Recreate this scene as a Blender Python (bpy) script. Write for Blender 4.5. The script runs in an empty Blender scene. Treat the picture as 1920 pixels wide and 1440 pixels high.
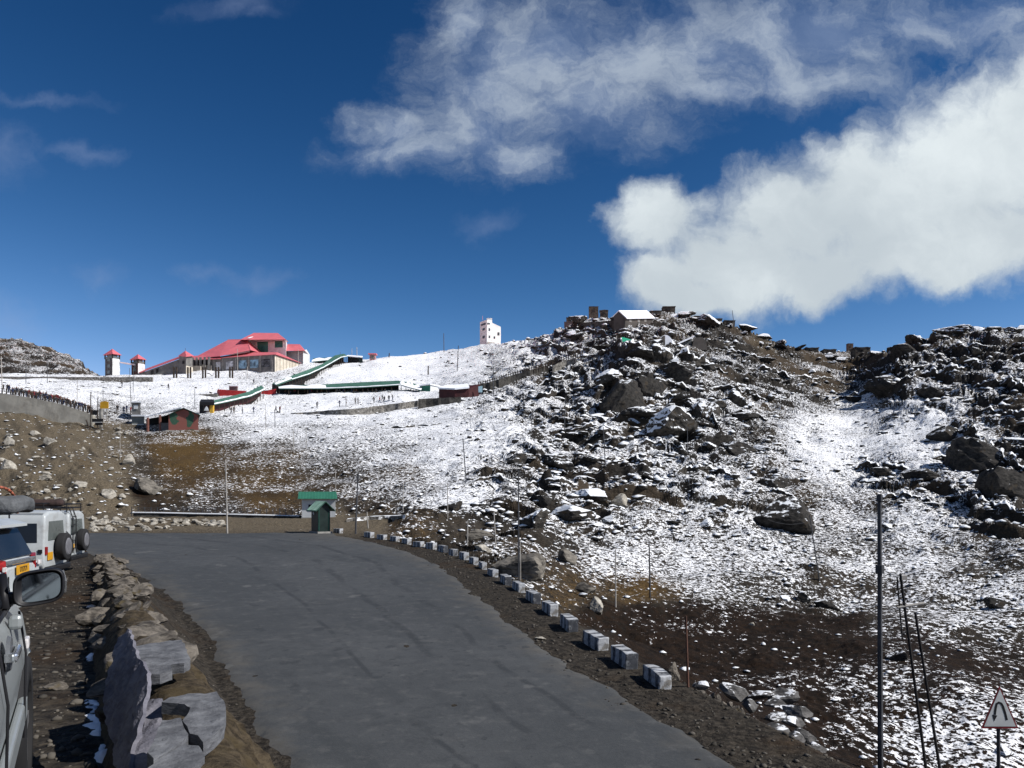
import bpy, bmesh, math, random
import numpy as np
from mathutils import Vector, Matrix
R = math.radians
random.seed(7)
C = bpy.context.scene.collection
SC = bpy.context.scene

# ------------------------------------------------------------------ camera, sky, sun, exposure
F, CX, HY = 1450.0, 960.0, 920.0          # focal length in photo pixels, centre column, horizon row
cam = bpy.data.cameras.new('camera')
cam.sensor_width = 36.0
cam.lens = 36.0 * F / 1920.0
cam.shift_y = (HY - 720.0) / 1920.0
cam.clip_start, cam.clip_end = 0.05, 6000
cam_o = bpy.data.objects.new('camera', cam)
C.objects.link(cam_o)
cam_o.rotation_euler = (R(90), 0, 0)
SC.camera = cam_o
SC.view_settings.view_transform = 'Standard'
SC.view_settings.look = 'None'
SC.view_settings.exposure = 0.2
SC.view_settings.gamma = 1.0
SC.cycles.max_bounces = 4
SC.cycles.diffuse_bounces = 2
SC.cycles.use_denoising = True

SUN_AZ, SUN_EL = R(106), R(41)             # azimuth to the right of the view direction
sun = bpy.data.lights.new('sun', 'SUN')
sun.energy = 5.0
sun.angle = R(0.53)
sun.color = (1.0, 0.965, 0.925)
sun_o = bpy.data.objects.new('sun', sun)
C.objects.link(sun_o)
sdir = Vector((math.sin(SUN_AZ) * math.cos(SUN_EL), math.cos(SUN_AZ) * math.cos(SUN_EL), math.sin(SUN_EL)))
sun_o.rotation_euler = sdir.to_track_quat('Z', 'Y').to_euler()

world = bpy.data.worlds.new('World')
SC.world = world
world.use_nodes = True


class NT:
    """small helper for building node trees"""
    def __init__(s, tree):
        s.t = tree
        s.n = tree.nodes
        s.l = tree.links

    def node(s, typ, **kw):
        nd = s.n.new(typ)
        for k, v in kw.items():
            setattr(nd, k, v)
        return nd

    def put(s, sock, val):
        if hasattr(val, 'is_linked'):
            s.l.new(val, sock)
        elif val is not None:
            sock.default_value = val

    def math(s, op, a, b=None, c=None, clamp=False):
        nd = s.node('ShaderNodeMath', operation=op, use_clamp=clamp)
        s.put(nd.inputs[0], a)
        if b is not None:
            s.put(nd.inputs[1], b)
        if c is not None:
            s.put(nd.inputs[2], c)
        return nd.outputs[0]

    def vmath(s, op, a, b=None):
        nd = s.node('ShaderNodeVectorMath', operation=op)
        s.put(nd.inputs[0], a)
        if b is not None:
            s.put(nd.inputs[1], b)
        return nd.outputs[0]

    def step(s, x, lo, hi, a=0.0, b=1.0):
        nd = s.node('ShaderNodeMapRange', interpolation_type='SMOOTHSTEP')
        s.put(nd.inputs[0], x)
        s.put(nd.inputs[1], lo)
        s.put(nd.inputs[2], hi)
        s.put(nd.inputs[3], a)
        s.put(nd.inputs[4], b)
        return nd.outputs[0]

    def lin(s, x, lo, hi, a=0.0, b=1.0):
        nd = s.node('ShaderNodeMapRange')
        s.put(nd.inputs[0], x)
        s.put(nd.inputs[1], lo)
        s.put(nd.inputs[2], hi)
        s.put(nd.inputs[3], a)
        s.put(nd.inputs[4], b)
        return nd.outputs[0]

    def mix(s, fac, a, b, mode='MIX'):
        nd = s.node('ShaderNodeMix', data_type='RGBA', blend_type=mode)
        s.put(nd.inputs[0], fac)
        for i, v in ((6, a), (7, b)):
            if isinstance(v, (tuple, list)) and len(v) == 3:
                v = (*v, 1.0)
            s.put(nd.inputs[i], v)
        return nd.outputs[2]

    def noise(s, vec, scale, detail=4.0, rough=0.55, dist=0.0):
        nd = s.node('ShaderNodeTexNoise')
        s.put(nd.inputs['Vector'], vec)
        s.put(nd.inputs['Scale'], scale)
        s.put(nd.inputs['Detail'], detail)
        s.put(nd.inputs['Roughness'], rough)
        s.put(nd.inputs['Distortion'], dist)
        return nd.outputs['Fac']

    def scale(s, vec, xyz):
        nd = s.node('ShaderNodeVectorMath', operation='MULTIPLY')
        s.put(nd.inputs[0], vec)
        nd.inputs[1].default_value = xyz
        return nd.outputs[0]


SKY_R, SKY_G, SKY_B = 13.5, 2.45, 1.46


def build_sky():
    T = NT(world.node_tree)
    T.n.clear()
    out = T.node('ShaderNodeOutputWorld')
    bg = T.node('ShaderNodeBackground')
    bg.inputs[1].default_value = 0.10
    T.l.new(bg.outputs[0], out.inputs[0])
    sky = T.node('ShaderNodeTexSky', sky_type='NISHITA')
    sky.sun_disc = False
    sky.sun_elevation = SUN_EL
    sky.sun_rotation = SUN_AZ
    sky.altitude = 4300
    sky.air_density = 0.95
    sky.dust_density = 0.1
    sky.ozone_density = 3.2
    # deeper blue than the clear-air model: thin air at 4300 m
    sc = T.node('ShaderNodeSeparateColor')
    T.l.new(sky.outputs[0], sc.inputs[0])
    cc = T.node('ShaderNodeCombineColor')
    for i, (k, g) in enumerate(((SKY_R, 2.5), (SKY_G, 1.68), (SKY_B, 1.42))):
        T.put(cc.inputs[i], T.math('MULTIPLY', T.math('POWER', T.math('MULTIPLY', sc.outputs[i], 0.1), g), k * 10))
    skyc = cc.outputs[0]
    tc = T.node('ShaderNodeTexCoord')
    sep = T.node('ShaderNodeSeparateXYZ')
    T.l.new(tc.outputs['Generated'], sep.inputs[0])
    # clouds live on the sky dome, placed by bearing and elevation (gnomonic coordinates north of the viewer)
    yy = T.math('MAXIMUM', sep.outputs[1], 0.08)
    u = T.math('MULTIPLY_ADD', T.math('DIVIDE', sep.outputs[0], yy), F / 100, CX / 100)
    v = T.math('MULTIPLY_ADD', T.math('DIVIDE', sep.outputs[2], yy), -F / 100, HY / 100)
    cmb = T.node('ShaderNodeCombineXYZ')
    T.put(cmb.inputs[0], u)
    T.put(cmb.inputs[1], v)
    P = cmb.outputs[0]
    # warp
    wn = T.node('ShaderNodeTexNoise')
    T.put(wn.inputs['Vector'], P)
    wn.inputs['Scale'].default_value = 0.55
    wn.inputs['Detail'].default_value = 6
    wn.inputs['Roughness'].default_value = 0.6
    off = T.vmath('SUBTRACT', wn.outputs['Color'], (0.5, 0.5, 0.5))
    Pw = T.vmath('ADD', P, T.scale(off, (1.7, 1.3, 0)))
    Pw2 = T.vmath('ADD', P, T.scale(off, (2.2, 1.5, 0)))

    def blobs(Pv, lst, k=0.35):
        acc = None
        for (bx, by, rx, ry) in lst:
            d = T.vmath('SUBTRACT', Pv, (bx / 100, by / 100, 0))
            d = T.scale(d, (100 / rx, 100 / ry, 0))
            ln = T.node('ShaderNodeVectorMath', operation='LENGTH')
            T.put(ln.inputs[0], d)
            e = T.math('SUBTRACT', 1.0, ln.outputs['Value'])
            acc = e if acc is None else T.math('SMOOTH_MAX', acc, e, k)
        return acc

    CU = [(1240, 412, 105, 74), (1262, 530, 90, 62), (1385, 500, 150, 100), (1490, 415, 150, 125), (1650, 385, 170, 145),
          (1810, 330, 165, 175), (1960, 270, 220, 190), (1700, 480, 190, 80), (1530, 520, 160, 62), (1850, 440, 170, 95),
          (1770, 515, 75, 52), (2120, 320, 260, 260), (1330, 560, 120, 38)]
    GR = [(730, 240, 80, 50), (770, 290, 150, 40), (890, 250, 130, 90), (930, 175, 160, 110), (1010, 110, 200, 130),
          (1100, 195, 210, 90), (1200, 120, 190, 120), (870, 45, 75, 85), (1320, 95, 140, 110), (1460, 80, 170, 110),
          (1570, 60, 120, 90), (1500, 155, 190, 50), (1720, 50, 130, 50), (1840, 45, 150, 50), (985, 300, 70, 50),
          (1330, 180, 110, 40)]
    WI = [(430, 15, 110, 28), (480, 30, 60, 20), (130, 290, 90, 22), (20, 285, 60, 60), (475, 530, 70, 35), (185, 535, 60, 35),
          (20, 600, 70, 40), (920, 430, 70, 25), (80, 180, 120, 16), (380, 510, 60, 20)]
    n1 = T.noise(Pw, 1.15, 8, 0.62)
    n2 = T.noise(Pw, 0.42, 5, 0.5)
    nst = T.noise(T.scale(Pw2, (0.9, 1.15, 1)), 0.95, 9, 0.68)
    # bright cumulus low on the right
    cu = T.math('ADD', blobs(Pw, CU), T.math('MULTIPLY', T.math('SUBTRACT', n1, 0.5), 0.85))
    cua = T.step(cu, -0.20, 0.50)
    # its own relief: lit tops, slightly greyer lower right body
    nb = T.noise(P, 0.30, 3, 0.5)
    hgt = T.math('ADD', T.math('MULTIPLY', T.math('SUBTRACT', n1, 0.5), 0.7), T.math('MULTIPLY', T.math('SUBTRACT', nb, 0.5), 1.6))
    body = T.step(T.math('ADD', hgt, T.math('MULTIPLY', T.math('SUBTRACT', v, 3.4), -0.12)), -0.45, 0.5)
    cuc = T.mix(body, (4.7, 5.3, 5.75), (6.9, 7.5, 7.75))
    # thin grey-violet veils
    gr = T.math('ADD', blobs(Pw2, GR), T.math('MULTIPLY', T.math('SUBTRACT', nst, 0.5), 1.35))
    gra = T.math('MULTIPLY', T.step(gr, -0.45, 1.05), 0.80)
    grc = T.mix(T.step(T.math('ADD', T.math('MULTIPLY', nst, 0.5), T.math('MULTIPLY', n2, 0.5)), 0.40, 0.62), (1.5, 2.15, 3.6), (4.1, 4.75, 5.6))
    wi = T.math('ADD', blobs(Pw2, WI, 0.1), T.math('MULTIPLY', T.math('SUBTRACT', nst, 0.5), 1.8))
    wia = T.math('MULTIPLY', T.step(wi, -0.3, 1.4), 0.24)
    fwd = T.step(sep.outputs[1], 0.1, 0.3)
    # the rest of the sky carries scattered cumulus too
    dn = T.noise(tc.outputs['Generated'], 2.6, 8, 0.6)
    back = T.math('MULTIPLY', T.step(dn, 0.52, 0.66), T.math('SUBTRACT', 1.0, fwd))
    col = T.mix(T.math('MULTIPLY', wia, fwd), skyc, (2.6, 3.3, 5.0))
    col = T.mix(T.math('MULTIPLY', gra, fwd), col, grc)
    col = T.mix(T.math('MULTIPLY', cua, fwd), col, cuc)
    col = T.mix(T.math('MULTIPLY', back, 0.9), col, (5.5, 6.0, 6.3))
    T.put(bg.inputs[0], col)


build_sky()

# ------------------------------------------------------------------ helpers
def lin(c):
    """sRGB 0-255 to linear"""
    return tuple(((v / 255) / 12.92 if v / 255 <= 0.04045 else ((v / 255 + 0.055) / 1.055) ** 2.4) for v in c)


_rng = np.random.RandomState(3)
_PERM = np.concatenate([_rng.permutation(1024)] * 2).astype(np.int32)
_GA = _rng.uniform(0, 2 * np.pi, 1024)
_GX, _GY = np.cos(_GA).astype(np.float32), np.sin(_GA).astype(np.float32)


def perlin(x, y, seed=0):
    x = np.asarray(x, np.float32) + seed * 17.31
    y = np.asarray(y, np.float32) + seed * 9.77
    xi = np.floor(x).astype(np.int32)
    yi = np.floor(y).astype(np.int32)
    fx, fy = x - xi, y - yi
    ux = fx * fx * fx * (fx * (fx * 6 - 15) + 10)
    uy = fy * fy * fy * (fy * (fy * 6 - 15) + 10)

    def g(ax, ay, dx, dy):
        h = _PERM[(_PERM[ax & 1023] + ay) & 1023]
        return _GX[h] * dx + _GY[h] * dy
    a = g(xi, yi, fx, fy)
    b = g(xi + 1, yi, fx - 1, fy)
    c = g(xi, yi + 1, fx, fy - 1)
    d = g(xi + 1, yi + 1, fx - 1, fy - 1)
    return ((a + (b - a) * ux) * (1 - uy) + (c + (d - c) * ux) * uy) * 1.5


def fbm(x, y, octv=4, gain=0.5, seed=0):
    s, a, f = 0, 1.0, 1.0
    for i in range(octv):
        s = s + a * perlin(x * f, y * f, seed + i)
        a *= gain
        f *= 2.03
    return s


def sstep(e0, e1, x):
    t = np.clip((x - e0) / (e1 - e0), 0, 1)
    return t * t * (3 - 2 * t)


def at(px, py, d):
    """the point at depth d (metres ahead) seen at photo pixel px, py"""
    return Vector(((px - CX) / F * d, d, (HY - py) / F * d))
# ------------------------------------------------------------------ terrain
# road surface height, terrace height and plan lines by depth (metres ahead of the camera)
RD = np.array([(-200, -9), (-60, -6.2), (-20, -5.5), (5, -5.0), (13, -4.87), (24, -4.6), (40, -4.05), (58, -3.3), (75, -2.85), (90, -2.4), (400, -2.4)])
TD = np.array([(-60, -1.5), (0, -1.5), (4, -1.6), (15, -2.3), (26, -2.6), (34, -3.2), (44, -3.75), (60, -3.2), (75, -2.85), (400, -2.4)])
LW = np.array([(-60, 20.6), (0, 0.1), (3, -1.6), (4.46, -2.32), (5.95, -3.15), (9, -4.85), (15, -8.0), (20, -10.7), (26, -14.1), (34, -19.0), (44, -25.0), (60, -34.0), (90, -50), (400, -300)])
LE = np.array([(-60, 34), (0, 3.1), (13.6, -4.1), (18, -6.45), (23.8, -9.4), (30, -13.0), (37.5, -18.1), (44.5, -23.3), (50, -30), (60, -60), (400, -400)])
RE = np.array([(-60, 36), (0, 8.6), (13.6, 4.0), (15.6, 3.4), (18.5, 2.42), (21.2, 1.46), (26.3, 0.0), (32.8, -1.6), (41, -3.7), (48, -6.6), (54.5, -10.5), (57.5, -13.0), (70, -13.5), (400, -14)])


def ip(tab, x):
    return np.interp(x, tab[:, 0], tab[:, 1])


def z_road(d):
    return ip(RD, d)


def z_near(X, Y):
    zr = ip(RD, Y)
    zt = ip(TD, Y)
    xw, xl, xr = ip(LW, Y) + 0.55, ip(LE, Y), ip(RE, Y)
    t = np.clip((X - xw) / np.maximum(xl - xw - 0.3, 0.4), 0, 1)
    z = zt + (zr - zt) * (t * t * (3 - 2 * t) * 0.4 + t * 0.6)
    sh = np.maximum(X - xr - 1.9, 0)
    drop = np.where(sh < 14, 0.50 * sh, 7 + 0.25 * (sh - 14))
    z = z - drop
    z = z - np.maximum(Y - 76, 0) * 0.6
    # far shore of the hairpin: stop the flat ground beyond the road
    return z


# hill columns: photo column -> (photo row, depth) from the foot to the crest, then one point behind the crest
COLS = {
    -2600: [(1000, 45), (930, 60), (860, 80), (800, 100), (740, 130), (690, 170), (700, 260)],
    -400: [(1010, 60), (930, 85), (850, 115), (772, 150), (735, 152.5), (728, 162), (716, 200), (706, 240), (703, 262), (740, 380)],
    0: [(1000, 62), (950, 75), (900, 92), (850, 112), (800, 135), (774, 149), (737, 152), (733, 162), (717, 200), (712, 235), (703, 240), (702, 262), (740, 380)],
    100: [(998, 63), (950, 74), (900, 89), (850, 108), (802, 134), (788, 148.5), (757, 152), (752, 162), (722, 205), (713, 236), (703, 241), (702, 262), (740, 380)],
    170: [(992, 65), (950, 76), (900, 91), (850, 111), (815, 140), (800, 149), (777, 152.5), (770, 162), (725, 208), (712, 240), (704, 252), (703, 264), (740, 380)],
    250: [(985, 68), (965, 79), (930, 91), (880, 109), (832, 132), (808, 145), (790, 158), (760, 185), (725, 220), (708, 255), (704, 265), (740, 380)],
    340: [(980, 70), (967, 80), (930, 93), (880, 111), (834, 134), (808, 143), (803, 150), (770, 180), (735, 212), (715, 240), (700, 258), (697, 268), (740, 380)],
    450: [(984, 69), (967, 81), (930, 95), (880, 113), (830, 138), (790, 165), (760, 190), (735, 215), (708, 245), (694, 262), (690, 276), (740, 380)],
    560: [(988, 67), (965, 83), (930, 97), (880, 115), (830, 140), (790, 168), (765, 190), (745, 208), (725, 230), (700, 250), (682, 275), (678, 292), (740, 400)],
    640: [(1000, 62), (960, 80), (920, 95), (870, 115), (820, 142), (785, 168), (765, 190), (740, 205), (733, 215), (705, 245), (686, 270), (680, 292), (740, 400)],
    720: [(1018, 57), (970, 72), (920, 92), (870, 113), (820, 140), (785, 165), (768, 182), (740, 203), (733, 215), (700, 250), (672, 280), (667, 294), (740, 400)],
    800: [(1042, 51), (990, 62), (940, 80), (880, 105), (820, 138), (780, 168), (752, 193), (737, 210), (700, 255), (670, 300), (661, 320), (740, 420)],
    900: [(1088, 46), (1040, 53), (980, 66), (920, 85), (860, 108), (800, 140), (760, 170), (730, 195), (690, 240), (655, 300), (644, 335), (740, 430)],
    1000: [(1140, 42), (1080, 49), (1020, 60), (960, 74), (900, 92), (840, 115), (780, 143), (740, 168), (700, 200), (665, 240), (640, 280), (633, 292), (740, 400)],
    1060: [(1175, 44), (1120, 49), (1050, 60), (980, 75), (900, 97), (830, 122), (770, 150), (710, 185), (660, 215), (620, 240), (603, 252), (700, 330)],
    1110: [(1195, 45), (1135, 50), (1060, 61), (980, 78), (900, 98), (830, 122), (765, 150), (710, 180), (660, 208), (615, 235), (592, 250), (690, 330)],
    1180: [(1215, 42), (1175, 48), (1120, 56), (1040, 68), (970, 82), (900, 99), (830, 121), (765, 147), (720, 155), (680, 165), (645, 185), (610, 218), (590, 240), (690, 330)],
    1250: [(1240, 40), (1185, 48), (1120, 58), (1040, 71), (960, 86), (880, 107), (800, 134), (755, 148), (710, 160), (680, 170), (640, 196), (600, 224), (575, 240), (690, 330)],
    1310: [(1250, 39), (1190, 48), (1120, 59), (1040, 72), (960, 88), (880, 109), (800, 135), (740, 156), (700, 170), (660, 190), (620, 215), (592, 236), (690, 330)],
    1400: [(1265, 38), (1195, 48), (1120, 60), (1040, 74), (960, 91), (890, 109), (810, 135), (740, 162), (690, 188), (645, 214), (612, 234), (690, 330)],
    1500: [(1275, 37), (1200, 48), (1120, 61), (1040, 76), (960, 94), (890, 114), (810, 143), (740, 176), (690, 206), (652, 238), (700, 330)],
    1570: [(1280, 37), (1200, 48), (1120, 62), (1040, 77), (960, 96), (890, 116), (810, 146), (750, 180), (710, 212), (662, 246), (700, 330)],
    1600: [(1285, 36), (1200, 48), (1120, 62), (1040, 78), (960, 97), (890, 117), (810, 147), (750, 180), (710, 210), (652, 250), (700, 340)],
    1640: [(1290, 36), (1200, 48), (1120, 62), (1040, 78), (960, 96), (890, 115), (810, 142), (750, 170), (710, 192), (662, 225), (700, 330)],
    1665: [(1295, 36), (1200, 48), (1120, 62), (1040, 77), (960, 94), (890, 112), (810, 136), (760, 153), (710, 168), (660, 188), (720, 290)],
    1700: [(1300, 36), (1200, 48), (1120, 61), (1040, 76), (960, 92), (890, 110), (810, 133), (750, 151), (690, 168), (637, 186), (700, 280)],
    1780: [(1310, 35), (1210, 47), (1120, 60), (1040, 74), (960, 90), (880, 109), (800, 131), (730, 150), (670, 167), (613, 184), (690, 270)],
    1850: [(1320, 34), (1220, 46), (1130, 58), (1040, 72), (960, 87), (870, 107), (790, 127), (720, 145), (660, 161), (606, 178), (690, 270)],
    1920: [(1330, 34), (1230, 45), (1140, 56), (1040, 70), (950, 86), (870, 103), (790, 122), (720, 140), (660, 156), (613, 170), (690, 250)],
    2300: [(1380, 32), (1250, 42), (1100, 56), (950, 74), (800, 100), (700, 125), (620, 145), (560, 162), (640, 240)],
    5500: [(1500, 40), (1250, 60), (1000, 90), (850, 120), (700, 150), (600, 180), (540, 200), (600, 300)],
}
_cp = sorted(COLS)
NS = 220
_S = np.linspace(0, 1.25, NS)


def _col(px):
    u = (px - CX) / F
    q = math.sqrt(1 + u * u)
    pts = COLS[px]
    r = np.array([d * q for _, d in pts])
    z = np.array([(HY - y) / F * d for y, d in pts])
    rf, rc = r[0], r[-2]
    s = np.log(r / rf) / math.log(rc / rf)
    zz = np.interp(_S, s, z, right=z[-1])
    # smooth a little along the profile
    k = np.ones(5) / 5
    zz[2:-2] = np.convolve(zz, k, 'valid')
    return rf, rc, zz


_cd = [_col(p) for p in _cp]
_caz = np.array([math.atan((p - CX) / F) for p in _cp])
_crf = np.array([c[0] for c in _cd])
_crc = np.array([c[1] for c in _cd])
_cz = np.array([c[2] for c in _cd])
# the land behind the camera: low slopes, closing the ring
_caz = np.concatenate([[-math.pi, -2.2], _caz, [2.2, math.pi]])
_zb = np.interp(_S, [0, 0.5, 1, 1.25], [-14, 4, 45, 40])
_cz = np.vstack([_zb, _zb, _cz, _zb + 12, _zb])
_crf = np.concatenate([[60, 60], _crf, [60, 60]])
_crc = np.concatenate([[260, 260], _crc, [240, 260]])


def col_params(az):
    """foot radius, crest radius and height profile for an array of bearings (sorted), slightly smoothed"""
    def one(a):
        rf = np.interp(a, _caz, _crf)
        rc = np.interp(a, _caz, _crc)
        j = np.clip(np.searchsorted(_caz, a) - 1, 0, len(_caz) - 2)
        t = np.clip((a - _caz[j]) / (_caz[j + 1] - _caz[j]), 0, 1)[:, None]
        return rf, rc, _cz[j] * (1 - t) + _cz[j + 1] * t
    acc = None
    for o, w in ((-0.016, .15), (-0.008, .2), (0, .3), (0.008, .2), (0.016, .15)):
        p = one(np.clip(az + o, -math.pi, math.pi))
        acc = [w * v for v in p] if acc is None else [A + w * v for A, v in zip(acc, p)]
    return acc


def z_hill(par, r):
    """par rows match r rows: r is (n, m)"""
    rf, rc, prof = par
    s = np.log(np.maximum(r, 0.1) / rf[:, None]) / np.log(rc / rf)[:, None]
    q = np.clip(s, 0, 1.249) / 1.25 * (NS - 1)
    i = np.floor(q).astype(int)
    i = np.clip(i, 0, NS - 2)
    f = q - i
    row = np.arange(len(rf))[:, None]
    z = prof[row, i] * (1 - f) + prof[row, i + 1] * f
    # nearer than the foot: left of the road it dives under the road, on the right it is the valley floor
    zf = prof[:, :1]
    low = rf[:, None] - r
    # (left columns start high and have a small foot depth; the valley columns start low)
    dive = sstep(-6.5, -3.4, zf) * 0.55 + 0.02
    z = np.where(s < 0, zf - np.minimum(low, 30) * dive, z)
    return z


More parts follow.
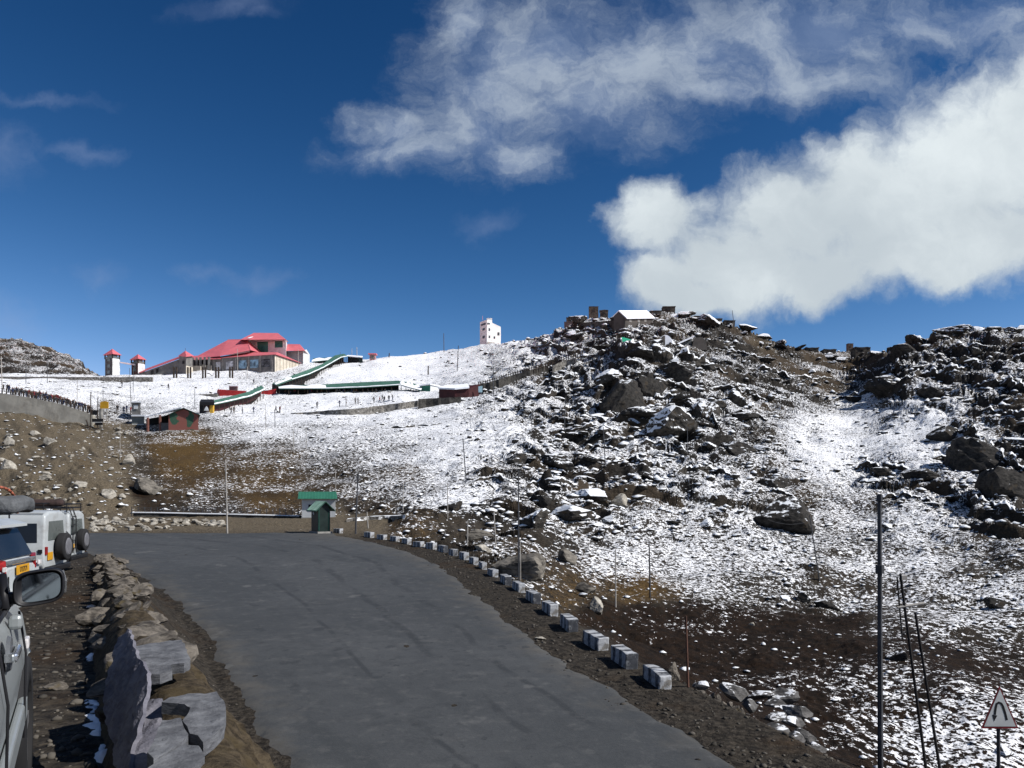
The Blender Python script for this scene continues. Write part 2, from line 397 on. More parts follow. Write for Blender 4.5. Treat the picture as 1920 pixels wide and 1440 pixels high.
# zones, given on the photograph's grid and stored on the ground: snow, ochre grass, bog, bare soil, rock
ZP = [  # px, py, snow, ochre, bog, soil, rock
    (60, 660, 0.55, 0.1, 0, 0, 0.6), (20, 730, 0.88, 0, 0, 0, 0), (150, 735, 0.86, 0, 0, 0, 0), (240, 740, 0.84, 0, 0, 0, 0), (300, 715, 0.97, 0, 0, 0, 0),
    (400, 720, 0.88, 0, 0, 0, 0), (500, 705, 0.74, 0.05, 0, 0.1, 0.2), (330, 750, 0.86, 0, 0, 0, 0), (450, 760, 0.88, 0.05, 0, 0, 0), (560, 690, 0.8, 0.05, 0, 0, 0.2),
    (60, 700, 0.93, 0, 0, 0, 0), (215, 775, 0.55, 0.1, 0, 0.3, 0.1), (215, 800, 0.3, 0.1, 0, 0.8, 0.1), (300, 790, 0.7, 0.1, 0, 0.2, 0), 
    (650, 710, 0.98, 0, 0, 0, 0), (720, 690, 0.97, 0, 0, 0, 0), (800, 690, 0.93, 0, 0, 0, 0.05), (880, 690, 0.85, 0, 0, 0, 0.12), (940, 665, 0.75, 0, 0, 0, 0.4),
    (600, 760, 0.93, 0, 0, 0, 0), (700, 780, 0.8, 0.05, 0, 0, 0.1), (760, 760, 0.9, 0, 0, 0, 0), (500, 790, 0.82, 0.05, 0, 0, 0), (430, 800, 0.62, 0.2, 0, 0, 0),
    (600, 820, 0.695, 0.05, 0, 0, 0.13), (720, 830, 0.675, 0.02, 0, 0, 0.18), (820, 800, 0.835, 0, 0, 0, 0), (850, 870, 0.815, 0, 0, 0, 0.14), (760, 890, 0.505, 0.42, 0.08, 0, 0.13),
    (640, 880, 0.495, 0.34, 0.18, 0, 0.13), (540, 860, 0.425, 0.52, 0.13, 0, 0), (470, 900, 0.45, 0.6, 0.1, 0, 0), (560, 920, 0.375, 0.54, 0.28, 0, 0.1), (700, 930, 0.495, 0.34, 0.18, 0, 0.28),
    (790, 930, 0.625, 0.22, 0.08, 0, 0.18), (870, 930, 0.765, 0, 0, 0, 0.24), (860, 990, 0.465, 0.2, 0.1, 0, 0.49), (780, 985, 0.385, 0.47, 0.18, 0.1, 0.3), (720, 985, 0.335, 0.52, 0.08, 0.3, 0.2),
    (930, 800, 0.755, 0, 0, 0, 0.24), (940, 760, 0.76, 0, 0, 0, 0.39), (930, 720, 0.66, 0, 0, 0, 0.54), (940, 880, 0.665, 0, 0, 0, 0.49), (940, 950, 0.535, 0.1, 0.1, 0, 0.64),
    (940, 1020, 0.5, 0.35, 0.15, 0, 0.3), (1000, 1050, 0.45, 0.4, 0.1, 0, 0.3), (1020, 1000, 0.6, 0.2, 0, 0, 0.35), (1070, 1100, 0.45, 0.5, 0.1, 0, 0.2), (1120, 1060, 0.6, 0.4, 0, 0, 0.12),
    (40, 810, 0, 0.1, 0, 1, 0), (120, 850, 0, 0.1, 0, 1, 0), (40, 900, 0, 0.1, 0, 1, 0), (160, 850, 0.02, 0.5, 0, 1, 0), (170, 900, 0, 0.2, 0.1, 1, 0), (100, 950, 0, 0, 0, 1, 0),
    (210, 880, 0.1, 0.1, 0, 1, 0), (220, 930, 0.02, 0.15, 0, 1, 0.1), (160, 870, 0, 0.95, 0, 0.3, 0), (220, 840, 0.25, 0.1, 0, 0.8, 0.1), (260, 870, 0.35, 0.3, 0, 0.4, 0), (300, 830, 0.3, 0.75, 0, 0, 0), (370, 830, 0.3, 0.75, 0, 0, 0),
    (320, 870, 0.35, 0.7, 0, 0.1, 0), (400, 870, 0.4, 0.6, 0.1, 0, 0), (310, 920, 0.3, 0.5, 0.3, 0.2, 0.05), (400, 930, 0.42, 0.4, 0.3, 0, 0.1), (330, 955, 0.25, 0.3, 0.2, 0.3, 0.1), (480, 945, 0.31, 0.72, 0.38, 0, 0),
    (260, 980, 0.05, 0, 0, 1, 0), (400, 985, 0.05, 0.1, 0, 1, 0), (500, 985, 0.02, 0.2, 0, 1, 0), (640, 985, 0.055, 0.2, 0, 0.9, 0.1),
    (1000, 660, 0.78, 0, 0, 0, 0.9), (1040, 630, 0.74, 0, 0, 0, 0.8), (1080, 610, 0.66, 0, 0, 0.1, 0.9), (1020, 700, 0.66, 0.05, 0, 0.1, 0.9), (1090, 690, 0.66, 0.05, 0, 0.15, 0.9), (1130, 640, 0.61, 0, 0, 0, 1),
    (1000, 760, 0.71, 0.05, 0, 0, 0.9), (1080, 760, 0.71, 0, 0, 0, 1), (1040, 820, 0.76, 0, 0, 0, 0.9), (1130, 820, 0.71, 0, 0, 0, 1), (1050, 900, 0.65, 0, 0, 0, 0.95), (1150, 900, 0.6, 0, 0.1, 0, 0.82),
    (1180, 730, 0.61, 0, 0, 0, 1), (1200, 620, 0.61, 0.1, 0, 0.1, 0.9), (1280, 620, 0.56, 0.1, 0, 0.15, 0.9), (1350, 640, 0.37, 0.25, 0, 0.3, 0.9), (1430, 640, 0.3, 0.3, 0, 0.5, 0.8), (1270, 680, 0.61, 0.1, 0, 0.1, 1),
    (1360, 690, 0.53, 0.25, 0, 0.2, 0.9), (1450, 690, 0.43, 0.3, 0, 0.25, 0.8), (1540, 680, 0.52, 0.35, 0, 0.2, 0.7), (1600, 680, 0.35, 0.5, 0, 0.2, 0.6), (1620, 665, 0.35, 0.3, 0, 0.3, 0.6), (1560, 720, 0.4, 0.4, 0, 0.2, 0.6), (1400, 660, 0.5, 0.2, 0, 0.3, 0.8),
    (1250, 740, 0.76, 0, 0, 0, 0.9), (1330, 740, 0.77, 0, 0, 0, 0.85), (1420, 740, 0.7, 0.15, 0, 0.1, 0.8), (1250, 830, 0.76, 0, 0, 0, 0.9), (1340, 830, 0.72, 0.05, 0, 0, 0.85), (1430, 810, 0.55, 0.3, 0.1, 0, 0.6), (1250, 900, 0.7, 0, 0, 0, 0.82),
    (1340, 900, 0.66, 0, 0, 0, 0.62), (1410, 860, 0.66, 0.1, 0, 0, 0.62), (1480, 760, 0.61, 0.1, 0, 0.1, 0.53), (1500, 800, 0.81, 0, 0, 0, 0.23), (1600, 790, 0.87, 0, 0, 0, 0.18), (1560, 840, 0.87, 0, 0, 0, 0.13), (1650, 830, 0.87, 0, 0, 0, 0.13), (1740, 800, 0.85, 0, 0, 0, 0.18), (1720, 850, 0.83, 0, 0, 0, 0.18),
    (1600, 750, 0.77, 0.1, 0, 0, 0.33), (1670, 700, 0.65, 0, 0, 0, 1), (1700, 660, 0.65, 0, 0, 0, 1), (1780, 630, 0.55, 0.05, 0, 0.1, 0.95), (1870, 640, 0.55, 0.1, 0, 0.1, 0.9), (1760, 700, 0.65, 0, 0, 0, 0.95), (1740, 740, 0.79, 0, 0, 0, 0.73), (1840, 720, 0.65, 0, 0, 0.05, 0.95), (1900, 760, 0.49, 0.15, 0.1, 0.05, 0.85),
    (1820, 790, 0.67, 0, 0, 0, 0.53), (1860, 850, 0.59, 0, 0, 0, 0.85), (1900, 900, 0.54, 0, 0, 0, 0.85), (1800, 880, 0.74, 0, 0, 0, 0.43), (1720, 900, 0.69, 0, 0, 0, 0.83), (1640, 890, 0.67, 0, 0, 0, 0.63), (1780, 930, 0.64, 0, 0, 0, 0.73), (1880, 970, 0.54, 0.1, 0, 0, 0.63),
    (1150, 980, 0.62, 0.05, 0, 0, 0.52), (1250, 970, 0.68, 0, 0, 0, 0.32), (1200, 1040, 0.68, 0.05, 0, 0, 0.07), (1300, 1040, 0.66, 0.05, 0, 0, 0.07), (1380, 960, 0.66, 0, 0, 0, 0.42), (1400, 1050, 0.64, 0.05, 0.05, 0, 0.12), (1490, 930, 0.54, 0.35, 0.1, 0, 0.43), (1500, 1040, 0.59, 0.1, 0.05, 0, 0.18),
    (1560, 960, 0.61, 0.05, 0, 0, 0.23), (1620, 960, 0.57, 0.1, 0.05, 0, 0.23), (1600, 1050, 0.62, 0.05, 0, 0, 0.13), (1700, 980, 0.65, 0, 0, 0, 0.18), (1720, 1060, 0.65, 0, 0, 0, 0.13), (1800, 1020, 0.61, 0.05, 0.1, 0, 0.13), (1830, 1060, 0.49, 0.3, 0.3, 0, 0.13), (1890, 1040, 0.51, 0.3, 0.3, 0, 0.13),
    (1180, 1090, 0.55, 0.5, 0, 0, 0.02), (1200, 1115, 0.3, 1, 0.1, 0, 0), (1260, 1120, 0.4, 0.5, 0.3, 0, 0), (1330, 1110, 0.55, 0.1, 0.2, 0, 0.05), (1420, 1110, 0.52, 0.1, 0.3, 0, 0.1), (1500, 1120, 0.47, 0.1, 0.4, 0, 0.23), (1580, 1120, 0.57, 0.05, 0.2, 0, 0.23), (1680, 1120, 0.59, 0.05, 0.1, 0, 0.13), (1800, 1110, 0.59, 0.1, 0.1, 0, 0.13), (1880, 1120, 0.65, 0.05, 0.1, 0, 0.13),
    (1120, 1150, 0.22, 0.3, 0.7, 0, 0.1), (1200, 1160, 0.22, 0.2, 0.8, 0, 0), (1300, 1160, 0.16, 0.2, 1, 0, 0), (1400, 1170, 0.08, 0.25, 1, 0, 0), (1500, 1170, 0.1, 0.2, 1, 0, 0), (1580, 1180, 0.2, 0.1, 0.9, 0, 0), (1660, 1180, 0.5, 0.05, 0.4, 0, 0), (1780, 1170, 0.55, 0.05, 0.3, 0, 0), (1880, 1180, 0.52, 0.05, 0.4, 0, 0),
    (1250, 1220, 0.17, 0.1, 1, 0, 0), (1340, 1220, 0.18, 0.1, 1, 0, 0), (1420, 1220, 0.11, 0.1, 1, 0, 0), (1520, 1210, 0.09, 0.2, 1, 0, 0), (1620, 1220, 0.1, 0.2, 1, 0, 0), (1720, 1220, 0.19, 0.2, 0.9, 0, 0), (1800, 1240, 0.15, 0.3, 1, 0, 0), (1890, 1240, 0.27, 0.2, 0.8, 0, 0),
    (1380, 1280, 0.25, 0.05, 1, 0, 0), (1480, 1280, 0.25, 0, 1, 0, 0), (1600, 1280, 0.31, 0, 1, 0, 0), (1700, 1280, 0.52, 0, 0.7, 0, 0), (1800, 1300, 0.54, 0, 0.7, 0, 0), (1890, 1300, 0.52, 0, 0.8, 0, 0),
    (1500, 1360, 0.19, 0, 1, 0, 0), (1600, 1360, 0.31, 0, 1, 0, 0), (1700, 1380, 0.52, 0, 0.8, 0, 0), (1800, 1390, 0.56, 0, 0.7, 0, 0), (1900, 1400, 0.6, 0, 0.6, 0, 0), (1600, 1440, 0.27, 0, 1, 0, 0), (1750, 1460, 0.54, 0, 0.8, 0, 0),
    (195, 868, 0, 0.2, 0.6, 0.7, 0.1), (225, 892, 0, 0.2, 0.8, 0.5, 0.2), (255, 915, 0.05, 0.2, 0.8, 0.3, 0.3), (290, 935, 0.15, 0.4, 0.6, 0.1, 0.2), (150, 880, 0, 0.3, 0.3, 0.9, 0), (110, 905, 0, 0, 0.35, 0.9, 0), (30, 850, 0, 0, 0.3, 0.9, 0), (360, 900, 0.3, 0.6, 0.5, 0, 0.1), (430, 880, 0.4, 0.5, 0.5, 0, 0.1), (500, 920, 0.31, 0.62, 0.58, 0, 0.1), (420, 955, 0.3, 0.3, 0.5, 0, 0.2), (350, 850, 0.25, 0.9, 0.2, 0, 0), (60, 930, 0, 0, 0, 1, 0),
]


def zones(px, py):
    out = np.zeros((len(px), 5), np.float32)
    zp = np.array(ZP, np.float32)
    B = 60000
    for i in range(0, len(px), B):
        x, y = px[i:i + B, None], py[i:i + B, None]
        d2 = ((x - zp[None, :, 0]) ** 2 + ((y - zp[None, :, 1]) * 1.5) ** 2)
        w = 1.0 / (d2 + 260.0) ** 1.7
        out[i:i + B] = (w @ zp[:, 2:]) / w.sum(1, keepdims=True)
    return out


def gridzone():
    """zones on a coarse photo grid, looked up bilinearly"""
    gx = np.arange(-200, 2161, 10.0)
    gy = np.arange(560, 1521, 8.0)
    XX, YY = np.meshgrid(gx, gy)
    Z = zones(XX.ravel().astype(np.float32), YY.ravel().astype(np.float32)).reshape(len(gy), len(gx), 5)

    def look(px, py):
        fx = np.clip((px + 200) / 10, 0, len(gx) - 1.001)
        fy = np.clip((py - 560) / 8, 0, len(gy) - 1.001)
        ix, iy = fx.astype(int), fy.astype(int)
        tx, ty = (fx - ix)[..., None], (fy - iy)[..., None]
        return (Z[iy, ix] * (1 - tx) + Z[iy, ix + 1] * tx) * (1 - ty) + (Z[iy + 1, ix] * (1 - tx) + Z[iy + 1, ix + 1] * tx) * ty
    return look


zlook = gridzone()


def displace(X, Y, zb, hillm, Zn, dr):
    """relief on top of the base surface; hillm 0 near the road .. 1 on the hill"""
    rock = Zn[..., 4] * hillm

    def keep(wl):                       # leave out relief finer than the mesh can carry
        return np.clip(wl / (2.2 * dr) - 0.35, 0, 1)
    snow = Zn[..., 0]
    # broad lumps
    z = hillm * 0.55 * fbm(X / 11, Y / 11, 3, 0.5, 1)
    # tilted strata broken into ledges
    h = zb + 3.6 * fbm(X / 30, Y / 15, 3, 0.5, 11) + 0.9 * fbm(X / 8.0, Y / 4.0, 3, 0.55, 21) + 0.30 * X - 0.05 * Y
    tot = 0
    for stp, k, sd in ((4.2, 0.68, 31), (1.7, 0.6, 32), (0.6, .45, 33)):
        q = h / stp + 0.25 * perlin(X / (stp * 2.2), Y / (stp * 2.2), sd)
        fr = q - np.floor(q)
        ter = np.floor(q) + sstep(0.66, 0.96, fr)
        tot = tot + k * (ter - q) * stp * keep(stp * 1.6)
    z = z + rock * (tot + 0.9 * fbm(X / 6.0, Y / 6.0, 2, 0.6, 41) + 0.5 * keep(2.2) * fbm(X / 2.2, Y / 2.2, 2, 0.6, 42))
    # boulders and tussocks
    bl = perlin(X / 2.1, Y / 2.1, 51)
    z = z + hillm * (0.16 + 0.55 * rock) * np.maximum(bl - 0.12, 0) * 1.5 * keep(2.1)
    z = z + hillm * (0.10 * (1.25 - snow) + 0.02) * keep(0.8) * fbm(X / 0.75, Y / 0.75, 2, 0.6, 61)
    z = z + (1 - hillm) * 0.025 * fbm(X / 0.9, Y / 0.9, 3, 0.6, 71)
    # eroded gullies in the bare bank
    so = Zn[..., 3] * hillm * (1 - rock)
    z = z - so * 1.15 * np.abs(fbm(X / 7 + 0.10 * Y, Y / 26, 3, 0.5, 81)) + so * 0.35 * keep(1.6) * fbm(X / 1.6, Y / 1.6, 3, 0.6, 82)
    return z


def smax(a, b, k):
    h = np.clip(0.5 + 0.5 * (a - b) / k, 0, 1)
    return b + (a - b) * h + k * h * (1 - h)


def base_height(X, Y, r, par):
    zn, zh = z_near(X, Y), z_hill(par, r)
    z = smax(zn, zh, 0.6)
    hm = sstep(0.15, 1.1, zh - zn)
    # the embankment below the blocks is rough ground too
    hm = np.maximum(hm, sstep(0.3, 1.8, ip(RD, Y) - z) * sstep(1.5, 4.0, X - ip(RE, Y)))
    return z, hm


pxs = np.arange(-130, 2051, 1.75)
azf = np.arctan((pxs - CX) / F)
azl = -np.pi + (azf[0] + np.pi) * (np.linspace(0, 1, 70)[:-1])
azr = azf[-1] + (np.pi - azf[-1]) * np.linspace(0, 1, 70)[1:]
AZ = np.concatenate([azl, azf, azr])
PAR = col_params(AZ)
NC = len(AZ)
sa, ca = np.sin(AZ)[:, None], np.cos(AZ)[:, None]
cfac = np.maximum(np.abs(ca), 0.55)
RMIN, RMAX = 1.2, 620.0


def resample(r, z, n, wlog):
    py = -F * z / (r * cfac)
    a = np.abs(np.diff(py, axis=1)) + wlog * np.diff(np.log(r), axis=1)
    s = np.concatenate([np.zeros((NC, 1)), np.cumsum(a, 1)], 1)
    s /= s[:, -1:]
    t = np.linspace(0, 1, n)
    return np.stack([np.interp(t, s[i], r[i]) for i in range(NC)])


r0 = np.exp(np.linspace(math.log(RMIN), math.log(RMAX), 600))[None, :] * np.ones((NC, 1))
z0, _ = base_height(r0 * sa, r0 * ca, r0, PAR)
r1 = resample(r0, z0, 1300, 130.0)


def full(r):
    X, Y = r * sa, r * ca
    z, hm = base_height(X, Y, r, PAR)
    inv = 1 / np.maximum(Y, 0.3 * r)
    px = np.clip(CX + F * X * inv, -190, 2150)
    py = HY - F * z * inv
    Zn = zlook(px, py)
    dr = np.abs(np.gradient(r, axis=1))
    return X, Y, z + displace(X, Y, z, hm, Zn, dr), hm, Zn


X1, Y1, z1, _, _ = full(r1)
r2 = resample(r1, z1, 1150, 95.0)
for _k in range(3):                        # neighbouring columns share their rows
    _w = 31
    _p = np.pad(r2, ((_w // 2, _w // 2), (0, 0)), mode='edge')
    _c = np.cumsum(np.vstack([np.zeros((1, _p.shape[1])), _p]), 0)
    r2 = (_c[_w:] - _c[:-_w]) / _w
TX, TY, TZ, THM, TZN = full(r2)
NR = r2.shape[1]


def ground(px, py):
    """where the sight line through a photo pixel meets the ground"""
    i = int(np.argmin(np.abs(AZ - math.atan((px - CX) / F))))
    p = HY - F * TZ[i] / TY[i]
    m = np.minimum.accumulate(p)
    j = int(np.argmax(m <= py)) if (m <= py).any() else NR - 1
    return Vector((TX[i, j], TY[i, j], TZ[i, j]))


def ground_d(px, d):
    """the ground point at photo column px and depth d"""
    i = int(np.argmin(np.abs(AZ - math.atan((px - CX) / F))))
    z = float(np.interp(d, TY[i], TZ[i]))
    return Vector(((px - CX) / F * d, d, z))


def ground_xy(x, y):
    a = math.atan2(x, y)
    r = math.hypot(x, y)
    j = int(np.clip(np.searchsorted(AZ, a), 1, NC - 1))
    zs = [float(np.interp(r, r2[k], TZ[k])) for k in (j - 1, j)]
    t = (a - AZ[j - 1]) / (AZ[j] - AZ[j - 1])
    return Vector((x, y, zs[0] * (1 - t) + zs[1] * t))


def mesh_grid(name, X, Y, Z, attrs=None):
    n, m = X.shape
    me = bpy.data.meshes.new(name)
    co = np.stack([X, Y, Z], -1).reshape(-1, 3).astype(np.float32)
    idx = np.arange(n * m).reshape(n, m)
    q = np.stack([idx[:-1, :-1], idx[1:, :-1], idx[1:, 1:], idx[:-1, 1:]], -1).reshape(-1, 4)
    # winding: make faces look up
    me.vertices.add(len(co))
    me.vertices.foreach_set('co', co.ravel())
    q = q[:, ::-1]
    me.loops.add(q.size)
    me.loops.foreach_set('vertex_index', q.ravel().astype(np.int32))
    me.polygons.add(len(q))
    me.polygons.foreach_set('loop_start', np.arange(0, q.size, 4, dtype=np.int32))
    me.polygons.foreach_set('loop_total', np.full(len(q), 4, np.int32))
    me.update(calc_edges=True)
    me.validate()
    for k, v in (attrs or {}).items():
        at_ = me.attributes.new(k, 'FLOAT_COLOR', 'POINT')
        at_.data.foreach_set('color', v.reshape(-1, 4).astype(np.float32).ravel())
    return me


def tag(o, label=None, cat=None, group=None, kind=None):
    if label:
        o['label'] = label
    if cat:
        o['category'] = cat
    if group:
        o['group'] = group
    if kind:
        o['kind'] = kind
    return o


def terrain_material():
    m = bpy.data.materials.new('mountain_ground')
    m.use_nodes = True
    T = NT(m.node_tree)
    T.n.clear()
    out = T.node('ShaderNodeOutputMaterial')
    b = T.node('ShaderNodeBsdfPrincipled')
    T.l.new(b.outputs[0], out.inputs[0])
    geo = T.node('ShaderNodeNewGeometry')
    P = geo.outputs['Position']
    a1 = T.node('ShaderNodeAttribute', attribute_name='zone_cover')
    a2 = T.node('ShaderNodeAttribute', attribute_name='zone_rock')
    s1 = T.node('ShaderNodeSeparateColor')
    T.l.new(a1.outputs['Color'], s1.inputs[0])
    s2 = T.node('ShaderNodeSeparateColor')
    T.l.new(a2.outputs['Color'], s2.inputs[0])
    cov, ochre, bog = s1.outputs
    soil, rock, near = s2.outputs
    nz = T.node('ShaderNodeSeparateXYZ')
    T.l.new(geo.outputs['Normal'], nz.inputs[0])
    up = nz.outputs[2]
    nf = T.noise(P, 2.0, 5, 0.68)                   # tussock scale
    nm = T.noise(P, 0.33, 4, 0.6)
    ng = T.noise(P, 6.5, 4, 0.62)
    nl = T.noise(P, 0.06, 3, 0.5)
    # snow lies where the noise lets it, less on steep faces
    t = T.math('ADD', T.math('MULTIPLY', nf, 0.62), T.math('MULTIPLY', nm, 0.26))
    t = T.math('ADD', t, T.math('MULTIPLY', ng, 0.12))
    nd = T.math('SUBTRACT', T.noise(P, 0.085, 5, 0.55), 0.5)
    t = T.math('ADD', t, T.math('MULTIPLY', nd, 0.30))
    sp = T.math('SUBTRACT', T.noise(T.scale(P, (1, 1, 1.6)), 2.5, 3, 0.62), T.math('MULTIPLY', nd, 0.28))
    sp2 = T.noise(P, 5.0, 2, 0.5)
    spk = T.math('MAXIMUM', T.math('SUBTRACT', sp, T.lin(cov, 0.45, 1.0, 0.482, 0.612)), T.math('SUBTRACT', sp2, T.lin(cov, 0.45, 1.0, 0.505, 0.655)))
    slope = T.math('MULTIPLY', T.math('SUBTRACT', up, 0.86), T.lin(rock, 0, 1, 0.30, 0.50))
    t = T.math('ADD', t, T.math('MINIMUM', slope, 0.03))
    thr = T.lin(cov, 0, 1, 0.665, 0.335)
    sn = T.step(T.math('SUBTRACT', t, thr), -0.012, 0.03)
    sn = T.math('MULTIPLY', sn, T.step(spk, -0.01, 0.035, 1.0, 0.0))
    # bare ground colours
    rk = T.mix(T.step(T.math('ADD', T.math('MULTIPLY', nm, 0.4), T.math('MULTIPLY', nf, 0.6)), 0.42, 0.66), (0.010, 0.0098, 0.0094), (0.066, 0.061, 0.055))
    rk = T.mix(T.step(ng, 0.45, 0.7), rk, (0.036, 0.031, 0.026))
    rk = T.mix(T.math('MULTIPLY', T.step(nl, 0.45, 0.62), 0.5), rk, (0.10, 0.072, 0.045))
    tuft = T.mix(T.step(ng, 0.3, 0.7), (0.010, 0.009, 0.008), (0.046, 0.038, 0.028))
    och = T.mix(T.step(ng, 0.3, 0.72), (0.030, 0.018, 0.008), (0.125, 0.078, 0.028))
    bg = T.mix(T.step(nf, 0.3, 0.7), (0.005, 0.0035, 0.0025), (0.021, 0.0115, 0.006))
    sl = T.mix(T.step(ng, 0.3, 0.7), (0.050, 0.039, 0.026), (0.165, 0.135, 0.093))
    ns = T.mix(T.step(ng, 0.32, 0.7), (0.012, 0.010, 0.008), (0.052, 0.044, 0.034))
    ns = T.mix(T.step(nm, 0.5, 0.72), ns, (0.036, 0.023, 0.013))
    col = T.mix(rock, tuft, rk)
    col = T.mix(T.step(T.math('ADD', ochre, T.math('MULTIPLY', T.math('SUBTRACT', nf, 0.5), 1.2)), 0.25, 0.75), col, och)
    col = T.mix(T.step(T.math('ADD', bog, T.math('MULTIPLY', T.math('SUBTRACT', nf, 0.5), 0.8)), 0.3, 0.75), col, bg)
    col = T.mix(T.step(T.math('ADD', soil, T.math('MULTIPLY', T.math('SUBTRACT', nm, 0.5), 0.8)), 0.3, 0.7), col, sl)
    col = T.mix(near, col, ns)
    snc = T.mix(T.step(nf, 0.3, 0.7), (0.76, 0.775, 0.80), (0.87, 0.875, 0.885))
    fac = T.math('MULTIPLY', sn, T.math('SUBTRACT', 1.0, near))
    col = T.mix(fac, col, snc)
    T.put(b.inputs['Base Color'], col)
    T.put(b.inputs['Roughness'], 0.92)
    b.inputs['Specular IOR Level'].default_value = 0.12
    nr = T.noise(T.scale(P, (1, 1, 2.6)), 0.8, 5, 0.7)
    bump = T.node('ShaderNodeBump')
    bump.inputs['Distance'].default_value = 0.24
    bump.inputs['Strength'].default_value = 0.75
    T.put(bump.inputs['Height'], T.math('ADD', T.math('ADD', T.math('MULTIPLY', nf, 0.9), T.math('MULTIPLY', ng, T.lin(near, 0, 1, 0.35, 0.15))), T.math('MULTIPLY', nr, T.math('MAXIMUM', T.math('MULTIPLY', rock, 3.2), T.math('MULTIPLY', soil, 1.6)))))
    T.l.new(bump.outputs[0], b.inputs['Normal'])
    return m


def build_terrain():
    near = 1 - THM
    fade = np.clip((TZN[..., 0] * 0 + 1), 0, 1)
    # where the ground is beside the road (hm small) and beyond the hairpin the bare earth is paler
    pale = sstep(50, 66, TY) * near
    cover = np.stack([TZN[..., 0] * THM, TZN[..., 1], TZN[..., 2], fade], -1)
    rockc = np.stack([np.maximum(TZN[..., 3], pale), TZN[..., 4], near * (1 - pale), fade], -1)
    me = mesh_grid('ground', TX, TY, TZ, {'zone_cover': cover, 'zone_rock': rockc})
    me.materials.append(MAT_TERRAIN)
    o = bpy.data.objects.new('ground', me)
    C.objects.link(o)
    tag(o, 'rocky hillside and verges half covered with thin snow', 'hillside', kind='structure')


MAT_TERRAIN = terrain_material()
build_terrain()


def build_far_hill():
    """the far ridge at the left edge, and a low far ridge closing the land behind the pass"""
    sky = np.array([(-700, 640), (-300, 610), (-120, 618), (0, 633), (30, 634), (60, 645), (100, 655), (130, 665), (152, 678), (172, 697), (200, 712), (300, 730), (420, 735)], float)
    px = np.arange(-700, 421, 2.2)
    cr = np.interp(px, sky[:, 0], sky[:, 1])
    t = np.concatenate([np.linspace(0, 1, 130), np.linspace(1.02, 1.5, 14)])
    dpt = 300 + 130 * t
    PX = px[:, None] + 0 * t
    top = (HY - cr)[:, None] / F * 430
    bot = (HY - 720) / F * 300
    Z = np.where(t <= 1, bot + (top - bot) * np.clip(t, 0, 1) ** 0.9, top - (t - 1) * 120)
    X = (PX - CX) / F * dpt
    Y = dpt + 0 * PX
    rock = 0.8 + 0 * X
    h = Z + 3.0 * fbm(X / 22, Y / 22, 3, 0.5, 5) + 0.15 * X
    q = h / 5.0
    ter = np.floor(q) + sstep(0.6, 1.0, q - np.floor(q))
    Z = Z + 0.6 * (ter - q) * 5.0 + 1.0 * fbm(X / 7, Y / 7, 4, 0.6, 6) + 0.7 * fbm(X / 2, Y / 2, 2, .6, 8)
    z0 = 0 * X
    me = mesh_grid('distant_hill', X, Y, Z, {'zone_cover': np.stack([z0 + 0.50, z0 + .05, z0, z0 + 1], -1), 'zone_rock': np.stack([z0 + .12, rock, z0, z0 + 1], -1)})
    me.materials.append(MAT_TERRAIN)
    o = bpy.data.objects.new('hills', me)
    C.objects.link(o)
    tag(o, 'distant dark rocky ridge streaked with snow', 'hill', kind='structure')


build_far_hill()
# ------------------------------------------------------------------ materials and mesh kit
_mats = {}


def M(name, rgb, rough=0.7, metal=0.0, var=0.25, scale=3.0, bump=0.0, spec=0.3, dirt=None):
    """procedural paint: base colour (linear), broken up by noise; optional dirt colour"""
    if name in _mats:
        return _mats[name]
    m = bpy.data.materials.new(name)
    m.use_nodes = True
    T = NT(m.node_tree)
    b = m.node_tree.nodes['Principled BSDF']
    tc = T.node('ShaderNodeTexCoord')
    P = tc.outputs['Object']
    n = T.noise(P, scale, 5, 0.6)
    lo = tuple(c * (1 - var) for c in rgb)
    hi = tuple(min(1, c * (1 + var)) for c in rgb)
    col = T.mix(T.step(n, 0.3, 0.7), lo, hi)
    if dirt:
        n2 = T.noise(P, scale * 0.6, 6, 0.7)
        col = T.mix(T.step(n2, 0.5, 0.68), col, dirt)
    T.put(b.inputs['Base Color'], col)
    T.put(b.inputs['Roughness'], T.lin(n, 0, 1, max(0, rough - 0.12), min(1, rough + 0.12)))
    b.inputs['Metallic'].default_value = metal
    b.inputs['Specular IOR Level'].default_value = spec
    if bump:
        bp = T.node('ShaderNodeBump')
        bp.inputs['Strength'].default_value = 0.6
        bp.inputs['Distance'].default_value = bump
        T.put(bp.inputs['Height'], T.noise(P, scale * 3, 6, 0.65))
        T.l.new(bp.outputs[0], b.inputs['Normal'])
    _mats[name] = m
    return m


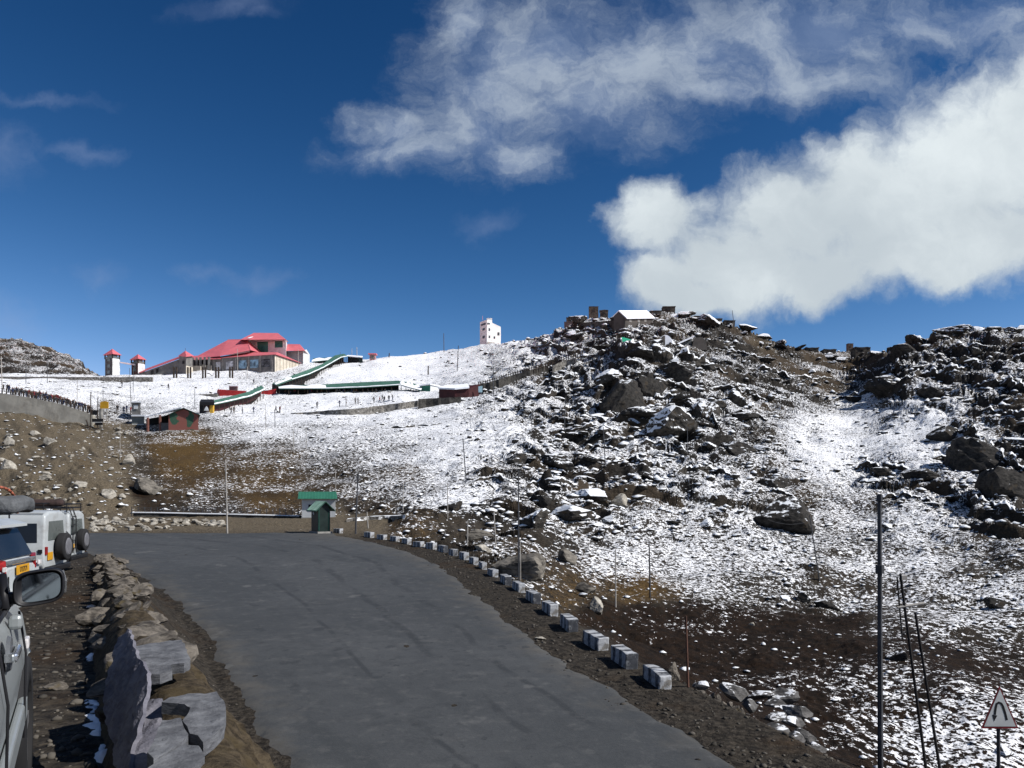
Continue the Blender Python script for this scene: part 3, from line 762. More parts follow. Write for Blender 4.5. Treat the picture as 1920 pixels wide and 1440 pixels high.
def rock_material(name, dark, light, snow, scale=1.4, lichen=None, snow_lo=0.55):
    m = bpy.data.materials.new(name)
    m.use_nodes = True
    T = NT(m.node_tree)
    b = m.node_tree.nodes['Principled BSDF']
    geo = T.node('ShaderNodeNewGeometry')
    P = geo.outputs['Position']
    sx = T.node('ShaderNodeSeparateXYZ')
    T.l.new(geo.outputs['Normal'], sx.inputs[0])
    n = T.noise(P, scale, 7, 0.66)
    n2 = T.noise(T.scale(P, (1, 1, 3.2)), scale * 2.2, 5, 0.6)
    col = T.mix(T.step(T.math('ADD', T.math('MULTIPLY', n, 0.6), T.math('MULTIPLY', n2, 0.4)), 0.36, 0.64), dark, light)
    if lichen:
        col = T.mix(T.step(T.noise(P, scale * 0.8, 5, 0.6), 0.56, 0.66), col, lichen)
    if snow > 0:
        t = T.math('ADD', sx.outputs[2], T.math('MULTIPLY', T.math('SUBTRACT', n, 0.5), 1.3))
        col = T.mix(T.math('MULTIPLY', T.step(t, snow_lo, snow_lo + 0.08), snow), col, (0.80, 0.82, 0.84))
    T.put(b.inputs['Base Color'], col)
    b.inputs['Roughness'].default_value = 0.9
    b.inputs['Specular IOR Level'].default_value = 0.15
    bp = T.node('ShaderNodeBump')
    bp.inputs['Strength'].default_value = 0.7
    bp.inputs['Distance'].default_value = 0.12 / scale
    T.put(bp.inputs['Height'], T.math('ADD', n, n2))
    T.l.new(bp.outputs[0], b.inputs['Normal'])
    return m


ROCK_SNOW = rock_material('snowy_dark_rock', (0.012, 0.0115, 0.0108), (0.082, 0.074, 0.064), 1.0, 1.5, (0.05, 0.038, 0.025), 0.36)
ROCK_BARE = rock_material('dark_rock', (0.010, 0.0096, 0.0092), (0.052, 0.048, 0.043), 1.0, 1.3, (0.045, 0.036, 0.026), 0.86)
ROCK_PALE = rock_material('pale_rock', (0.16, 0.145, 0.12), (0.46, 0.43, 0.37), 0.0, 1.3)
ROCK_WALL = rock_material('wall_stone', (0.035, 0.031, 0.027), (0.17, 0.15, 0.125), 0.0, 5.0, (0.075, 0.06, 0.035))
ROCK_MASON = rock_material('masonry', (0.05, 0.048, 0.043), (0.22, 0.21, 0.19), 0.35, 1.6)
SLATE = rock_material('blue_grey_slate', (0.075, 0.077, 0.084), (0.155, 0.16, 0.17), 0.0, 6.0)


def world_loc(o):
    """summed location of an object and its parents (parts are modelled before their thing is turned)"""
    v = Vector((0, 0, 0))
    while o is not None:
        v += Vector(o.location)
        o = o.parent
    return v


class MB:
    def __init__(s):
        s.bm = bmesh.new()

    def box(s, c, size, rot=0.0, axes=None, bev=0.0):
        """box centred at c; axes: 3 unit vectors, or rot about z"""
        hx, hy, hz = (v / 2 for v in size)
        if axes is None:
            axes = (Vector((math.cos(rot), math.sin(rot), 0)), Vector((-math.sin(rot), math.cos(rot), 0)), Vector((0, 0, 1)))
        vs = [s.bm.verts.new(Vector(c) + axes[0] * (sx * hx) + axes[1] * (sy * hy) + axes[2] * (sz * hz))
              for sx in (-1, 1) for sy in (-1, 1) for sz in (-1, 1)]
        fs = [s.bm.faces.new([vs[i] for i in q]) for q in ((0, 1, 3, 2), (4, 6, 7, 5), (0, 4, 5, 1), (2, 3, 7, 6), (0, 2, 6, 4), (1, 5, 7, 3))]
        if bev:
            es = list({e for f in fs for e in f.edges})
            bmesh.ops.bevel(s.bm, geom=es, offset=bev, segments=2, affect='EDGES', profile=0.5)
        return s

    def prism(s, foot, z0, z1, tops=None):
        """vertical prism over footprint points (x, y); tops: optional top z per point"""
        n = len(foot)
        lo = [s.bm.verts.new((p[0], p[1], z0)) for p in foot]
        hi = [s.bm.verts.new((p[0], p[1], tops[i] if tops else z1)) for i, p in enumerate(foot)]
        for i in range(n):
            s.bm.faces.new((lo[i], lo[(i + 1) % n], hi[(i + 1) % n], hi[i]))
        s.bm.faces.new(hi)
        s.bm.faces.new(lo[::-1])
        return s

    def poly(s, pts, vec):
        """a polygon given by 3-D points, extruded along vec"""
        vec = Vector(vec)
        a = [s.bm.verts.new(Vector(p)) for p in pts]
        b = [s.bm.verts.new(Vector(p) + vec) for p in pts]
        n = len(a)
        s.bm.faces.new(a)
        s.bm.faces.new(b[::-1])
        for i in range(n):
            s.bm.faces.new((a[(i + 1) % n], a[i], b[i], b[(i + 1) % n]))
        return s

    def shell(s, faces):
        """faces as lists of 3-D points; equal points are welded"""
        vd = {}
        for f in faces:
            vs = []
            for p in f:
                k = tuple(round(x, 4) for x in p)
                if k not in vd:
                    vd[k] = s.bm.verts.new(p)
                vs.append(vd[k])
            s.bm.faces.new(vs)
        return s

    def tube(s, a, b, r0, r1=None, n=8, cap=True):
        a, b = Vector(a), Vector(b)
        r1 = r0 if r1 is None else r1
        d = (b - a).normalized()
        u = d.orthogonal().normalized()
        w = d.cross(u)
        ra, rb = [], []
        for i in range(n):
            t = 2 * math.pi * i / n
            o = u * math.cos(t) + w * math.sin(t)
            ra.append(s.bm.verts.new(a + o * r0))
            rb.append(s.bm.verts.new(b + o * r1))
        for i in range(n):
            s.bm.faces.new((ra[i], ra[(i + 1) % n], rb[(i + 1) % n], rb[i]))
        if cap:
            s.bm.faces.new(ra[::-1])
            s.bm.faces.new(rb)
        return s

    def path(s, pts, r, n=6):
        for a, b in zip(pts[:-1], pts[1:]):
            s.tube(a, b, r, r, n)
        return s

    def build(s, name, mat=None, parent=None, smooth=False, loc=None, mats=None):
        bmesh.ops.recalc_face_normals(s.bm, faces=s.bm.faces[:])
        me = bpy.data.meshes.new(name)
        o = bpy.data.objects.new(name, me)
        if loc is not None:
            bmesh.ops.translate(s.bm, verts=s.bm.verts[:], vec=-Vector(loc))
            o.location = loc
        s.bm.to_mesh(me)
        s.bm.free()
        for m in (mats or ([mat] if mat else [])):
            me.materials.append(m)
        if smooth:
            me.polygons.foreach_set('use_smooth', [True] * len(me.polygons))
        C.objects.link(o)
        if parent is not None:
            o.parent = parent
            o.location = Vector(o.location) - world_loc(parent)
        return o


def thing(name, loc, label, cat, group=None, rz=0.0):
    o = bpy.data.objects.new(name, None)
    C.objects.link(o)
    o.location = loc
    o.rotation_euler.z = rz
    o.empty_display_size = 0.2
    return tag(o, label, cat, group)


def copy_tree(o, parent=None):
    c = o.copy()
    C.objects.link(c)
    if parent is not None:
        c.parent = parent
    for ch in list(o.children):
        copy_tree(ch, c)
    return c


def make_rock(seed, flat=1.0, sub=4, rough=0.055):
    rnd = random.Random(seed)
    bm = bmesh.new()
    bmesh.ops.create_icosphere(bm, subdivisions=sub, radius=1)
    planes = []
    for i in range(11):
        v = Vector((rnd.gauss(0, 1), rnd.gauss(0, 1), rnd.gauss(0, 1))).normalized()
        planes.append((v, rnd.uniform(0.48, 0.86)))
    ox, oy = rnd.uniform(0, 50), rnd.uniform(0, 50)
    co = np.array([v.co for v in bm.verts])
    nz = fbm(co[:, 0] * 2.1 + ox + co[:, 2], co[:, 1] * 2.1 + oy - co[:, 2] * 1.3, 4, 0.55, seed)
    st = np.array([perlin(np.array([c[2] * 5 + c[0] * 1.2]), np.array([oy]), 3)[0] for c in co])
    for v, k, q in zip(bm.verts, nz, st):
        r = 1.25
        for n, d in planes:
            t = n.dot(v.co)
            if t > 0.05:
                r = min(r, d / t)
        r *= 1 + rough * k + 0.05 * q
        v.co *= r * 1.22
        v.co.z *= flat
    me = bpy.data.meshes.new('rock')
    bm.to_mesh(me)
    bm.free()
    return me


ROCKS = [make_rock(100 + i, f, 4) for i, f in enumerate((0.62, 0.5, 0.8, 0.36, 0.65, 0.5, 0.85, 0.42))]
SMALL = [make_rock(200 + i, f, 2) for i, f in enumerate((0.7, 0.5, 0.85, 0.6, 0.75, 0.45, 0.65, 0.9))]


def rock_at(name, p, sx, sy, sz, rz, label, cat, group, mat, meshes=ROCKS, tilt=0.25, parent=None, k=None):
    me = meshes[random.randrange(len(meshes)) if k is None else k]
    o = bpy.data.objects.new(name, me)
    C.objects.link(o)
    if not me.materials:
        me.materials.append(mat)
    o.location = p
    o.scale = (sx, sy, sz)
    o.rotation_euler = (random.uniform(-tilt, tilt), random.uniform(-tilt, tilt), rz)
    o.material_slots[0].link = 'OBJECT'
    o.material_slots[0].material = mat
    if parent is not None:
        o.parent = parent
        o.location = Vector(p) - Vector(parent.location)
    else:
        tag(o, label, cat, group)
    return o


def scatter(name, pts, sizes, mat, label, flat=0.6, seed=5, sink=0.2):
    """many small stones nobody could count, as one mesh"""
    rs = np.random.RandomState(seed)
    base = []
    for i in range(6):
        bm = bmesh.new()
        bmesh.ops.create_icosphere(bm, subdivisions=1, radius=1)
        co = np.array([v.co for v in bm.verts], np.float32)
        fa = np.array([[v.index for v in f.verts] for f in bm.faces])
        bm.free()
        co *= rs.uniform(0.65, 1.15, (len(co), 1))
        base.append((co, fa))
    V, Fc, n0 = [], [], 0
    for p, s in zip(pts, sizes):
        co, fa = base[rs.randint(6)]
        a = rs.uniform(0, 6.28)
        sc = s * rs.uniform(0.6, 1.3, 3) * (1, 1, flat)
        q = co * sc
        q = np.stack([q[:, 0] * math.cos(a) - q[:, 1] * math.sin(a), q[:, 0] * math.sin(a) + q[:, 1] * math.cos(a), q[:, 2]], 1)
        V.append(q + np.array(p) + (0, 0, sc[2] * (1 - 2 * sink) * 0.5))
        Fc.append(fa + n0)
        n0 += len(co)
    V = np.concatenate(V).astype(np.float32)
    Fc = np.concatenate(Fc)
    me = bpy.data.meshes.new(name)
    me.vertices.add(len(V))
    me.vertices.foreach_set('co', V.ravel())
    me.loops.add(Fc.size)
    me.loops.foreach_set('vertex_index', Fc.ravel().astype(np.int32))
    me.polygons.add(len(Fc))
    me.polygons.foreach_set('loop_start', np.arange(0, Fc.size, 3, dtype=np.int32))
    me.polygons.foreach_set('loop_total', np.full(len(Fc), 3, np.int32))
    me.update(calc_edges=True)
    me.materials.append(mat)
    o = bpy.data.objects.new(name, me)
    C.objects.link(o)
    tag(o, label, kind='stuff')
    return o


def letters(text, size, name, mat, parent, mtx, extrude=0.004):
    cu = bpy.data.curves.new(name, 'FONT')
    cu.body = text
    cu.size = size
    cu.extrude = extrude
    cu.align_x, cu.align_y = 'CENTER', 'CENTER'
    tmp = bpy.data.objects.new(name, cu)
    C.objects.link(tmp)
    bpy.context.view_layer.update()
    me = bpy.data.meshes.new_from_object(tmp)
    bpy.data.objects.remove(tmp)
    me.transform(mtx)
    me.materials.append(mat)
    o = bpy.data.objects.new(name, me)
    C.objects.link(o)
    o.parent = parent
    return o


WHITE = M('white_paint', (0.62, 0.64, 0.63), 0.55, var=0.08, scale=1.2, dirt=(0.45, 0.45, 0.43))
SNOW = M('snow', (0.82, 0.84, 0.87), 0.8, var=0.06, scale=4, bump=0.03)
BLACK = M('black_plastic', (0.012, 0.012, 0.014), 0.5, var=0.2)
RUBBER = M('rubber', (0.016, 0.016, 0.017), 0.85, var=0.2)
STEEL = M('grey_steel', (0.16, 0.16, 0.165), 0.5, metal=0.4, var=0.2)
DKWOOD = M('dark_wood', (0.045, 0.033, 0.025), 0.85, var=0.4, scale=2)
REDROOF = M('pink_red_roof', (0.58, 0.145, 0.165), 0.5, var=0.08, scale=0.4)
GREENROOF = M('green_roof', (0.050, 0.125, 0.092), 0.6, var=0.16, scale=0.8, dirt=(0.085, 0.155, 0.125))
# ------------------------------------------------------------------ road
def asphalt():
    m = bpy.data.materials.new('worn_asphalt')
    m.use_nodes = True
    T = NT(m.node_tree)
    b = m.node_tree.nodes['Principled BSDF']
    geo = T.node('ShaderNodeNewGeometry')
    P = geo.outputs['Position']
    uvn = T.node('ShaderNodeAttribute', attribute_name='lane')
    sp = T.node('ShaderNodeSeparateColor')
    T.l.new(uvn.outputs['Color'], sp.inputs[0])
    u, v = sp.outputs[0], sp.outputs[1]          # across 0..1, along
    n0 = T.noise(P, 0.16, 4, 0.55)
    n1 = T.noise(P, 0.9, 5, 0.6)
    n2 = T.noise(P, 14.0, 4, 0.7)
    col = T.mix(T.step(n0, 0.3, 0.7), (0.039, 0.043, 0.046), (0.060, 0.064, 0.067))
    col = T.mix(T.math('MULTIPLY', T.step(n1, 0.42, 0.75), 0.6), col, (0.046, 0.050, 0.054))
    col = T.mix(T.math('MULTIPLY', T.step(n2, 0.3, 0.75), 0.28), col, (0.088, 0.089, 0.089))
    # paler dusty strips towards the edges
    ed = T.math('ABSOLUTE', T.math('SUBTRACT', u, 0.5))
    du = T.step(T.math('ADD', ed, T.math('MULTIPLY', T.math('SUBTRACT', n1, 0.5), 0.35)), 0.37, 0.52)
    col = T.mix(T.math('MULTIPLY', du, 0.65), col, (0.092, 0.085, 0.073))
    cv = T.node('ShaderNodeCombineXYZ')
    T.put(cv.inputs[0], T.math('MULTIPLY', u, 9.0))
    T.put(cv.inputs[1], T.math('MULTIPLY', v, 0.22))
    st = T.noise(cv.outputs[0], 1.0, 5, 0.6, 0.4)
    col = T.mix(T.math('MULTIPLY', T.step(st, 0.50, 0.68), 0.65), col, (0.038, 0.042, 0.045))
    # tar seams and patches
    wob = T.math('MULTIPLY', T.math('SUBTRACT', T.noise(P, 0.11, 3, 0.5), 0.5), 0.10)
    uw = T.math('ADD', u, wob)
    for c, w in ((0.63, 0.006), (0.40, 0.004), (0.80, 0.005)):
        s = T.step(T.math('ABSOLUTE', T.math('SUBTRACT', uw, c)), w, w * 3.2, 1.0, 0.0)
        s = T.math('MULTIPLY', s, T.step(T.noise(P, 0.35, 3, 0.5), 0.44, 0.56))
        col = T.mix(T.math('MULTIPLY', s, 0.7), col, (0.028, 0.031, 0.034))
    pat = T.noise(T.scale(P, (0.85, 0.55, 0)), 1.25, 3, 0.5)
    col = T.mix(T.math('MULTIPLY', T.step(pat, 0.665, 0.69), 0.75), col, (0.034, 0.037, 0.040))
    p2 = T.noise(T.scale(P, (0.9, 0.7, 0)), 2.6, 3, 0.55)
    col = T.mix(T.math('MULTIPLY', T.math('MULTIPLY', T.step(p2, 0.645, 0.675), T.step(n0, 0.42, 0.55)), 0.7), col, (0.030, 0.033, 0.036))
    mot = T.noise(P, 2.2, 7, 0.78)
    col = T.mix(T.math('MULTIPLY', T.step(mot, 0.45, 0.68), 0.7), col, (0.036, 0.039, 0.042))
    col = T.mix(T.math('MULTIPLY', T.step(T.noise(P, 1.9, 6, 0.75), 0.50, 0.72), 0.65), col, (0.092, 0.093, 0.092))
    lp = T.noise(T.scale(P, (0.8, 0.6, 0)), 0.7, 4, 0.6)
    col = T.mix(T.math('MULTIPLY', T.step(lp, 0.64, 0.70), 0.5), col, (0.12, 0.12, 0.117))
    T.put(b.inputs['Base Color'], col)
    T.put(b.inputs['Roughness'], T.lin(n1, 0, 1, 0.78, 0.95))
    b.inputs['Specular IOR Level'].default_value = 0.25
    bp = T.node('ShaderNodeBump')
    bp.inputs['Strength'].default_value = 0.35
    bp.inputs['Distance'].default_value = 0.02
    T.put(bp.inputs['Height'], n2)
    T.l.new(bp.outputs[0], b.inputs['Normal'])
    return m


def build_road():
    Y = np.concatenate([np.arange(-40, 20, 0.4), np.arange(20, 59.2, 0.25)])
    n = 60
    t = np.linspace(0, 1, n)
    xl, xr = ip(LE, Y), ip(RE, Y)
    xl = np.maximum(xl, -70) + 0.16 * fbm(Y * 0.45, Y * 0 + 3.3, 3, 0.45, 4)
    xr = xr + 0.18 * fbm(Y * 0.45, Y * 0 + 8.3, 3, 0.45, 5)
    X = xl[:, None] + (xr - xl)[:, None] * t[None, :]
    YY = Y[:, None] + 0 * X
    YY = YY + (0.5 * fbm(X * 0.4, YY * 0, 3, .6, 9)) * sstep(54, 59, YY)      # ragged far edge
    Z = ip(RD, YY) + 0.035 + 0.02 * fbm(X * 0.35, YY * 0.35, 2, 0.5, 6)
    edge = np.minimum(t, 1 - t)[None, :] * (xr - xl)[:, None]
    Z = Z - 0.06 * sstep(0.35, 0.0, edge)
    lane = np.stack([t[None, :] + 0 * X, YY, 0 * X, 0 * X + 1], -1)
    me = mesh_grid('road', X.T[::-1], YY.T[::-1], Z.T[::-1], {'lane': lane.transpose(1, 0, 2)[::-1]})
    # faces must look up
    me.materials.append(asphalt())
    me.polygons.foreach_set('use_smooth', [True] * len(me.polygons))
    o = bpy.data.objects.new('road', me)
    C.objects.link(o)
    tag(o, 'worn grey asphalt road curving to the left', 'road', kind='structure')
    if me.polygons[0].normal.z < 0:
        me.flip_normals()


build_road()

# ------------------------------------------------------------------ loose gravel beside the road and on the terrace
rs = np.random.RandomState(11)


def gravel():
    pts, sz = [], []
    while len(pts) < 5200:
        d = 2.6 + 34 * rs.rand() ** 2.2
        k = rs.rand()
        if k < 0.55:          # terrace
            x = ip(LW, d) - rs.rand() ** 1.3 * 3.6 - 0.1
        elif k < 0.72:         # between wall and road
            a, b = ip(LW, d) + 0.8, ip(LE, d)
            if b - a < 0.3:
                continue
            x = a + (b - a) * rs.rand()
        else:                 # right shoulder
            d = 13 + 40 * rs.rand() ** 1.6
            x = ip(RE, d) + rs.rand() ** 1.2 * 3.2 - 0.7
        px = CX + F * x / d
        if px < -100 or px > 2000:
            continue
        p = ground_xy(x, d)
        pts.append(p)
        sz.append((0.010 + 0.042 * rs.rand() ** 4) * (1 if k < .72 else 1.5))
    scatter('gravel', pts, sz, M('gravel_stone', (0.075, 0.068, 0.058), 0.9, var=0.65, scale=0.7, spec=0.1), 'small grey gravel lying on the verges', 0.55, 4)


gravel()


def rubble_field():
    """small dark stones sticking out of the snow all over the slopes"""
    pts, sz = [], []
    cand = 0
    while len(pts) < 8500 and cand < 60000:
        cand += 1
        i = rs.randint(80, NC - 80)
        j = rs.randint(200, NR - 30)
        if THM[i, j] < 0.6:
            continue
        Zn = TZN[i, j]
        pr = 0.05 + 0.75 * Zn[4] + 0.35 * Zn[3] + (0.34 if 0.5 < Zn[0] < 0.9 else 0.04)
        if Zn[2] > 0.5:
            pr = 0.05
        if rs.rand() > pr:
            continue
        d = TY[i, j]
        pts.append((TX[i, j], TY[i, j], TZ[i, j]))
        sz.append((0.16 + 0.55 * rs.rand() ** 4 * (0.45 + Zn[4])) * (0.55 + d / 170))
    scatter('stones', pts, sz, ROCK_SNOW, 'loose dark stones scattered over the snowy slopes', 0.62, 8, 0.3)


rubble_field()

# ------------------------------------------------------------------ guard blocks along the outer edge of the road
def block_material():
    m = bpy.data.materials.new('painted_concrete')
    m.use_nodes = True
    T = NT(m.node_tree)
    b = m.node_tree.nodes['Principled BSDF']
    tc = T.node('ShaderNodeTexCoord')
    P = tc.outputs['Object']
    s = T.node('ShaderNodeSeparateXYZ')
    T.l.new(P, s.inputs[0])
    oi = T.node('ShaderNodeObjectInfo')
    ph = T.math('ADD', T.math('MULTIPLY', s.outputs[0], 2.1), T.math('MULTIPLY', oi.outputs['Random'], 1.0))
    fr = T.math('FRACT', ph)
    band = T.math('MULTIPLY', T.step(fr, 0.55, 0.58), T.step(fr, 0.95, 0.98, 1.0, 0.0))
    n = T.noise(P, 6.0, 6, 0.7)
    wear = T.math('MULTIPLY', band, T.step(n, 0.34, 0.54, 0.30, 1.0))
    base = T.mix(T.step(n, 0.32, 0.7), (0.28, 0.29, 0.305), (0.50, 0.515, 0.53))
    base = T.mix(T.step(T.noise(P, 3.0, 5, 0.65), 0.56, 0.66), base, (0.20, 0.19, 0.175))
    col = T.mix(wear, base, (0.062, 0.066, 0.075))
    T.put(b.inputs['Base Color'], col)
    b.inputs['Roughness'].default_value = 0.9
    b.inputs['Specular IOR Level'].default_value = 0.15
    bp = T.node('ShaderNodeBump')
    bp.inputs['Strength'].default_value = 0.5
    bp.inputs['Distance'].default_value = 0.02
    T.put(bp.inputs['Height'], n)
    T.l.new(bp.outputs[0], b.inputs['Normal'])
    return m


BLOCKM = block_material()
BL = [(634, 999, 1.0), (692, 1007, 1.05), (716, 1011, 1), (740, 1014, .95), (762, 1019, 1), (785, 1025, 1), (808, 1028, 1), (830, 1033, 1), (850, 1040, 1), (870, 1047, 1), (888, 1056, .9), (905, 1065, .85), (924, 1079, .95),
      (948, 1093, 1), (972, 1106, .95), (1000, 1127, 1.05), (1031, 1149, 1), (1067, 1179, 1.12), (1116, 1212, 1.12), (1170, 1244, 1.12), (1231, 1281, 1.0)]


def zroad_at(px, py):
    d = np.linspace(8, 62, 3000)
    y = HY - F * ip(RD, d) / d
    i = int(np.argmax(y <= py))
    return at(px, py, d[i])


def build_blocks():
    pos = [zroad_at(px, py) for px, py, _ in BL]
    protos = []
    for k in range(4):
        mb = MB()
        mb.box((0, 0, 0.19), (1.14, 0.31, 0.48), bev=0.025)
        bmesh.ops.subdivide_edges(mb.bm, edges=mb.bm.edges[:], cuts=3, use_grid_fill=True)
        for v in mb.bm.verts:
            q = float(fbm(np.array([v.co.x * 4 + k * 7]), np.array([v.co.y * 4 + v.co.z * 5]), 3, .6, k)[0])
            v.co += Vector((q * 0.012, q * 0.016, q * 0.014))
            if k == 3 and v.co.z > 0.3 and v.co.x > 0.2:
                v.co.z -= 0.09 * (v.co.x - 0.2) / 0.35
        protos.append(mb.build('guard_block', BLOCKM))
    where = ['beside the green sentry booth', 'just right of the thin dark pole']
    names = []
    for i in range(len(BL)):
        if i == 0:
            names.append('low grey guard block standing alone beside the green sentry booth')
        elif i == len(BL) - 1:
            names.append('broken grimy guard block nearest to the camera against the rubble')
        elif i == len(BL) - 2:
            names.append('guard block with bold black and white bands, second nearest')
        elif i == len(BL) - 3:
            names.append('pale guard block standing apart behind the boldly banded one')
        elif i < 4:
            names.append(['', 'first pale guard block of the far row, right of the dark pole', 'second guard block of the far row, capped with snow behind', 'third dark stained guard block of the far row'][i])
        elif i >= 16:
            names.append({16: 'striped guard block fifth from the near end, beside the low boulder', 17: 'long striped guard block fourth from the near end of the row'}[i])
        elif i >= 13:
            names.append({13: 'guard block just left of the tall double pole', 14: 'guard block at the foot of the tall double pole', 15: 'blank pale guard block just right of the tall double pole'}[i])
        else:
            names.append('small black and white guard block in the close middle run of the kerb')
    for i, (p, (px, py, s)) in enumerate(zip(pos, BL)):
        a, b = pos[max(0, i - 1)], pos[min(len(pos) - 1, i + 1)]
        t = (b - a)
        ang = math.atan2(t.y, t.x)
        k = 3 if i == len(BL) - 1 else i % 3
        if i < 3:
            o = protos[i]
        elif k == 3:
            o = protos[3]
        else:
            o = protos[k].copy()
            C.objects.link(o)
        o.location = (p.x, p.y, p.z - 0.03)
        o.rotation_euler = (random.uniform(-.03, .03), random.uniform(-.03, .03), ang + random.uniform(-.06, .06))
        o.scale = (s * (0.95 if i > 12 else 0.85), s, s * random.uniform(0.82, 0.94))
        tag(o, names[i], 'guard block', 'guard blocks along the road edge')


build_blocks()

# ------------------------------------------------------------------ dry-stone wall with slate slabs on the left
WDIR = Vector((-0.487, 0.873, 0))
WN = Vector((0.873, 0.487, 0))


def horiz(pts, z):
    return [at(px, py, -z * F / (py - HY)) for px, py in pts]


def slab_mesh(pts, thick, name, mat, parent, seed, amp=0.018, groove=0.0, vec=None, gdir=None):
    pts = [Vector(p) for p in pts]
    n = Vector((0, 0, 0))
    for a, b in zip(pts, pts[1:] + pts[:1]):
        n += a.cross(b)
    n.normalize()
    # ragged outline
    rp, rnd = [], random.Random(seed)
    for a, b in zip(pts, pts[1:] + pts[:1]):
        L = (b - a).length
        m = max(1, int(L / 0.075))
        side = (b - a).normalized().cross(n)
        for i in range(m):
            t = i / m
            rp.append(a.lerp(b, t) + side * (rnd.uniform(-1, 1) * 0.007 if i else 0))
    v = (Vector(vec) if vec else n * thick)
    bm = bmesh.new()
    vs = [bm.verts.new(p) for p in rp]
    f = bm.faces.new(vs)
    bmesh.ops.triangulate(bm, faces=[f])
    for _ in range(4):
        long = [e for e in bm.edges if e.calc_length() > 0.035]
        if not long:
            break
        bmesh.ops.subdivide_edges(bm, edges=long, cuts=1)
        bmesh.ops.triangulate(bm, faces=bm.faces[:])
    r = bmesh.ops.extrude_face_region(bm, geom=bm.faces[:])
    ev = [g for g in r['geom'] if isinstance(g, bmesh.types.BMVert)]
    for q in ev:
        q.co += v
    g = Vector(gdir) if gdir else Vector((1, 0, 0))
    bm.normal_update()
    co = np.array([q.co for q in bm.verts])
    k = fbm(co[:, 0] * 5 + seed, co[:, 1] * 5 + co[:, 2] * 5, 4, 0.55, seed)
    gq = fbm(co @ np.array(g) * 9 + seed, co @ np.array(n) * 2 + 0.6 * k, 3, 0.6, seed + 3)
    for q, a, b in zip(bm.verts, k, gq):
        q.co += n * float(amp * a + groove * b)
    mb = MB()
    mb.bm.free()
    mb.bm = bm
    return mb.build(name, mat, parent)


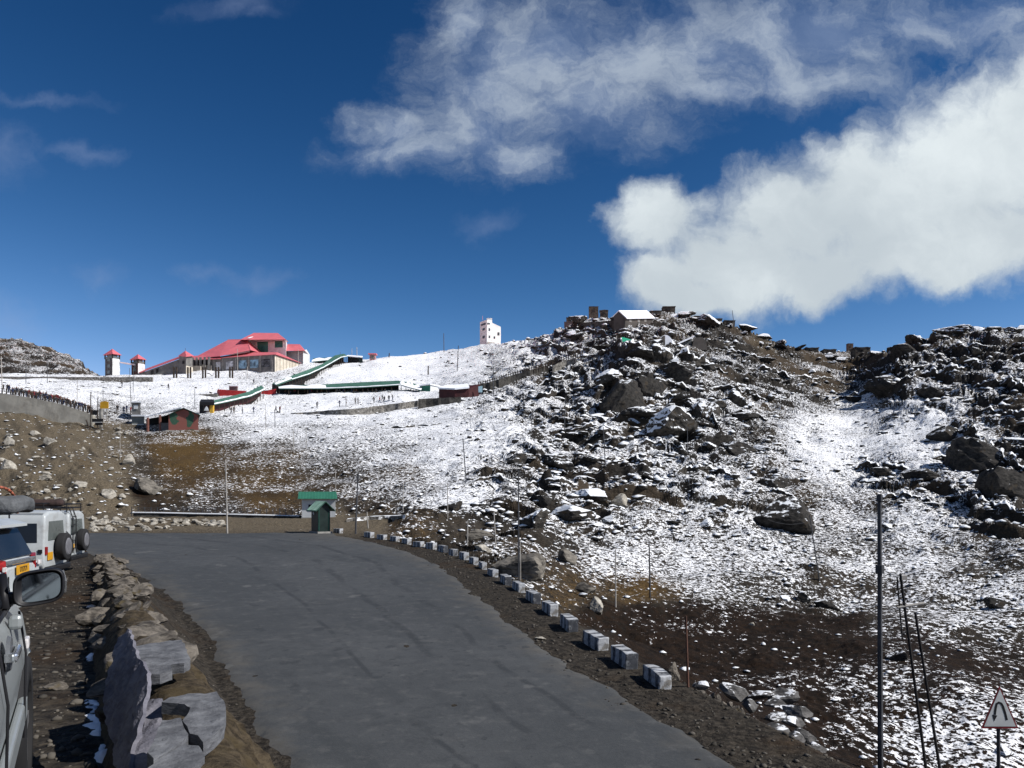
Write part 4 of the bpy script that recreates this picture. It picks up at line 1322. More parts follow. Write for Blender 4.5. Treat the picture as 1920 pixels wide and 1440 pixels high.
def build_wall():
    org = Vector((-2.5, 5.0, -1.7))
    w = thing('stone_wall', org, 'low dry stone wall topped with slate slabs beside the parked vehicles', 'stone wall')
    # earth and rubble core
    D = np.concatenate([np.arange(1.2, 9, 0.10), np.arange(9, 29, 0.2)])
    sec = []
    for s, h in ((-0.12, -0.35), (-0.04, -0.05), (0.04, 0.15), (0.12, 0.30), (0.20, 0.40), (0.30, 0.47), (0.42, 0.47), (0.54, 0.44), (0.64, 0.27), (0.78, 0.05), (1.0, -0.35), (1.3, -0.9)):
        sec.append((s, h))
    # finer section
    ss = np.array(sec)
    tt = np.linspace(0, 1, 40)
    q = np.linspace(0, 1, len(ss))
    so, hh = np.interp(tt, q, ss[:, 0]), np.interp(tt, q, ss[:, 1])
    fade = sstep(29, 24, D)
    X = ip(LW, D)[:, None] + WN.x * so[None, :]
    Y = D[:, None] + WN.y * so[None, :]
    hs = 0.92 + 0.18 * fbm(D * 0.8, D * 0, 3, .6, 2)
    Z = ip(TD, D)[:, None] + hh[None, :] * (hs * (0.4 + 0.6 * fade))[:, None]
    k = fbm(X * 3.2 + Z * 2.3, Y * 3.2 - Z * 2.3, 4, 0.6, 12)
    k2 = fbm(X * 9 + Z * 7, Y * 9 - Z * 5, 2, 0.6, 13)
    up = sstep(0.30, 0.48, hh)[None, :]
    Z = Z + (0.05 * k + 0.02 * k2) * (1 - 0.45 * up)
    X = X + 0.07 * k * WN.x * (1 - up)
    me = mesh_grid('earth_core', X, Y, Z)
    me.materials.append(WALL_EARTH)
    o = bpy.data.objects.new('earth_core', me)
    C.objects.link(o)
    o.parent = w
    o.location = -org
    zt = -1.09
    # flat slabs on the top
    flat = [
        ([(248, 1212), (280, 1206), (318, 1201), (341, 1200), (350, 1222), (357, 1236), (345, 1245), (320, 1246), (323, 1256), (300, 1263), (276, 1264), (266, 1246), (254, 1226)], -1.07, 'pale flat slate slab lying on top of the wall'),
        ([(303, 1318), (322, 1306), (352, 1300), (384, 1298), (406, 1296), (420, 1314), (424, 1335), (420, 1360), (402, 1376), (381, 1391), (371, 1379), (356, 1375), (342, 1351), (357, 1326), (335, 1320)], -1.04, None),
        ([(304, 1352), (339, 1347), (353, 1376), (346, 1385), (318, 1406), (288, 1424), (276, 1408), (292, 1380)], -1.03, None),
        ([(346, 1397), (372, 1399), (384, 1420), (372, 1436), (336, 1452), (280, 1470), (276, 1440), (310, 1415)], -1.04, None),
        ([(240, 1482), (330, 1462), (375, 1452), (400, 1500), (350, 1560), (230, 1570)], -1.10, None),
    ]
    for i, (pl, z, lb) in enumerate(flat):
        s = slab_mesh(horiz(pl, z)[::-1], 0.06, 'slab', SLATE, w, 30 + i, 0.004, 0.005, vec=(0, 0, -0.06), gdir=(0.9, 0.35, 0.1))
        s.location = -org
        if lb:
            s['label'] = lb
    # the big standing slab and the one behind it, leaning on the wall's inner face

    def on_plane(pl, three):
        a, b, c = (at(*q) for q in three)
        n = (b - a).cross(c - a).normalized()
        out = []
        for px, py in pl:
            k = Vector(((px - CX) / F, 1, (HY - py) / F))
            out.append(k * (a.dot(n) / k.dot(n)))
        if n.y > 0:
            n = -n
        return out, n

    st = [(240, 1178), (258, 1234), (271, 1250), (280, 1262), (273, 1300), (268, 1340), (258, 1378), (248, 1410), (242, 1462), (222, 1470), (214, 1420), (203, 1372), (193, 1328), (195, 1300), (208, 1243), (222, 1196)]
    pl, n = on_plane(st, ((203, 1372, 4.02), (240, 1178, 4.96), (280, 1262, 4.02)))
    s = slab_mesh(pl, 0.04, 'standing_slab', SLATE_SHADE, w, 51, 0.004, 0.011, vec=n * -0.02, gdir=(0.55, -0.45, 0.70))
    s.location = -org
    s['label'] = 'tall pointed slate slab with purple grey shade tint standing against the wall'
    st2 = [(279, 1310), (305, 1311), (304, 1350), (291, 1390), (281, 1440), (262, 1475), (240, 1475), (250, 1420), (266, 1376)]
    pl, n = on_plane(st2, ((279, 1310, 3.98), (305, 1311, 3.96), (262, 1470, 3.35)))
    s = slab_mesh(pl, 0.04, 'standing_slab', SLATE_SHADE, w, 57, 0.004, 0.010, vec=n * -0.02, gdir=(0.55, -0.45, 0.70))
    s.location = -org
    # stones on the rest of the wall
    for i in range(84):
        d = 5.3 + 22.0 * (i / 84) ** 1.25 + random.uniform(-.1, .1)
        lay = i % 3
        sd = (0.13, 0.34, 0.55)[lay] + random.uniform(-.06, .08)
        h = (0.20, 0.48, 0.40)[lay] + random.uniform(-.08, .06)
        f = float(sstep(29, 24, np.array(d)))
        p = Vector((ip(LW, d), d, ip(TD, d) + h * (0.5 + 0.5 * f))) + WN * sd
        if d < 6.2 and lay == 2:
            continue
        s = random.uniform(0.10, 0.20) * (1 if d > 8 else .75)
        rock_at('stone', p, s * random.uniform(1, 1.5), s, s * random.uniform(.6, .95), random.uniform(0, 6.3), None, None, None, ROCK_WALL, SMALL2, 0.35, w)


SMALL2 = [make_rock(300 + i, f, 3) for i, f in enumerate((0.7, 0.55, 0.85, 0.6, 0.8, 0.5))]
SLATE_SHADE = rock_material('shade_tinted_slate', (0.085, 0.085, 0.105), (0.19, 0.185, 0.21), 0.0, 3.5)  # purple tint of the shaded faces is put into the slate colour


def wall_earth():
    m = bpy.data.materials.new('wall_earth')
    m.use_nodes = True
    T = NT(m.node_tree)
    b = m.node_tree.nodes['Principled BSDF']
    geo = T.node('ShaderNodeNewGeometry')
    P = geo.outputs['Position']
    n = T.noise(P, 3.0, 6, 0.65)
    n2 = T.noise(P, 16, 5, 0.7)
    col = T.mix(T.step(n2, 0.3, 0.7), (0.022, 0.017, 0.012), (0.085, 0.066, 0.042))
    col = T.mix(T.step(n, 0.5, 0.66), col, (0.062, 0.047, 0.026))
    T.put(b.inputs['Base Color'], col)
    b.inputs['Roughness'].default_value = 0.95
    b.inputs['Specular IOR Level'].default_value = 0.1
    bp = T.node('ShaderNodeBump')
    bp.inputs['Strength'].default_value = 0.8
    bp.inputs['Distance'].default_value = 0.03
    T.put(bp.inputs['Height'], n2)
    T.l.new(bp.outputs[0], b.inputs['Normal'])
    return m


WALL_EARTH = wall_earth()
build_wall()


def snow_patch(path, wid, name, label, zoff=0.0, seed=1):
    """old snow lying on the ground: a lumpy low mound along a path of (px, py)"""
    P = [ground(px, py) for px, py in path]
    nn = 60
    t = np.linspace(0, 1, nn)
    q = np.linspace(0, 1, len(P))
    px = np.interp(t, q, [p.x for p in P])
    py = np.interp(t, q, [p.y for p in P])
    pz = np.interp(t, q, [p.z for p in P])
    dx, dy = np.gradient(px), np.gradient(py)
    L = np.hypot(dx, dy)
    nx, ny = -dy / L, dx / L
    s = np.linspace(-1, 1, 22)
    env = np.sqrt(np.clip(1 - (2 * t - 1) ** 2, 0, 1)) * (0.75 + 0.5 * fbm(t * 9, t * 0, 3, .6, seed))
    W = wid * np.maximum(env, 0.02)
    X = px[:, None] + nx[:, None] * s * W[:, None]
    Y = py[:, None] + ny[:, None] * s * W[:, None]
    h = np.clip(1 - s ** 2, 0, 1)[None, :] * np.minimum(W, 0.2)[:, None]
    Z = pz[:, None] + h * (0.30 + 0.45 * fbm(X * 5, Y * 5, 3, .6, seed)) - 0.012
    me = mesh_grid(name, X, Y, Z)
    me.materials.append(SNOW)
    me.polygons.foreach_set('use_smooth', [True] * len(me.polygons))
    if np.mean([p.normal.z for p in list(me.polygons)[::37]]) < 0:
        me.flip_normals()
    o = bpy.data.objects.new(name, me)
    C.objects.link(o)
    tag(o, label, kind='stuff')


snow_patch([(158, 1308), (172, 1318), (184, 1345), (190, 1380), (196, 1420), (203, 1460)], 0.12, 'snow', 'strip of old snow along the foot of the standing slab', seed=3)
snow_patch([(164, 1245), (176, 1235), (186, 1222)], 0.10, 'snow', 'small snow patch at the inner foot of the wall', seed=5)
snow_patch([(166, 1166), (178, 1160), (190, 1152)], 0.12, 'snow', 'snow patch beside the middle of the wall', seed=7)
snow_patch([(165, 1142), (180, 1137), (192, 1133)], 0.14, 'snow', 'thin snow patch left of the wall near the mirror', seed=9)


# ------------------------------------------------------------------ hairpin bend sign
def build_sign():
    d = 13.3
    red = M('faded_red', (0.16, 0.018, 0.022), 0.6, var=.3, scale=8)
    wht = M('sign_white', (0.55, 0.57, 0.56), 0.5, var=.08, scale=5)
    base = at(1876, 1363, d)
    gz = ground_xy(base.x, base.y).z
    t = thing('road_sign', (base.x, base.y, gz), 'white triangular hairpin bend warning sign with dark red border on post', 'road sign')

    def pl(pts, y, th, name, mat):
        mb = MB()
        mb.poly([at(px, py, d) + Vector((0, y, 0)) for px, py in pts], (0, th, 0))
        return mb.build(name, mat, t)
    pl([(1874.5, 1286), (1909.5, 1366), (1840, 1366)], 0.0, 0.012, 'border', red)
    pl([(1874.5, 1292), (1904.5, 1362), (1845, 1362)], -0.004, 0.003, 'panel', wht)
    blk = M('sign_black', (0.01, 0.011, 0.013), 0.6)
    # hooked arrow
    cen = [(1887.5, 1350), (1884, 1336), (1880, 1324), (1877, 1319), (1872.5, 1317), (1868.5, 1319.5), (1866.8, 1326), (1865.6, 1334), (1865, 1340)]
    mb = MB()
    a, b = [], []
    for i, (x, y) in enumerate(cen):
        x0, y0 = cen[max(0, i - 1)]
        x1, y1 = cen[min(len(cen) - 1, i + 1)]
        tx, ty = x1 - x0, y1 - y0
        L = math.hypot(tx, ty)
        nx, ny = -ty / L * 2.1, tx / L * 2.1
        a.append(at(x + nx, y + ny, d) + Vector((0, -0.007, 0)))
        b.append(at(x - nx, y - ny, d) + Vector((0, -0.007, 0)))
    va = [mb.bm.verts.new(p) for p in a]
    vb = [mb.bm.verts.new(p) for p in b]
    for i in range(len(cen) - 1):
        mb.bm.faces.new((va[i], va[i + 1], vb[i + 1], vb[i]))
    mb.bm.faces.new([mb.bm.verts.new(at(x, y, d) + Vector((0, -0.007, 0))) for x, y in ((1860, 1340), (1869.5, 1341.5), (1863.5, 1352.5))])
    r = bmesh.ops.extrude_face_region(mb.bm, geom=mb.bm.faces[:])
    for g in r['geom']:
        if isinstance(g, bmesh.types.BMVert):
            g.co.y += 0.002
    mb.build('arrow', blk, t)
    MB().tube((base.x, base.y + 0.045, gz - 0.3), (base.x - 0.01, base.y + 0.045, at(1876, 1300, d).z), 0.030, 0.028, 10).build('post', M('post_grey', (0.05, 0.05, 0.055), .6), t)


build_sign()
# ------------------------------------------------------------------ parked vehicles (modelled at the origin: x forward, z up, wheels on z = 0)
CARWHITE = M('car_white', (0.40, 0.425, 0.43), 0.30, var=0.05, scale=1.5, spec=0.5, dirt=(0.29, 0.295, 0.285))
CARSILVER = M('car_silver', (0.27, 0.29, 0.29), 0.32, metal=0.25, var=0.05, scale=1.2, spec=0.5)
GLASS = M('dark_glass', (0.010, 0.013, 0.018), 0.10, var=0.3, scale=1, spec=0.28)
GLASSGREY = M('grey_glass', (0.10, 0.115, 0.11), 0.12, var=0.3, scale=1, spec=0.7)
LAMPRED = M('tail_red', (0.26, 0.012, 0.014), 0.22, var=0.3, scale=6, spec=0.6)
LAMPCLEAR = M('lamp_clear', (0.6, 0.58, 0.57), 0.2, var=0.2, scale=20, spec=0.6)
CHROME = M('chrome', (0.62, 0.64, 0.66), 0.13, metal=0.9, var=0.1)
PLATE = M('yellow_plate', (0.52, 0.26, 0.015), 0.5, var=0.12, scale=8)
INK = M('ink', (0.012, 0.011, 0.010), 0.6)
LUGGAGE = M('grey_tarpaulin', (0.10, 0.105, 0.11), 0.8, var=0.35, scale=4, bump=0.05)
HOSE = M('orange_hose', (0.34, 0.10, 0.055), 0.6, var=0.2, scale=5)


def loft(secs, mirror=True):
    """secs: list of (x, [(halfwidth, z) ...] from sill to roof centre)"""
    mb = MB()
    rings = []
    for x, pf in secs:
        ring = [mb.bm.verts.new((x, -w, z)) for w, z in pf] + [mb.bm.verts.new((x, w, z)) for w, z in pf[::-1]]
        rings.append(ring)
    n = len(rings[0])
    for a, b in zip(rings[:-1], rings[1:]):
        for i in range(n):
            j = (i + 1) % n
            mb.bm.faces.new((a[i], a[j], b[j], b[i]))
    mb.bm.faces.new(rings[0])
    mb.bm.faces.new(rings[-1][::-1])
    return mb


def bez(o, w=0.03, seg=3):
    b = o.modifiers.new('rounding', 'BEVEL')
    b.width, b.segments, b.limit_method, b.angle_limit = w, seg, 'ANGLE', R(22)
    o.data.polygons.foreach_set('use_smooth', [True] * len(o.data.polygons))
    return o


def wheel(parent, x, y, r=0.36, w=0.22, name='wheel'):
    mb = MB()
    N = 28
    prof = [(r * 0.62, -w / 2), (r * 0.93, -w / 2), (r, -w * 0.36), (r, w * 0.36), (r * 0.93, w / 2), (r * 0.62, w / 2)]
    rings = []
    for i in range(N):
        a = 2 * math.pi * i / N
        rings.append([mb.bm.verts.new((x + q * math.cos(a), y + o, r + q * math.sin(a))) for q, o in prof])
    for i in range(N):
        A, B = rings[i], rings[(i + 1) % N]
        for k in range(len(prof)):
            m = (k + 1) % len(prof)
            mb.bm.faces.new((A[k], A[m], B[m], B[k]))
    t = mb.build(name, RUBBER, parent, True)
    mb = MB()
    s = 1 if y > 0 else -1
    mb.tube((x, y - s * w * 0.3, r), (x, y + s * w * 0.36, r), r * 0.63, r * 0.60, 24)
    mb.tube((x, y + s * w * 0.36, r), (x, y + s * w * 0.42, r), r * 0.2, r * 0.16, 12)
    for i in range(5):
        a = 2 * math.pi * i / 5
        mb.box((x + math.cos(a) * r * 0.36, y + s * w * 0.38, r + math.sin(a) * r * 0.36), (r * 0.46, 0.03, r * 0.16),
               axes=(Vector((math.cos(a), 0, math.sin(a))), Vector((0, 1, 0)), Vector((-math.sin(a), 0, math.cos(a)))))
    mb.build('rim', STEEL, t)
    return t


def panel(name, pts, th, mat, parent, bev=0.0):
    """a pane or plate given by its outer corners; th along the outward normal"""
    pts = [Vector(p) for p in pts]
    n = (pts[1] - pts[0]).cross(pts[-1] - pts[0]).normalized()
    mb = MB()
    mb.poly(pts, n * -th)
    return mb.build(name, mat, parent)


def side_pts(fn, x0, x1, xt0, xt1, z0, z1, s, out=0.006):
    """quad on the side of the cabin; fn(z) gives half width"""
    q = [(x0, z0), (x1, z0), (xt1, z1), (xt0, z1)]
    return [Vector((x, s * (fn(z) + out), z)) for x, z in (q if s < 0 else [q[0], q[3], q[2], q[1]])]


def hatch_suv(label, paint, group):
    """tall family wagon with sloping tailgate, roof spoiler and wrap-round lamps"""
    t = thing('parked_car', (0, 0, 0), label, 'car', group)
    H = 1.72

    def sec(x, zb, zbelt, zr, wb=0.80, wm=0.885, wr=0.70):
        # sill, lower side, shoulder, belt, cabin side, roof edge, roof centre
        return (x, [(wb, zb), (wm, zb + 0.22), (wm + 0.01, zbelt - 0.25), (wm - 0.02, zbelt), (wr + (wm - wr) * 0.45, zbelt + (zr - zbelt) * 0.5), (wr, zr - 0.05), (wr * 0.62, zr)])
    S = [sec(-2.28, .42, .95, .98, .70, .80, .72), sec(-2.22, .34, 1.0, 1.06, .76, .86, .74), sec(-2.08, .30, 1.02, 1.42), sec(-1.92, .28, 1.03, H - .05), sec(-1.5, .26, 1.03, H), sec(-0.2, .26, 1.02, H + .02),
         sec(0.45, .26, 1.0, H - .03), sec(0.85, .26, 1.0, 1.46, wr=.72), sec(1.28, .28, .98, 1.06, wr=.74), sec(1.9, .30, .90, .97, wr=.70), sec(2.2, .34, .78, .82, .74, .80, .6), sec(2.32, .40, .6, .64, .62, .66, .5)]
    body = loft(S).build('body', paint, t)
    bez(body, 0.035, 3)

    def fw(z):
        k = max(0, min(1, (z - 1.03) / (H - 0.05 - 1.03)))
        return 0.865 + (0.70 - 0.865) * k
    for s in (-1, 1):
        for a in ((-1.85, -1.05, -1.72, -1.05), (-0.98, 0.02, -0.98, 0.02), (0.10, 1.05, 0.10, 0.55)):
            panel('window', side_pts(fw, *a, 1.08, 1.56, s), 0.02, GLASS, t)
        for x in (-0.86, 0.22):
            MB().box((x, s * 0.905, 0.93), (0.22, 0.03, 0.05), bev=0.012).build('door_handle', CHROME, t)
        mb = MB()
        mb.poly([(-2.30, s * 0.60, 0.92), (-2.29, s * 0.60, 1.13), (-2.22, s * 0.80, 1.16), (-2.16, s * 0.89, 1.14), (-1.96, s * 0.905, 1.06), (-2.02, s * 0.905, 0.95), (-2.20, s * 0.89, 0.91)], (0.07, -s * 0.02, 0))
        lp = mb.build('tail_lamp', LAMPRED, t)
        MB().box((-2.315, s * 0.70, 1.0), (0.03, 0.12, 0.075), bev=.008).build('reversing_light', LAMPCLEAR, lp)
        hl = MB()
        hl.poly([(2.20, s * 0.80, 0.68), (2.34, s * 0.58, 0.62), (2.30, s * 0.58, 0.74), (2.08, s * 0.80, 0.80)], (0, -s * 0.05, 0))
        hl.build('headlight', LAMPCLEAR, t)
        m = MB()
        m.box((0.98, s * 1.0, 1.09), (0.10, 0.20, 0.15), bev=.03)
        m.tube((0.98, s * 0.86, 1.04), (0.98, s * 0.95, 1.06), 0.03)
        m.build('wing_mirror', BLACK, t)
    # tailgate glass, spoiler, chrome strip, plate, bumper
    panel('rear_window', [(-2.225, 0.63, 1.15), (-2.225, -0.63, 1.15), (-2.005, -0.60, 1.60), (-2.005, 0.60, 1.60)], 0.02, GLASS, t)
    MB().poly([(-2.16, -0.60, 1.635), (-2.16, 0.60, 1.635), (-1.84, 0.68, 1.715), (-1.84, -0.68, 1.715)], (0, 0, 0.045)).build('spoiler', paint, t)
    MB().box((-2.285, 0, 1.08), (0.03, 1.18, 0.075), bev=.01).build('chrome_strip', CHROME, t)
    pl = MB().box((-2.315, 0.0, 0.945), (0.016, 0.50, 0.155), bev=.004).build('number_plate', PLATE, t)
    mt = Matrix(((0, 0, -1, -2.325), (-1, 0, 0, 0), (0, 1, 0, 0.945), (0, 0, 0, 1)))
    letters('I7I7I7I', 0.12, 'plate_text', INK, pl, mt, 0.002)
    bp = loft([(-2.42, [(.66, .36), (.70, .42), (.72, .50), (.70, .58), (.66, .62)]), (-2.30, [(.80, .32), (.86, .40), (.87, .52), (.86, .60), (.82, .66)]), (-1.95, [(.84, .28), (.90, .40), (.91, .52), (.90, .60), (.86, .64)])]).build('rear_bumper', paint, t)
    bez(bp, .02)
    for y in (-.52, .52):
        MB().box((-2.30, y, .74), (.018, .012, .26)).build('panel_gap', BLACK, t)
    for x in (-1.42, 1.42):
        for y in (-0.79, 0.79):
            wheel(t, x, y, 0.34, 0.22)
    ra = MB()
    for s in (-1, 1):
        ra.tube((-1.7, s * 0.60, H + .04), (0.2, s * 0.60, H + .06), 0.018)
        for x in (-1.6, 0.1):
            ra.tube((x, s * 0.60, H - .02), (x, s * 0.60, H + .05), 0.018)
    ra.build('roof_rail', BLACK, t)
    return t


def jeep(label, group, rack=None, ladder=False, glass=None):
    """boxy long jeep with a raised roof and a spare wheel on the rear door"""
    t = thing('parked_jeep', (0, 0, 0), label, 'jeep', group)
    H = 1.92

    def sec(x, zb, zbelt, zr, wb=.76, wm=.83, wr=.70):
        return (x, [(wb, zb), (wm, zb + .12), (wm, zbelt - .1), (wm - .01, zbelt), (wr + .05, zr - .24), (wr, zr - .09), (wr * .6, zr)])
    S = [sec(-1.98, .5, 1.08, H - .05, .78, .81, .69), sec(-1.93, .44, 1.08, H), sec(-0.4, .42, 1.08, H + .02), sec(.55, .42, 1.06, H - .01), sec(.72, .42, 1.06, H - .1), sec(1.05, .42, 1.05, 1.16, wr=.76), sec(1.10, .42, 1.02, 1.08, wr=.72), sec(1.95, .46, .96, 1.02, wr=.66), sec(2.02, .5, .9, .96, .7, .74, .6)]
    body = loft(S).build('body', CARWHITE, t)
    bez(body, 0.04, 3)
    gl = glass or GLASS

    def fw(z):
        k = max(0, min(1, (z - 1.08) / (H - .24 - 1.08)))
        return .82 + (.75 - .82) * k
    for s in (-1, 1):
        for a in ((-1.82, -0.72), (-0.62, .04), (.12, .72)):
            panel('window', side_pts(fw, a[0], a[1], a[0] + .02, a[1] - (.1 if a[0] > 0 else 0), 1.14, 1.62, s), .02, GLASS, t)
        MB().box((-1.995, s * .715, .93), (.05, .11, .20), bev=.01).build('tail_lamp', LAMPRED, t)
        MB().box((-1.9, s * .845, .92), (.10, .012, .10), bev=.004).build('side_vent', BLACK, t)
        MB().tube((1.98, s * .52, .86), (2.06, s * .52, .86), .10, .095, 16).build('headlight', LAMPCLEAR, t)
        m = MB().box((.82, s * .98, 1.18), (.06, .17, .22), bev=.02)
        m.tube((.80, s * .80, 1.1), (.82, s * .94, 1.14), .016)
        m.build('wing_mirror', BLACK, t)
        mb = MB()
        mb.path([(-1.93, s * .70, H - .05), (-.4, s * .71, H - .02), (.55, s * .70, H - .05)], .018)
        mb.build('rain_gutter', CARWHITE, t)
    panel('rear_window', [(-1.995, .56, 1.18), (-1.995, -.56, 1.18), (-1.985, -.50, 1.66), (-1.985, .50, 1.66)], .02, gl, t)
    MB().box((-2.02, .0, .45), (.14, 1.56, .15), bev=.03).build('rear_bumper', BLACK, t)
    pl = MB().box((-2.0, .46, .78), (.016, .34, .20), bev=.004).build('number_plate', PLATE, t)
    # spare wheel on the rear door
    mb = MB()
    mb.tube((-2.02, -.12, .98), (-2.24, -.12, .98), .36, .36, 26)
    sp = mb.build('spare_wheel', RUBBER, t)
    bez(sp, .05)
    MB().tube((-2.24, -.12, .98), (-2.262, -.12, .98), .23, .20, 22).build('wheel_cover', M('grey_cover', (.13, .13, .14), .5), sp)
    for x in (-1.2, 1.3):
        for y in (-.74, .74):
            wheel(t, x, y, .36, .2)
    if ladder:
        mb = MB()
        for y in (.28, .58):
            mb.path([(-2.05, y, .6), (-2.05, y, 1.70), (-1.95, y, H + .10), (-1.7, y, H + .14)], .02)
        for z in (.75, 1.0, 1.25, 1.5, 1.75):
            mb.tube((-2.05, .28, z), (-2.05, .58, z), .016)
        mb.build('ladder', BLACK, t)
    if rack:
        mb = MB()
        for z in (H + .10, H + .22):
            mb.path([(-1.9, -.66, z), (-1.9, .66, z), (.6, .66, z), (.6, -.66, z), (-1.9, -.66, z)], .018)
        for x in (-1.9, -1.0, -.2, .6):
            for s in (-1, 1):
                mb.tube((x, s * .66, H - .04), (x, s * .66, H + .22), .016)
            mb.tube((x, -.66, H + .10), (x, .66, H + .10), .014)
        mb.build('roof_rack', STEEL if rack == 'grey' else BLACK, t)
    return t


def park(t, x, y, hx, hy, s=1.0, z=None):
    zz = ground_xy(x, y).z if z is None else z
    t.location = (x, y, zz)
    t.rotation_euler.z = math.atan2(hy, hx)
    t.scale = (s, s, s)


GR = 'vehicles parked behind the stone wall'
hd = Vector((-0.977, -0.21, 0)).normalized()


def park_rear(t, rx, ry, L, s=1.0, sink=0.0):
    """park by the middle of the rear end"""
    c = Vector((rx, ry, 0)) + hd * L
    park(t, c.x, c.y, hd.x, hd.y, s, z=float(ip(TD, ry)) - sink)


t = hatch_suv('white family wagon with red wrap-round tail lamps and yellow number plate', CARWHITE, GR)
park_rear(t, -7.66, 12.25, 2.3, 0.96, 0.02)
t = jeep('white jeep with grey bundle and steel rack on its roof, behind the wagon', GR, rack='grey')
park_rear(t, -9.5, 14.5, 2.0, 0.96, 0.12)
# bundle and hose lie on that rack: things of their own
zr = float(ip(TD, 14.5)) + 1.92 * 0.96 - 0.12 + 0.11
bc = Vector((-9.5, 14.5, 0)) + hd * 0.40
mb = MB()
mb.box((bc.x, bc.y, zr + 0.17), (1.5, 1.05, 0.30), rot=math.atan2(hd.y, hd.x), bev=0.10)
bmesh.ops.subdivide_edges(mb.bm, edges=mb.bm.edges[:], cuts=2, use_grid_fill=True)
for v in mb.bm.verts:
    v.co += Vector((0, 0, 0.05)) * float(perlin(np.array([v.co.x * 3]), np.array([v.co.y * 3]), 3)[0])
o = mb.build('luggage_bundle', LUGGAGE, None, True, loc=(bc.x, bc.y, zr))
tag(o, 'grey covered luggage bundle strapped on the jeep roof rack', 'luggage')
rt = Vector((-hd.y, hd.x, 0))
for k, (h, w, off) in enumerate(((.52, .80, .0), (.46, .76, .35))):
    arc = []
    for i in range(15):
        a = math.pi * i / 14
        q = bc + hd * (off - 0.3) - rt * (math.cos(a) * w)
        arc.append((q.x, q.y, zr - .02 + h * math.sin(a) ** 0.7))
    o = MB().path(arc, 0.028, 8).build('hose', HOSE, None, True, loc=(bc.x, bc.y, zr))
    tag(o, ('front orange hoop', 'rear orange hoop')[k] + ' arching over the luggage bundle on the jeep roof', 'hose', 'orange hoops on the jeep roof')
t = jeep('white jeep with plain raised roof and black spare wheel on its rear door', GR, glass=GLASSGREY)
park_rear(t, -11.83, 20.1, 2.0)
t = jeep('white jeep half hidden between two jeeps, dark load on its roof rack', GR, rack='black', glass=GLASSGREY)
park_rear(t, -13.15, 22.3, 2.0)
t = jeep('farthest white jeep with black ladder beside its rear door', GR, rack='black', ladder=True, glass=GLASSGREY)
park_rear(t, -14.05, 25.0, 2.0)
b2 = Vector((-13.0, 22.3, 0)) + hd * 0.6
zr2 = float(ip(TD, 22.3)) + 1.92 + 0.12
mb = MB()
mb.box((b2.x, b2.y, zr2 + .11), (1.3, .5, .2), rot=0.4, bev=.08)
o = mb.build('luggage_roll', M('dark_brown_cloth', (.035, .022, .02), .9, var=.4, scale=5, bump=.04), None, True, loc=(b2.x, b2.y, zr2))
tag(o, 'dark brown rolled load on the roof rack of the half hidden jeep', 'luggage')


